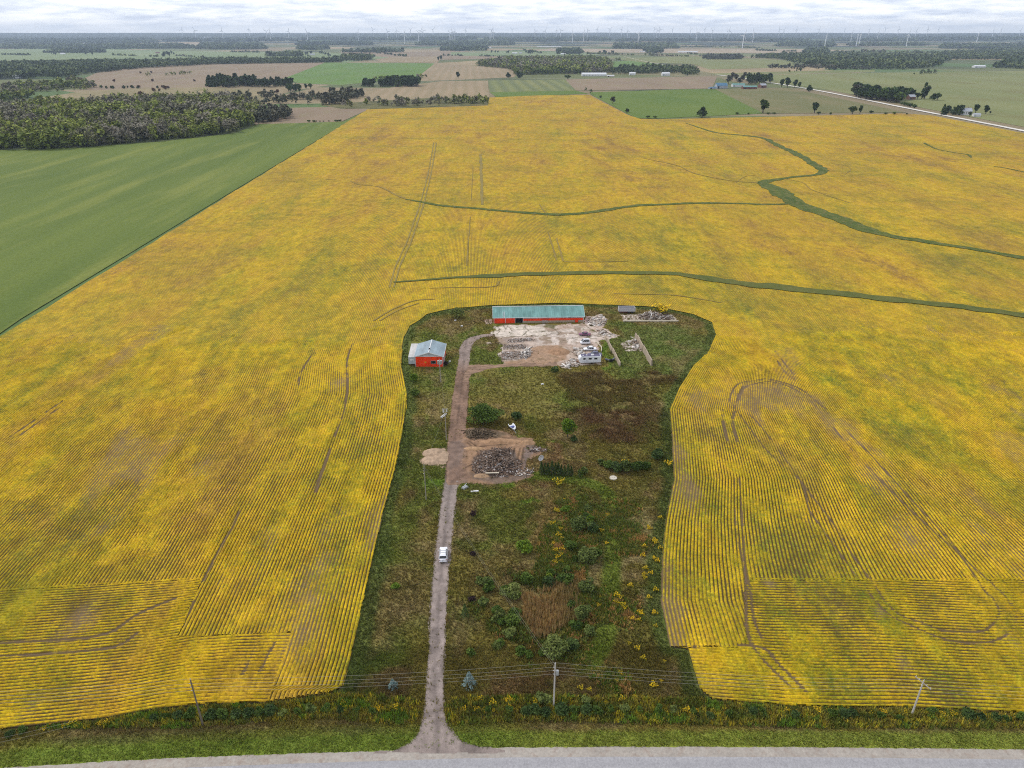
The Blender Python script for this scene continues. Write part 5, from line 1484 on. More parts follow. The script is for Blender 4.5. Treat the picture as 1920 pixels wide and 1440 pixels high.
MAR = [(1085, 992, 4.2, 5.5, 'w', 'tall pale willow bush at the back of the marsh'), (1112, 1000, 3.6, 3.2, 'd', 'narrow dark green bush at the right of the marsh'), (1099, 1052, 4.6, 5.4, 'w', 'greyish willow bush in the middle of the marsh'),
       (1118, 1045, 3, 3, 'l', 'green bush right of the greyish willow in the marsh'), (1068, 1030, 3, 3.6, 'l', 'green bush left of the greyish willow in the marsh'), (1060, 1092, 2.8, 4.2, 'l', 'low green bush behind the brown reeds'),
       (1098, 1108, 3.4, 4.2, 'w', 'willow bush at the right corner behind the reeds'), (1030, 1098, 2.6, 4, 'd', 'dark bush behind the left corner of the reeds'), (962, 1118, 3.2, 5.0, 'w', 'broad willow bush left of the brown reeds'),
       (988, 1092, 2.6, 4.0, 'l', 'green bush left behind the brown reeds'), (1091, 1158, 3.6, 4.0, 'w', 'pale willow bush at the right side of the reeds'), (1072, 1140, 2.6, 2.6, 'l', 'small green bush touching the right side of the reeds'),
       (1037, 1226, 3.8, 6.0, 'w', 'broad pale willow bush in front of the brown reeds'), (960, 1172, 2.6, 3.8, 'l', 'green bush at the lower left of the reeds'), (932, 1150, 2.2, 3.0, 'l', 'low green bush left of the willow by the reeds'),
       (1075, 1215, 2.2, 3.2, 'd', 'dark low bush right of the front willow'), (905, 1135, 2.0, 2.6, 'w', 'thin pale bush near the dark purple bush'), (1105, 1190, 2.0, 2.8, 'w', 'low pale bush by the mown path bend'),
       (1128, 872, 2.0, 2.6, 'w', 'small pale bush at the left end of the swale'), (1157, 884, 3.2, 4.2, 'd', 'dark bush in the swale right of the cedars'), (1174, 884, 4.6, 3.8, 'w', 'pale willow in the middle of the swale'),
       (1192, 883, 3.6, 4.2, 'l', 'dark green bush right of the pale willow in the swale'), (1210, 880, 2.6, 3.8, 'l', 'low green bush in the swale nearest the crop'), (1231, 860, 3.2, 4.4, 'd', 'dark bush beside the right-hand crop edge'),
       (1140, 878, 2.4, 3.4, 'l', 'low green bush left of the dark swale bush'), (1096, 888, 2.6, 2.2, 'w', 'upright light bush at the right end of the cedar row'), (1088, 893, 2, 1.6, 'l', 'thin green bush between cedars and light bush')]
rm = random.Random(9)
for i in range(30):
    x = rm.uniform(900, 1130); y = rm.uniform(1075, 1235) if x < 1040 else rm.uniform(940, 1235)
    if 978 < x < 1075 and 1105 < y < 1212: continue
    MAR.append((x, y, rm.uniform(1.2, 2.3), rm.uniform(1.8, 3.2), rm.choice('wlly'), 'low leafy bush in the thicket round the reeds'))
mm = {'y': M_leafy, 'w': M_leafw, 'd': M_leafd, 'l': M_leaf}
for x, y, h, w, k, lb in MAR:
    plant('shrub', lb, 'shrub', at(x, y), h, w, 'shrub', mm[k], int(140 * w * w ** .5) + 200, .32, lobes=9, group='thicket bushes round the reeds' if 'thicket' in lb else None)
ced = None
CX = [1015, 1021, 1027, 1034.5, 1041, 1046.5, 1052, 1058, 1064.5, 1071, 1086]
CH = [3.9, 3.5, 3.7, 4.3, 3.7, 3.9, 3.3, 3.1, 3.6, 3.1, 2.6]
for i, (x, h) in enumerate(zip(CX, CH)):
    loc = at(x, 889.5 + i * .35 + (2 if i == 10 else 0))
    lb = 'dark cedar in the short clipped row right of the diggings'
    if i == 10: lb = 'small dark cedar standing apart at the right end of the cedar row'
    if ced is None: ced = plant('cedar', lb, 'cedar', loc, 1.0, .40, 'cone', M_leafd, 420, .08, group='row of dark cedars'); ced.scale = (h, h, h)
    else:
        c = copy_tree(ced, loc, i * 1.1, h, lb, 'row of dark cedars' if i < 10 else None, None)

# --- shrubs along the roadside ditch
protoS = [plant('shrub', 'x', 'shrub', (0, 0, -50), 1, 1.25, 'shrub', m_, 620, .15, lobes=9) for m_ in (M_leafd, M_leaf, M_leafw)]
used = [False] * 3
DS = [(290, 1350, 0, 1.5), (312, 1348, 1, 1.4), (335, 1347, 0, 1.7), (358, 1346, 1, 1.9), (398, 1347, 0, 2.0), (420, 1345, 1, 2.1), (445, 1344, 0, 1.9), (468, 1342, 0, 2.2), (488, 1341, 1, 1.9), (508, 1339, 0, 2.1), (530, 1342, 2, 1.4), (560, 1338, 1, 1.5), (585, 1335, 2, 1.6), (612, 1334, 1, 1.8),
      (640, 1335, 0, 1.5), (668, 1336, 1, 1.3), (700, 1338, 1, 1.3), (20, 1380, 0, 1.6), (45, 1374, 1, 1.4), (915, 1335, 1, 1.3), (955, 1335, 1, 1.4), (985, 1338, 0, 1.7), (1004, 1338, 0, 2.0), (1024, 1340, 0, 2.0), (1052, 1338, 0, 2.6), (1075, 1336, 1, 2.0), (1098, 1337, 0, 2.1), (1120, 1338, 1, 1.8), (1145, 1335, 1, 1.5),
      (1170, 1333, 2, 1.6), (1020, 1318, 2, 2.4), (1098, 1318, 2, 1.8), (1200, 1335, 1, 1.4), (1235, 1334, 1, 1.4), (1262, 1336, 2, 1.3), (1300, 1338, 1, 1.3), (1330, 1345, 0, 1.6), (1365, 1342, 1, 1.3), (1410, 1338, 0, 1.6), (1430, 1340, 1, 1.4), (1490, 1345, 0, 1.6), (1560, 1342, 1, 1.5), (1580, 1342, 0, 1.9), (1598, 1342, 0, 1.7), (1650, 1345, 1, 1.3),
      (1685, 1350, 1, 1.4), (1745, 1338, 1, 1.4), (1812, 1345, 0, 2.0), (1838, 1350, 0, 1.7), (1865, 1350, 0, 1.8), (1885, 1352, 1, 1.6), (1912, 1350, 1, 1.5)]
for x, y, k, s_ in DS:
    side = 'left of the driveway mouth' if x < 760 else ('between driveway mouth and middle road pole' if x < 1036 else ('right of the middle road pole' if x < 1320 else 'below the right-hand crop rows'))
    lb = ('dark green', 'mid green', 'pale grey-green')[k] + ' ditch shrub ' + side
    g_ = 'ditch shrubs: ' + lb
    if not used[k]:
        o = protoS[k]; used[k] = True
        o.location = at(x, y); o.scale = (s_,) * 3; o['label'] = lb; o['group'] = g_
    else:
        copy_tree(protoS[k], at(x, y), random.uniform(0, 6), s_ * random.uniform(.9, 1.1), lb, g_)

# --- goldenrod
f_ = lambda ox, oy, s, p: [(ox + a / s, oy + b / s) for a, b in p]
GRW = [('in the marsh beside the mown path', f_(940, 900, 5.333, [(570, 30), (635, 195), (540, 305), (530, 430), (500, 450), (600, 590), (570, 560), (525, 640), (515, 690), (545, 720), (560, 780), (600, 750), (610, 700), (600, 820), (540, 830), (1060, 360), (1000, 520), (970, 1270), (990, 1180), (560, 320), (590, 500), (1050, 640)])),
       ('along the right-hand crop edge', f_(940, 900, 5.333, [(1470, 470), (1530, 615), (1545, 640), (1430, 675), (1585, 690), (1415, 765), (1530, 790), (1560, 820), (1440, 900), (1430, 950), (1495, 940), (1430, 990), (1290, 1070), (1540, 1110), (1475, 1185), (1150, 1160), (1190, 1185), (1150, 1230), (1210, 1265), (1230, 1290), (1390, 1335), (1400, 1350), (1530, 1340), (1240, 1400), (1315, 1400), (1380, 1410), (1590, 390), (1480, 495)])),
       ('in the rough grass right of the reeds', f_(940, 1130, 4.174, [(1000, 325), (1065, 365), (1110, 445), (1275, 465), (925, 550), (935, 570), (900, 620), (1250, 620), (690, 690), (620, 675), (1190, 655), (1205, 190), (760, 25)])),
       ('in the roadside ditch', f_(940, 1130, 4.174, [(60, 770), (240, 775), (30, 760), (90, 780), (270, 790), (820, 790), (940, 760), (1040, 740), (1280, 850), (1450, 860), (1530, 850), (1680, 850)]) + f_(600, 1200, 5.333, [(1600, 600), (1560, 610), (1725, 640), (1860, 610), (1500, 650), (700, 680), (750, 690), (640, 690), (230, 640), (260, 680), (1440, 700), (1560, 700), (1660, 720), (1740, 720), (1900, 700), (580, 700)])
        + f_(0, 1080, 3, [(410, 835), (440, 845), (480, 855), (500, 850), (560, 840), (600, 830), (640, 815), (360, 850), (250, 865), (15, 865)]) + f_(1400, 1100, 3.69, [(100, 850), (270, 860), (340, 870), (490, 860), (860, 880), (940, 880), (1100, 880), (1350, 890), (1420, 890), (1640, 880), (300, 900)]))]


def goldenrod(seed):
    r = np.random.default_rng(seed); n = 150
    a = r.uniform(0, 6.28, n); q = np.sqrt(r.random(n)) * (.8 + .35 * np.sin(3 * a + seed))
    z = r.uniform(.35, 1.05, n)
    P = np.c_[np.cos(a) * q, np.sin(a) * q, z]
    o = empty('goldenrod', 'g', 'wildflower')
    V, Q = leaf_cloud(P, r.uniform(.14, .3, n), r, .9)
    t = np.clip((z - .35) / .75 + r.normal(0, .2, n), 0, 1)
    np_mesh('bloom', V, Q, M_gold, o, attrs={'tint': np.repeat(t, 4)})
    m = MB()
    for i in range(12):
        aa = r.uniform(0, 6.28); qq = r.uniform(0, .6); m.bar((math.cos(aa) * qq * .6, math.sin(aa) * qq * .6, 0), (math.cos(aa) * qq, math.sin(aa) * qq, .75), .05, .05)
    m.build('stem', M_leaf, o)
    return o


gp = goldenrod(3); first = True
for where, pts in GRW:
    for x, y in pts:
        lb = 'yellow goldenrod clump ' + where
        sc = random.uniform(.35, .8)
        if first: gp.scale = (.6,) * 3; gp.location = at(x, y); gp['label'] = lb; gp['group'] = 'goldenrod ' + where; first = False
        else: copy_tree(gp, at(x, y), random.uniform(0, 6), sc, lb, 'goldenrod ' + where)
for (x, y, s_, lb) in ((1047, 909, 1.6, 'bright yellow flowering clump alone in front of the cedars'), (1240, 589, 4.0, 'large yellow flowering bush behind the lumber pile'), (1172, 869, 1.0, 'tiny yellow clump in the swale'), (1253, 872, 1.2, 'yellow clump at the crop edge beside the swale')):
    copy_tree(gp, at(x, y), 1.0, s_, lb)

# --- grass and weeds over the farmyard
r = np.random.default_rng(77)
bare_polys = [WP(DR), WP(YD), WP(DG), WP([(872, 704), (878, 684), (985, 681), (1045, 679), (1045, 687), (950, 688), (885, 702), (878, 716)]), WP([(796, 851), (804, 842), (836, 840), (839, 872), (815, 873), (799, 869)])]
box_polys = [WP([(924, 612), (1098, 609), (1096, 572), (924, 574)]), WP([(764, 690), (833, 690), (833, 640), (764, 640)])]


def scatter(n, x0, x1, y0, y1):
    q = np.c_[r.uniform(x0, x1, n), r.uniform(y0, y1, n)]
    s = sdist(farm_w, q[:, 0], q[:, 1])
    ok = s > 0.5
    eb = np.interp(q[:, 0], fine_e[:, 0], fine_e[:, 1]); ok &= q[:, 1] > eb + .25
    q = q[ok]
    for P_ in bare_polys:
        s = sdist(P_, q[:, 0], q[:, 1]); q = q[(s < .2) | ((r.random(len(q)) < .03) & (s < 99))]
    for P_ in box_polys: q = q[sdist(P_, q[:, 0], q[:, 1]) < .3]
    return q


def tufts(name, q, hmin, hmax, wmin, wmax, colfn, label=None, blades=5, hfn=None):
    n = len(q)
    hh = r.uniform(hmin, hmax, n) * (hfn(q[:, 0], q[:, 1]) if hfn is not None else 1)
    ww = r.uniform(wmin, wmax, n)
    col = colfn(q[:, 0], q[:, 1]) * r.uniform(.85, 1.28, (n, 1)) * (1 + r.normal(0, .05, (n, 3))) * 1.08
    V = []; Cc = []
    for b_ in range(blades):
        a = r.uniform(0, 6.28, n); off = ww[:, None] * r.uniform(.1, .8, (n, 1)) * np.c_[np.cos(a), np.sin(a)]
        base = q + off
        a2 = a + r.normal(0, .6, n); lean = ww[:, None] * r.uniform(.2, .9, (n, 1)) * np.c_[np.cos(a2), np.sin(a2)]
        sd_ = np.c_[-np.sin(a), np.cos(a)] * (ww * .32)[:, None]
        z0 = np.full((n, 1), .0)
        hb = (hh * r.uniform(.6, 1.1, n))[:, None]
        V.append(np.stack([np.c_[base - sd_, z0], np.c_[base + sd_, z0], np.c_[base + lean, hb]], 1))
        Cc.append(np.repeat((col * r.uniform(.8, 1.2, (n, 1)))[:, None, :], 3, 1))
    V = np.concatenate(V).reshape(-1, 3); Cc = np.clip(np.concatenate(Cc).reshape(-1, 3), 0, 1)
    o = np_mesh(name, V, np.arange(len(V)).reshape(-1, 3), M_tuft, cols={'Col': Cc})
    o['kind'] = 'stuff'
    if label: o['label'] = label; o['category'] = 'grass'
    return o


M_tuft = vcol('grass_blades', fine=1.0, mid=.3, lo=.85, hi=1.15)
hf = lambda x, y: 0.45 + 1.3 * fbm(x / 5, y / 5, 3, 4) * np.clip((y - np.interp(x, fine_e[:, 0], fine_e[:, 1]) - 3.0) / 3, .25, 1)
q = np.vstack([scatter(260000, -62, 85, 72, 190), scatter(120000, -62, 105, 190, 306), scatter(150000, -100, 105, 70, 100)])
tufts('grass', q, .12, .5, .12, .34, farm_colour, 'rough unmown olive grass over the farmyard', 5, hf)
sp = catmull(WP([(760, 1335), (600, 1325), (400, 1340), (250, 1350), (100, 1368), (-40, 1385)]), 5); sp2 = catmull(WP([(860, 1335), (1000, 1330), (1300, 1335), (1500, 1340), (1700, 1342), (1960, 1352)]), 5)
q = scatter(90000, -100, 105, 82, 104)
dd = np.minimum(pdist(sp, q[:, 0], q[:, 1]), pdist(sp2, q[:, 0], q[:, 1]))
q = q[(dd < 2.6) & (r.random(len(q)) < .8)]
WC = [GREEN, GREEN * 1.4, np.array((.17, .16, .03)), OLIVE * 1.1, np.array((.25, .24, .025)), EDGEG * 1.4, LUSH]


def weedcol(x, y):
    k = np.clip((fbm(x / 3.2, y / 2.4, 4, 4) - .28) / .44 * 7 + r.normal(0, .8, len(x)), 0, 6.99).astype(int)
    return np.array(WC)[k] * FT


tufts('tall_weeds', q, .5, 1.2, .18, .45, weedcol, 'tall mixed weeds in the roadside ditch', 6)
q = scatter(110000, *[f(WP(Z_['marsh'])[:, i]) + (-14 if f is np.min else 14) for i in (0, 1) for f in (np.min, np.max)])
q = q[sdist(ZW['marsh'], q[:, 0] + 30 * (fbm(q[:, 0] / 10, q[:, 1] / 10, 1) - .5), q[:, 1] + 44 * (fbm(q[:, 0] / 10, q[:, 1] / 10, 3) - .5)) + r.normal(0, 1.5, len(q)) > 0]
qm = q[sdist(ZW['reed'], q[:, 0], q[:, 1]) < 0]
tufts('marsh_weeds', qm[:14000], .4, 1.0, .2, .5, lambda x, y: np.array([GREEN * .8, EDGEG * 1.2, OLIVE, LUSH * .55, REED * .8])[np.clip((fbm(x / 3, y / 3, 1, 4) - .3) * 12 + r.normal(0, .6, len(x)), 0, 4.9).astype(int)] * FT * 1.25, 'rank green weeds round the small marsh', 6)
q = np.c_[r.uniform(-20, 40, 90000), r.uniform(85, 170, 90000)]
q = q[sdist(ZW['reed'], q[:, 0] + 12 * (fbm(q[:, 0] / 4, q[:, 1] / 4, 1) - .5), q[:, 1] + 14 * (fbm(q[:, 0] / 4, q[:, 1] / 4, 7) - .5)) + r.normal(0, .7, len(q)) > 0]
tufts('reeds', q[:6000], 1.0, 2.1, .16, .32, lambda x, y: REED[None] * (0.8 + .5 * fbm(x / 2, y / 2, 3)[:, None]) + np.clip((x[:, None] - W(1035, 1150)[0]) / 6, 0, .7) * (GREEN - REED)[None] * .7 + REED[None] * .9, 'dense rust-brown reeds in the small marsh', 5)
q = scatter(60000, *[f(ZW['dark1'][:, i]) + (-16 if f is np.min else 16) for i in (0, 1) for f in (np.min, np.max)])
q = q[(fbm(q[:, 0] / 5, q[:, 1] / 5, 5) > .42) & (sdist(ZW['dark1'], q[:, 0] + 30 * (fbm(q[:, 0] / 10, q[:, 1] / 10, 1) - .5), q[:, 1] + 44 * (fbm(q[:, 0] / 10, q[:, 1] / 10, 3) - .5)) + r.normal(0, 3, len(q)) > 0)]
tufts('dark_weeds', q[:14000], .4, .9, .3, .6, lambda x, y: farm_colour(x, y) * np.array((.95, .9, .9)), 'dark brownish weeds on the slope left of the right-hand crop', 5)


# ================================================================== WOODS, HEDGES AND FAR TREES
M_wood = {'mix': foliage('wood_canopy', [(0.02, (0.065, 0.095, 0.028)), (0.25, (0.14, 0.185, 0.04)), (0.42, (0.25, 0.28, 0.045)), (0.55, (0.21, 0.22, 0.085)), (0.68, (0.17, 0.16, 0.10)), (0.9, (0.235, 0.21, 0.16))]),
          'dark': foliage('wood_dark', [(0.05, (0.055, 0.08, 0.032)), (0.5, (0.11, 0.145, 0.048)), (0.95, (0.19, 0.215, 0.08))]),
          'grey': foliage('wood_grey', [(0.05, (0.06, 0.07, 0.035)), (0.5, (0.125, 0.12, 0.075)), (0.95, (0.19, 0.175, 0.125))])}


def wood(name, px, mat, sp, h, nl, leaf, label, cat='wood', seed=1, dens=1.0, greyf=0.0):
    """far wood that reads as one mass: every tree a cloud of leaf clumps over a bare stem"""
    rr = np.random.default_rng(seed)
    P = WP(px); x0, y0 = P.min(0); x1, y1 = P.max(0)
    n = int((x1 - x0) * (y1 - y0) / (sp * sp)); n = min(n, 400000)
    q = np.c_[rr.uniform(x0, x1, n), rr.uniform(y0, y1, n)]
    edge = sdist(P, q[:, 0], q[:, 1]) + sp * 1.6 * (fbm(q[:, 0] / (sp * 4), q[:, 1] / (sp * 4), seed) - .5) * 2
    q = q[edge > 0]
    if dens < 1: q = q[fbm(q[:, 0] / (sp * 5), q[:, 1] / (sp * 5), seed + 3, 3) > .5 + (0.5 - dens) * .5]
    n = len(q)
    if n == 0: return
    hh = h * (1.08 if y0 < 2000 else .95) * np.clip(rr.lognormal(-.12, .30, n), .4, 1.6) * (.8 + .45 * fbm(q[:, 0] / 60, q[:, 1] / 60, seed + 1)); ww = hh * rr.uniform(.38, .85, n)
    tt = np.clip(rr.normal(.42, .22, n) + (fbm(q[:, 0] / 60, q[:, 1] / 60, seed + 5, 3) - .5) * 2.0 - .16 + greyf, 0, 1)
    d = rr.normal(0, 1, (n, nl, 3)); d /= np.linalg.norm(d, axis=2)[:, :, None]
    d[:, :, 2] = np.where(rr.random((n, nl)) < .3, d[:, :, 2], np.abs(d[:, :, 2]))
    rad = rr.uniform(.55, 1.0, (n, nl))[:, :, None]
    tz = terr_xy(q[:, 0], q[:, 1])
    C0 = np.stack([q[:, 0], q[:, 1], tz + hh * .52], 1)[:, None, :]
    S_ = np.stack([ww * .5, ww * .5, hh * .46], 1)[:, None, :]
    # lobed outline
    lob = 1 + .22 * np.sin(d[:, :, 0] * 5 + rr.uniform(0, 6, (n, 1)))[:, :, None]
    PP = (C0 + d * rad * S_ * lob).reshape(-1, 3)
    sz = (np.repeat(leaf * (hh / h), nl)) * rr.uniform(.6, 1.3, n * nl)
    V, Q = leaf_cloud(PP, sz, rr, .5)
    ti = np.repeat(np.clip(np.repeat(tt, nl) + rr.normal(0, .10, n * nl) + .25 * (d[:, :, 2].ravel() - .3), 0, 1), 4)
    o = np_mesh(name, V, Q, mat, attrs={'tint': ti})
    o['kind'] = 'stuff'; o['label'] = label; o['category'] = cat
    return o


wood('woodland', [(-120, 290), (0, 279), (80, 281), (150, 277), (300, 265), (440, 249), (475, 235), (487, 212), (470, 204), (420, 192), (330, 198), (230, 200), (110, 207), (40, 214), (-120, 216)], M_wood['mix'], 5.4, 13, 110, 1.9, 'broad mixed wood beyond the green field at left', seed=2)
wood('woodland', [(485, 233), (475, 222), (520, 212), (545, 214), (535, 225), (500, 232)], M_wood['grey'], 6, 9, 50, 2.2, 'greyish scrubby wood at the right end of the left wood', seed=3)
wood('woodland', [(-120, 150), (0, 148), (135, 146), (150, 140), (270, 128), (400, 121), (640, 117), (640, 114), (400, 114), (280, 118), (170, 118), (60, 121), (-120, 124)], M_wood['dark'], 10, 13, 26, 4.2, 'dark winding wood across the far left pasture', seed=4)
wood('woodland', [(-120, 200), (0, 196), (40, 188), (75, 176), (140, 170), (185, 165), (180, 158), (140, 153), (100, 160), (20, 163), (-120, 168)], M_wood['mix'], 8, 9, 30, 3.2, 'scattered scrub wood left of the dry pasture', seed=5, dens=.55)
wood('woodland', [(470, 203), (640, 196), (690, 180), (660, 176), (600, 182), (520, 186), (490, 178), (420, 188)], M_wood['grey'], 8, 9, 30, 2.8, 'thin scrubby wood right of the dry pasture', seed=6, dens=.5)
wood('woodland', [(640, 203), (690, 200), (800, 200), (915, 196), (917, 190), (850, 191), (780, 192), (740, 189), (700, 188), (660, 192), (630, 198)], M_wood['mix'], 8, 9, 34, 2.6, 'scrubby hedge wood along the far edge of the yellow crop', seed=7, dens=.6)
wood('woodland', [(892, 124), (940, 128), (968, 134), (965, 141), (1000, 140), (1040, 139), (1100, 139), (1145, 136), (1145, 126), (1138, 116), (1100, 111), (1040, 111), (960, 113), (920, 118)], M_wood['mix'], 9, 15, 34, 4.2, 'long grey-green wood in the middle distance', seed=8, greyf=.12)
wood('woodland', [(1145, 140), (1300, 137), (1300, 131), (1240, 127), (1170, 128), (1145, 132)], M_wood['dark'], 11, 11, 26, 4, 'dark grove behind the long white barns', seed=9, dens=.75)
wood('woodland', [(1407, 109), (1450, 110), (1490, 117), (1510, 124), (1600, 130), (1680, 131), (1745, 128), (1770, 120), (1780, 112), (1925, 112), (2100, 112), (2100, 92), (1925, 92), (1780, 99), (1745, 105), (1600, 104), (1500, 104), (1440, 105)], M_wood['dark'], 16, 14, 20, 6.0, 'large dark wood in the right distance', seed=10)
wood('woodland', [(1322, 112), (1390, 112), (1396, 107), (1360, 105), (1322, 106)], M_wood['grey'], 13, 11, 20, 5, 'low grey thicket left of the large right-hand wood', seed=11)
wood('woodland', [(1440, 128), (1560, 131), (1640, 131), (1640, 128), (1560, 126), (1440, 124)], M_wood['grey'], 14, 8, 18, 5, 'pale scrub in front of the large right-hand wood', seed=12, dens=.6)
wood('woodland', [(1860, 128), (1960, 130), (1960, 114), (1890, 113)], M_wood['dark'], 14, 14, 20, 6, 'dark wood by the right edge in the distance', seed=13)
wood('woodland', [(1280, 142), (1310, 142), (1306, 131), (1280, 127)], M_wood['dark'], 11, 11, 20, 4, 'small dark copse at the end of the white barns', seed=14)
BANDS = [(-60, 370, 84, 92, 'a'), (370, 500, 82, 93, 'b'), (557, 618, 88, 94, 'c'), (555, 700, 79, 85, 'd'), (780, 965, 78, 86, 'e'), (828, 915, 88, 96, 'f'), (1148, 1272, 83, 92, 'g'), (1210, 1243, 93, 100, 'h'), (1455, 1565, 79, 88, 'i'), (1508, 1552, 92, 101, 'j'),
         (1760, 1990, 84, 92, 'k'), (1590, 1740, 83, 87, 'l'), (640, 760, 96, 99, 'm'), (640, 697, 106, 115, 'n'), (500, 570, 103, 107, 'o'), (85, 200, 96, 100, 'p'), (1045, 1090, 94, 102, 'q'), (1390, 1520, 75, 79, 'r'), (1560, 1720, 73, 78, 's'), (-60, 300, 74, 81, 't'), (300, 560, 73, 78, 'u'), (900, 1150, 73, 78, 'v'), (1150, 1460, 75, 79, 'w'), (1700, 1990, 71, 76, 'x'), (560, 900, 72, 76, 'y')]
wh = 'abcdefghijklmnopqrstuvwxyz'
for x0, x1, y0, y1, c_ in BANDS:
    k = wh.index(c_)
    D_ = W((x0 + x1) / 2, y1)[1]
    sp = max(14, D_ / 260)
    wid = 'leftmost ' if x0 < 0 else ''
    wood('far_woodland', [(x0, y1 - .6), ((x0 + x1) / 2, y1), (x1, y1 - .8), (x1 - (x1 - x0) * .06, y0), ((x0 + x1) / 2, y0 + .5), (x0 + (x1 - x0) * .05, y0 + .8)], M_wood['dark'], sp, 15, 9, sp * .62,
         f'dark far wood block number {k + 1} from the list of distant woods'.replace(f'number {k + 1} from the list of distant woods', ('in the haze ' if y1 < 90 else 'in the middle distance ') + ('at far left' if x0 < 300 else 'left of centre' if x0 < 780 else 'at centre' if x0 < 1150 else 'right of centre' if x0 < 1500 else 'at far right')), seed=20 + k, dens=1.0 if y1 - y0 > 5 else .8)

HEDGES = [((600, 99), (640, 112)), ((330, 105), (390, 108)), ((0, 103), (60, 104)), ((430, 98), (560, 99)), ((830, 104), (960, 107)), ((1100, 101), (1290, 106)), ((1290, 100), (1330, 108)), ((1150, 110), (1175, 118)),
          ((1480, 137), (1500, 133)), ((980, 93), (1020, 101)), ((700, 99), (760, 106)), ((1560, 98), (1760, 99)), ((640, 105), (700, 107)), ((200, 103), (300, 107)), ((1700, 141), (1760, 137)), ((90, 168), (190, 166)), ((510, 190), (600, 186)),
          ((700, 151), (800, 146)), ((1095, 172), (1110, 178)), ((270, 144), (370, 138)), ((1420, 95), (1500, 97)), ((1280, 88), (1450, 90))]
for i, (a, b) in enumerate(HEDGES):
    D_ = W(*a)[1]; hw_ = .35 + 250 / D_ * .3
    wood('hedgerow', [(a[0], a[1] - hw_), (b[0], b[1] - hw_), (b[0], b[1] + hw_), (a[0], a[1] + hw_)], M_wood['mix' if i % 2 else 'dark'], max(7, D_ / 330), random.uniform(6, 10), 14, max(2.6, D_ / 700), 'thin broken hedgerow between distant fields', 'hedgerow', 60 + i, .55)

# --- single trees that can be told apart
protoT = {}
for nm, kind, mat, n, lf, w in (('green', 'tree', M_leaf, 420, .16, .8), ('dark', 'tree', M_leafd, 420, .16, .75), ('dark2', 'shrub', M_leafd, 380, .17, .9), ('conifer', 'cone', M_leafd, 320, .13, .5), ('grey', 'tree', M_leafg, 320, .14, .75), ('poplar', 'tree', M_leafd, 460, .13, .42), ('rust', 'shrub', M_redl, 300, .18, 1.0), ('bushy', 'shrub', M_leaf, 300, .2, 1.3)):
    protoT[nm] = (plant('tree' if nm != 'conifer' else 'conifer', 'x', 'tree', (0, 0, -60), 1, w, kind, mat, n, lf), [False])


def tree(nm, px, py, h, label, group=None, wsc=1.0):
    o, u = protoT[nm]; h *= 1.42
    q = W(px, py); loc = (q[0], q[1], float(terr_xy(q[0], q[1])) + .1)
    if not u[0]:
        u[0] = True; o.location = loc; o.scale = (h * wsc, h * wsc, h); o['label'] = label
        if group: o['group'] = group
        return o
    t = copy_tree(o, loc, random.uniform(0, 6), h * wsc, label, group, h)
    return t


tree('dark2', 1316, 220, 12, 'spreading lone tree on the field line, leftmost of those right of the crop corner')
tree('green', 1430, 212, 15, 'tall open-crowned lone tree on the field line behind the yellow crop')
tree('dark', 1527, 212, 11, 'flat-topped lone tree on the field line left of the gravel road')
tree('green', 1598, 214, 9, 'broad leafy tree, left one of a close pair on the field line', None, 1.2)
tree('dark', 1612, 214, 9, 'dark upright tree, right one of a close pair on the field line', None, .7)
tree('bushy', 1633, 213, 4, 'low round bush on the field line near the gravel road')
for x, h in ((1382, 3), (1403, 2.5), (1440, 3), (1451, 3), (1535, 4), (1557, 3), (1660, 3), (1676, 3.5), (1700, 2), (1215, 3.5), (1228, 3)):
    tree('bushy', x, 215 if x > 1300 else 222, h, 'tiny bush in the field line behind the yellow crop', 'bushes in the field line')
tree('dark2', 1126, 184, 4, 'small dark bush at the top of the slanting crop edge'); tree('dark2', 1176, 211, 5, 'dark bush halfway down the slanting crop edge'); tree('grey', 1149, 195, 9, 'thin bare tree at the slanting crop edge')
tree('dark2', 1517, 172, 11, 'round dark tree beside the gravel road bend')
for x, y, h in ((1465, 163, 12), (1476, 164, 15), (1490, 164, 12), (1498, 165, 9)): tree('dark', x, y, h, 'dark tree right of the far farmhouse', 'trees right of the far farmhouse')
for i in range(26):
    x = random.uniform(1402, 1447); y = random.uniform(150, 158)
    tree(random.choice(['dark', 'green', 'conifer']), x, y, random.uniform(11, 16), 'tree in the dense windbreak behind the far farm buildings', 'windbreak behind the far farm')
for x, y, h in ((1366, 158, 15), (1373, 150, 14), (1380, 152, 13), (1396, 147, 12), (1386, 158, 11), (1392, 153, 11)): tree('grey', x, y, h, 'grey-green tree beside the blue-roofed far barn', 'trees by the blue-roofed barn')
for i in range(56):
    x = 1602 + i * 1.55; y = 181 + (x - 1604) * .12 + random.uniform(-4, 4)
    tree(random.choice(['green', 'green', 'dark', 'grey']), x, y, random.uniform(11, 17), 'tree in the big roadside grove left of the brown house', 'big roadside grove', 1.3)
for x, y, h, k in ((1696, 186, 14, 'dark'), (1702, 185, 15, 'green'), (1710, 186, 12, 'dark'), (1692, 187, 12, 'green'), (1720, 186, 9, 'green')): tree(k, x, y, h, 'tree round the brown house', 'trees round the brown house')
tree('poplar', 1733, 185, 21, 'tall poplar right of the brown house'); tree('poplar', 1728, 186, 13, 'shorter poplar left of the tall one')
tree('dark2', 1749, 188, 10, 'left of two bushy trees right of the poplar'); tree('green', 1757, 188, 10, 'right of two bushy trees right of the poplar')
for i in range(12):
    x = random.uniform(1690, 1718); tree('bushy', x, 196 + (x - 1690) * .25, random.uniform(3, 5), 'low bush along the gravel road below the brown house', 'bushes on the gravel road')
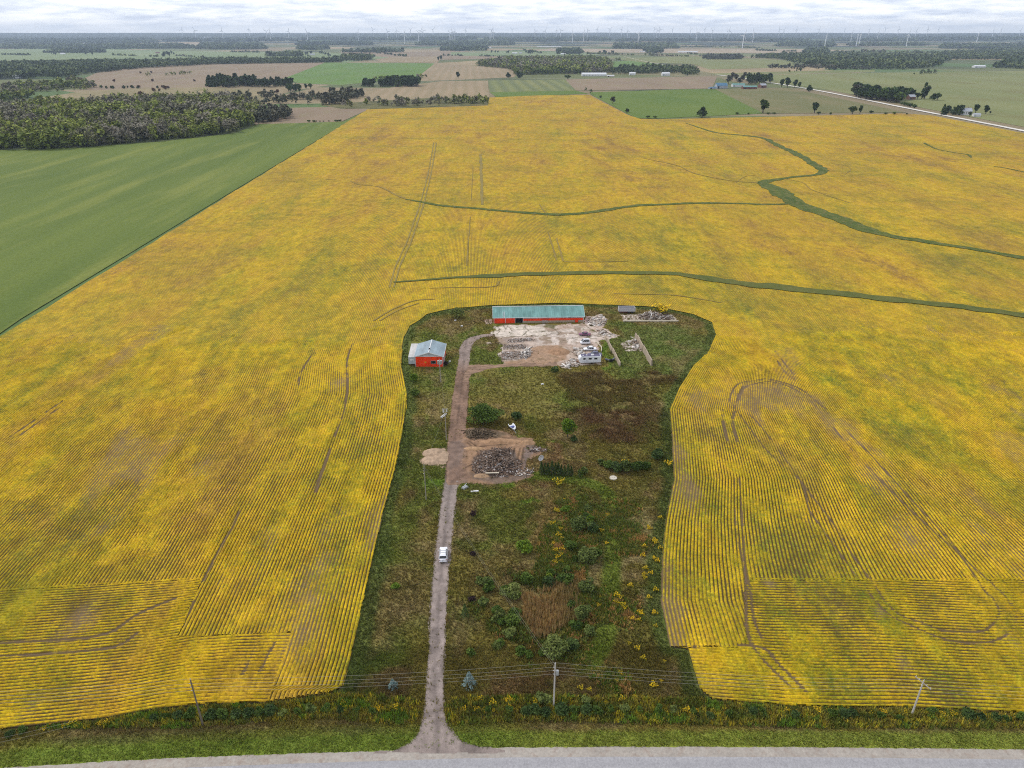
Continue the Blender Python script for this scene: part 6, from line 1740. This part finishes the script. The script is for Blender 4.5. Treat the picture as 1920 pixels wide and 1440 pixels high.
for i in range(14):
    x = random.uniform(1764, 1802); tree(random.choice(['dark', 'conifer', 'dark2']), x, 214 + random.uniform(-3, 2), random.uniform(6, 10), 'dark tree in the clump left of the white house', 'clump left of the white house')
for x, y, h, lb in ((1829, 212, 9, 'tree directly right of the white house'), (1848, 214, 9, 'round dark tree farthest right of the white house'), (1818, 219, 5, 'bush in front of the white house'), (1856, 214, 3, 'tiny bush beside the rightmost tree of the white house')): tree('dark', x, y, h, lb)
for i in range(60):
    x = 392 + 2.6 * i
    y = 160 + random.uniform(-2, 4) if x > 405 else 163
    tree(random.choice(['conifer', 'dark', 'dark', 'conifer']), x, y, random.uniform(12, 17) if x < 480 else random.uniform(9, 13), 'dark tree in the long windbreak on the left pasture', 'windbreak on the left pasture', 1.5)
for i in range(16):
    x = random.uniform(540, 585); tree(random.choice(['dark', 'green']), x, 170 + random.uniform(-4, 4), random.uniform(7, 12), 'tree at the right end below the windbreak', 'trees below the windbreak')
for i in range(56):
    x = 682 + 1.85 * i
    if 702 < x < 712: continue
    y = 161 + random.uniform(-2, 2)
    tree(random.choice(['conifer', 'dark', 'dark']), x, y, random.uniform(8, 12) if x < 725 else random.uniform(10, 17), 'dark tree in the grove below the bright green field', 'grove below the bright field', 1.4)
for i in range(22):
    x = random.uniform(188, 325); tree(random.choice(['rust', 'dark2']), x, 165.5 + random.uniform(-1, 1), random.uniform(3, 6), 'small bush in the line across the dry pasture', 'bush line across the dry pasture')
for x, y in ((263, 179), (289, 172), (299, 171), (310, 168), (316, 166), (264, 138), (284, 137), (214, 154), (286, 153), (365, 153), (520, 175), (497, 183)): tree('rust', x, y, random.uniform(4, 7), 'lone rusty bush in the dry pasture', 'lone bushes in the dry pasture')
tree('dark', 859, 147, 12, 'small dark tree in the brown stubble field'); tree('dark2', 953, 146, 12, 'dark tree at the left foot of the middle wood'); tree('bushy', 1064, 148, 9, 'wide low dark tree left of the long white barn')
tree('dark2', 975, 146, 14, 'round dark tree at the lower left corner of the middle wood', None, 1.3); tree('dark', 822, 114, 13, 'left tree of a pair on the bare rise'); tree('dark', 827, 113, 15, 'right tree of a pair on the bare rise')
for i in range(30):
    x = random.choice([random.uniform(1047, 1093), random.uniform(1115, 1150), random.uniform(985, 1000), random.uniform(920, 960)])
    tree('dark', x, 101 + random.uniform(-1.5, 1.5), random.uniform(11, 16), 'dark tree round the distant farms at centre', 'trees round distant farms at centre')
for i in range(26):
    x = random.choice([random.uniform(85, 110), random.uniform(145, 185), random.uniform(303, 332), random.uniform(568, 600), random.uniform(298, 330)])
    tree('dark', x, 102 + random.uniform(-2, 6) * (1 if x > 290 else .3), random.uniform(10, 15), 'dark tree round the distant farms at left', 'trees round distant farms at left')
for i in range(22):
    x = random.uniform(1614, 1665); tree('rust' if i % 3 else 'dark', x, 97 + random.uniform(-.5, .5), random.uniform(9, 13), 'reddish tree in the far autumn row at right', 'far autumn row')
for i in range(14):
    x = random.uniform(578, 640); tree('bushy', x, 229.5 - (x - 560) * .02, random.uniform(1.5, 3), 'small bush along the far edge of the green field', 'bushes along the green field')

# ================================================================== FAR BUILDINGS
MF = {'white': paint('far_white_wall', (.62, .62, .62), .6), 'grey': paint('far_grey_roof', (.36, .38, .42), .5), 'blue': paint('far_blue_roof', (.07, .17, .27), .5), 'green': paint('far_green_roof', (.12, .26, .24), .5),
      'red': paint('far_dark_red_wall', (.16, .045, .04), .7), 'brown': paint('far_brown_wall', (.20, .11, .08), .8), 'cream': paint('far_cream_wall', (.5, .44, .36), .7), 'silver': paint('far_silver_roof', (.62, .63, .65), .4)}


def barn_far(name, label, cat, px, py, L, D, he, hr, wall, roof, rz=0.0, win=0, chim=False, lean=False):
    q = W(px, py)
    o = empty(name, label, cat, (q[0], q[1], float(terr_xy(*q)) + .02), rz)
    m = MB().box(-L / 2, L / 2, 0, D, 0, he)
    m.add([(-L / 2, 0, he + .002), (-L / 2, D, he + .002), (-L / 2, D / 2, hr), (L / 2, 0, he + .002), (L / 2, D, he + .002), (L / 2, D / 2, hr)], [(0, 2, 1), (3, 4, 5), (0, 3, 5, 2), (1, 2, 5, 4)])
    m.build('wall', MF[wall], o)
    e = .4; s = (hr - he) / (D / 2)
    r_ = MB().slab((-L / 2 - e, -e, he - e * s + .15), (L / 2 + e, -e, he - e * s + .15), (L / 2 + e, D / 2, hr + .15), (-L / 2 - e, D / 2, hr + .15), .12) \
        .slab((L / 2 + e, D + e, he - e * s + .15), (-L / 2 - e, D + e, he - e * s + .15), (-L / 2 - e, D / 2, hr + .15), (L / 2 + e, D / 2, hr + .15), .12).build('roof', MF[roof], o)
    if chim: MB().box(L * .2, L * .2 + .8, D / 2 - .4, D / 2 + .4, hr - .3, hr + 1.4).build('chimney', MF['red'], r_)
    for i in range(win):
        x = -L / 2 + L * (i + .5) / win
        w = MB().box(x - .5, x + .5, -.05, -.004, he * .35, he * .75).build('window', M_glass, o)
    MB().box(-L * .42, -L * .42 + min(3.5, L * .2), -.06, -.004, .02, he * .75).build('door', M_dark if wall != 'white' else MF['grey'], o)
    return o


barn_far('barn', 'blue-roofed grey barn in the far farm at right', 'barn', 1354, 166, 24, 16, 6, 11, 'grey', 'blue', .1)
barn_far('shed', 'low blue lean-to left of the blue-roofed barn', 'shed', 1337, 167, 16, 8, 3, 4.2, 'grey', 'blue', .3)
barn_far('shed', 'white shed with pale green roof in the far farm', 'shed', 1385, 163, 28, 12, 4.5, 7, 'white', 'green', 0)
barn_far('shed', 'long dark red shed with green roof in the far farm', 'shed', 1406, 167, 30, 12, 4, 6.5, 'red', 'green', 0)
barn_far('farmhouse', 'pale brown house at the right of the far farm', 'house', 1432, 165, 15, 11, 5.5, 9, 'brown', 'grey', .4, 4, True)
barn_far('house', 'dark brown house in the trees beside the poplar', 'house', 1711, 187, 13, 10, 5, 8.5, 'brown', 'grey', .3, 4, True)
barn_far('farmhouse', 'white farmhouse with grey roof beside the gravel road', 'house', 1811, 216, 15, 11, 5.5, 9.5, 'white', 'grey', -.15, 5, True)
barn_far('garage', 'low white garage right of the white farmhouse', 'garage', 1832, 219, 9, 7, 3, 4.4, 'white', 'grey', -.15)
barn_far('barn', 'long white barn beyond the striped field', 'barn', 1114, 143, 70, 20, 5, 9, 'white', 'silver', 0, 8)
barn_far('barn', 'small white barn in the dark grove beyond the stubble', 'barn', 1186, 141, 17, 13, 5, 8, 'white', 'silver', 0)
barn_far('barn', 'white barn at the right end of the dark grove', 'barn', 1249, 142, 22, 14, 6, 9, 'white', 'silver', .1)
barn_far('shed', 'low pale shed right of the long white barn', 'shed', 1145, 144, 20, 10, 3, 4.5, 'cream', 'silver', 0)
for (x, y, L, cat_, lb, wl, rf_) in ((157, 81.5, 150, 'barn', 'very long white shed at far left under the haze', 'white', 'silver'), (662, 95.5, 130, 'barn', 'very long white shed left of centre', 'white', 'silver'), (117, 102, 30, 'barn', 'small white barn among far trees at left', 'white', 'silver'),
                              (585, 103.5, 30, 'house', 'white farmhouse among far trees left of centre', 'white', 'grey'), (918, 90.5, 28, 'barn', 'small white shed by a far wood at centre', 'white', 'silver'), (965, 101, 34, 'barn', 'pale barn left of the far central farmhouse', 'white', 'silver'),
                              (976, 100.5, 20, 'house', 'pale farmhouse in the far central trees', 'white', 'grey'), (1056, 102.5, 30, 'barn', 'small white barn at the left of a far grove', 'white', 'silver'), (1030, 89, 220, 'barn', 'very long pale poultry shed at centre horizon', 'cream', 'silver'),
                              (1205, 98, 40, 'barn', 'small pale barn right of the far grove', 'cream', 'silver'), (1290, 98.5, 130, 'barn', 'low long white shed right of centre', 'white', 'silver'), (1539, 90, 60, 'barn', 'white shed at the foot of a tall turbine', 'white', 'silver'),
                              (1838, 127, 40, 'barn', 'white barn at right in front of the dark wood', 'white', 'silver'), (1870, 126.5, 18, 'barn', 'small white barn at the edge of the right-hand wood', 'white', 'silver'), (30, 147, 16, 'house', 'tiny white house at the far left wood edge', 'white', 'grey'),
                              (388, 71, 90, 'barn', 'pale buildings on the left horizon', 'white', 'silver'), (1655, 73, 60, 'barn', 'pale barn on the right horizon', 'white', 'silver'), (445, 155, 18, 'shed', 'pale shed in front of the left windbreak', 'cream', 'silver'), (295, 100, 22, 'shed', 'reddish shed in the far left farm', 'red', 'red'), (1255, 90.5, 90, 'barn', 'pale sheds behind the far wood right of centre', 'cream', 'silver')):
    barn_far(cat_, lb, cat_, x, y, L, min(24, L * .5), 5, 8, wl, rf_)

# ================================================================== WIND TURBINES
M_turb = paint('turbine_white', (.82, .83, .85), .4, .03, 1)
M_turb.node_tree.nodes['Principled BSDF'].inputs['Specular IOR Level'].default_value = .3
tb = empty('wind_turbine', 'x', 'wind turbine')
HT = 99.0
MB().tube((0, 0, 0), (0, 0, HT), 3.6, 2.5, 12).build('tower', M_turb, tb)
MB().loft([[(-w, y, HT + 1.5 - w2), (w, y, HT + 1.5 - w2), (w, y, HT + 1.5 + w2), (-w, y, HT + 1.5 + w2)] for y, w, w2 in ((-4, 1.4, 1.4), (-2, 2, 2), (6, 2, 2), (8, 1.3, 1.3))]).build('nacelle', M_turb, tb)
RL = 52.0
rot = bpy.data.objects.new('rotor', None); put(rot, tb); rot.location = (0, -5, HT + 1.5)
MB().tube((0, -1.5, 0), (0, 1, 0), .6, 1.7, 10).build('hub', M_turb, rot)
for i in range(3):
    a = i * 2 * math.pi / 3
    d = Vector((math.sin(a), 0, math.cos(a))); n_ = Vector((math.cos(a), 0, -math.sin(a)))
    rings = []
    for t, c_, th in ((.02, 1.6, 1.3), (.1, 2.2, 1.4), (.22, 3.4, 1.1), (.5, 2.8, .8), (.8, 2.0, .6), (1.0, .9, .4)):
        p_ = d * RL * t
        rings.append([tuple(p_ - n_ * c_), tuple(p_ + Vector((0, -th, 0))), tuple(p_ + n_ * c_), tuple(p_ + Vector((0, th, 0)))])
    MB().loft(rings).build('blade', M_turb, rot)
TB_ = [(1391.7, 90.7), (1411, 80), (1305, 78), (1334, 72), (1366, 71.5), (1546, 89), (1595, 78), (1605, 87), (1610, 86), (1644, 77), (1627, 70), (1699, 87), (1715, 72), (1831, 79), (1860, 69.5), (1910, 70), (1875, 66.5), (1460, 67), (1468, 69), (1492, 67), (1534, 66.5), (1582, 67), (1658, 66.5), (1683, 67), (1737, 67), (1757, 67), (1294, 68), (1320, 67),
       (672, 76), (727, 74), (744, 72), (759, 82), (785, 78), (790, 72), (794, 72), (844, 80), (848, 76), (853, 75), (873, 70), (919, 82), (925, 77), (922, 72), (1003, 75), (1022, 75), (1043, 70.5), (1051, 72), (1073, 80), (1094, 78), (1101, 71.5), (1119, 67.5), (1143, 67.5), (1165, 67), (1176, 73), (1196, 83), (1231, 71.5), (1236, 68), (1226, 67), (1260, 67),
       (343, 68), (367, 71.5), (418, 72), (468, 68), (501, 74), (508, 77), (542, 74), (577, 77), (700, 67), (770, 67.5), (812, 68), (960, 67)]
first = True
for i, (x, y) in enumerate(TB_):
    q = W(x, max(y, 66.2)); z = float(terr_xy(*q))
    if q[1] > 19000 or q[1] != q[1]: q = (q[0] * 18500 / q[1], 18500.0); z = float(terr_xy(*q))
    lb = {0: 'tall white wind turbine right of centre, tallest of the left pair', 5: 'tall white wind turbine standing behind the white shed at right', 11: 'tall white wind turbine between the middle and right edge', 39: 'tallest white wind turbine near the centre horizon', 53: 'tall white turbine just left of the horizon dip right of centre'}.get(
        i, 'distant white wind turbine on the ' + ('left' if x < 640 else 'centre-left' if x < 960 else 'centre-right' if x < 1280 else 'right') + ' part of the horizon')
    g_ = 'wind turbines on the horizon' if 'distant' in lb else None
    if first:
        tb.location = (q[0], q[1], z); tb['label'] = lb; first = False; o = tb; src = tb
    else:
        src = tb
        o = copy_tree(src, (q[0], q[1], z), 0, 1.0, lb, g_)
    yaw = random.gauss(.5, .25)
    o.rotation_euler = (0, 0, yaw)
    ph = random.gauss(.1, .5)
    for ch in o.children:
        if ch.name.startswith('rotor'): ch.rotation_euler = (0, ph, 0)
# ================================================================== AIR, SKY, LIGHT, CAMERA
def haze_box():
    m = MB().box(-17100, 17100, -620, 20600, -12, 330)
    k = bpy.data.materials.new('haze'); k.use_nodes = True
    t = k.node_tree; t.nodes.clear()
    o = t.nodes.new('ShaderNodeOutputMaterial'); v = t.nodes.new('ShaderNodeVolumePrincipled')
    v.inputs['Color'].default_value = (0.66, 0.80, 1.0, 1); v.inputs['Density'].default_value = HAZE; v.inputs['Anisotropy'].default_value = 0.2
    t.links.new(v.outputs[0], o.inputs['Volume'])
    h = m.build('haze', k, kind='stuff')
    h['label'] = 'thin bluish haze over the whole land'; h['category'] = 'haze'


HAZE = 5.4e-5
haze_box()

SUN_EL, SUN_AZ = R(48), R(-60)       # sun high at the left, a little ahead of the camera, behind thin cloud
w = bpy.data.worlds.new('World'); scene.world = w; w.use_nodes = True
t = w.node_tree; t.nodes.clear()
out = t.nodes.new('ShaderNodeOutputWorld'); bg = t.nodes.new('ShaderNodeBackground')
sky = t.nodes.new('ShaderNodeTexSky'); sky.sky_type = 'NISHITA'; sky.sun_disc = False
sky.sun_elevation = SUN_EL; sky.sun_rotation = SUN_AZ; sky.air_density = 1.0; sky.dust_density = 1.5
geo = t.nodes.new('ShaderNodeTexCoord')
sep = t.nodes.new('ShaderNodeSeparateXYZ'); t.links.new(geo.outputs['Generated'], sep.inputs[0])
def wm(op, a, b=0.0, clamp=False):
    n_ = t.nodes.new('ShaderNodeMath'); n_.operation = op; n_.use_clamp = clamp
    for i, v in enumerate((a, b)):
        if isinstance(v, bpy.types.NodeSocket): t.links.new(v, n_.inputs[i])
        else: n_.inputs[i].default_value = v
    return n_.outputs[0]
# flat cloud layer seen in perspective: direction divided by its height (+ a little, for the curve of the earth)
zz = wm('ADD', wm('MAXIMUM', sep.outputs[2], 0.0), 0.12)
u = wm('DIVIDE', sep.outputs[0], zz); v = wm('DIVIDE', sep.outputs[1], zz)
cmb = t.nodes.new('ShaderNodeCombineXYZ'); t.links.new(u, cmb.inputs[0]); t.links.new(v, cmb.inputs[1])
def wn(scale, detail, rough, off=0.0):
    mp = t.nodes.new('ShaderNodeMapping'); t.links.new(cmb.outputs[0], mp.inputs[0]); mp.inputs['Location'].default_value = (off, off * .7, 0)
    n_ = t.nodes.new('ShaderNodeTexNoise'); t.links.new(mp.outputs[0], n_.inputs['Vector'])
    n_.inputs['Scale'].default_value = scale; n_.inputs['Detail'].default_value = detail; n_.inputs['Roughness'].default_value = rough
    return n_.outputs['Fac']
n1 = wn(1.5, 8, .6); n2 = wn(3.8, 7, .62, 7.3)
cl = wm('ADD', wm('MULTIPLY', n1, .6), wm('MULTIPLY', n2, .4))
rp = t.nodes.new('ShaderNodeValToRGB'); t.links.new(cl, rp.inputs[0])
CS = 7.4
for e_, (p_, c_) in zip([rp.color_ramp.elements.new(.5) for _ in range(2)] + list(rp.color_ramp.elements)[:0], []): pass
els = rp.color_ramp.elements
while len(els) > 2: els.remove(els[-1])
stops = [(0.38, (.52, .58, .72)), (0.46, (.70, .75, .85)), (0.53, (.90, .92, .96)), (0.62, (1.08, 1.07, 1.07))]
while len(els) < 4: els.new(.5)
for e_, (p_, c_) in zip(els, stops): e_.position = p_; e_.color = c_ + (1,)
sc_ = t.nodes.new('ShaderNodeVectorMath'); sc_.operation = 'SCALE'; t.links.new(rp.outputs[0], sc_.inputs[0]); sc_.inputs[3].default_value = CS
# pale even band low over the horizon
hz = t.nodes.new('ShaderNodeMapRange'); t.links.new(sep.outputs[2], hz.inputs[0]); hz.inputs[1].default_value = 0.0; hz.inputs[2].default_value = 0.018; hz.inputs[3].default_value = .85; hz.inputs[4].default_value = 0.0
mh = t.nodes.new('ShaderNodeMix'); mh.data_type = 'RGBA'; t.links.new(hz.outputs[0], mh.inputs[0]); t.links.new(sc_.outputs[0], mh.inputs[6]); mh.inputs[7].default_value = (.93 * CS, .95 * CS, 1.0 * CS, 1)
mx = t.nodes.new('ShaderNodeMix'); mx.data_type = 'RGBA'; mx.inputs[0].default_value = .88
t.links.new(sky.outputs[0], mx.inputs[6]); t.links.new(mh.outputs[2], mx.inputs[7])
t.links.new(mx.outputs[2], bg.inputs[0]); bg.inputs[1].default_value = 0.135
br = t.nodes.new('ShaderNodeMapRange'); t.links.new(sep.outputs[2], br.inputs[0]); br.inputs[1].default_value = 0.0; br.inputs[2].default_value = 0.30; br.inputs[3].default_value = 1.4; br.inputs[4].default_value = 1.0
sc2 = t.nodes.new('ShaderNodeVectorMath'); sc2.operation = 'SCALE'; t.links.new(mx.outputs[2], sc2.inputs[0]); t.links.new(br.outputs[0], sc2.inputs[3]); t.links.new(sc2.outputs[0], bg.inputs[0])
t.links.new(bg.outputs[0], out.inputs[0])

sl = bpy.data.lights.new('sun', 'SUN'); sl.energy = 1.9; sl.angle = R(10); sl.color = (1.0, .965, .91)
so_ = bpy.data.objects.new('sun', sl); C.objects.link(so_)
sd2 = Vector((math.sin(SUN_AZ) * math.cos(SUN_EL), math.cos(SUN_AZ) * math.cos(SUN_EL), math.sin(SUN_EL)))
so_.rotation_euler = (-sd2).to_track_quat('-Z', 'Y').to_euler(); so_.location = (0, 0, 300)

cam = bpy.data.cameras.new('camera'); cam.sensor_width = 36.0; cam.lens = 36.0 * F / 1920.0; cam.clip_start = 1.0; cam.clip_end = 60000
co = bpy.data.objects.new('camera', cam); C.objects.link(co)
co.location = (0, 0, H); co.rotation_euler = (math.pi / 2 - PIT, 0, 0)
scene.camera = co
scene.view_settings.view_transform = 'Standard'; scene.view_settings.look = 'None'; scene.view_settings.gamma = 1; scene.view_settings.exposure = 0.15
scene.view_settings.use_curve_mapping = False
scene.render.engine = 'CYCLES'
scene.cycles.max_bounces = 4; scene.cycles.diffuse_bounces = 2; scene.cycles.volume_bounces = 0
scene.cycles.use_denoising = False
scene.cycles.filter_width = 1.1

# look-alike far woods are told apart by their order from the left
_by = {}
for o in list(C.objects):
    if o.parent is None and o.get('label') and 'group' not in o:
        _by.setdefault(o['label'], []).append(o)
_ord = ['first', 'second', 'third', 'fourth', 'fifth', 'sixth']
for lb, os_ in _by.items():
    if len(os_) < 2: continue
    if len(os_) > 6:
        for o in os_: o['group'] = lb + 's'
        continue
    os_.sort(key=lambda o: o.data.vertices[0].co.x / max(1.0, o.data.vertices[0].co.y))
    for i, o in enumerate(os_): o['label'] = lb + ', ' + _ord[i] + ' such from left'
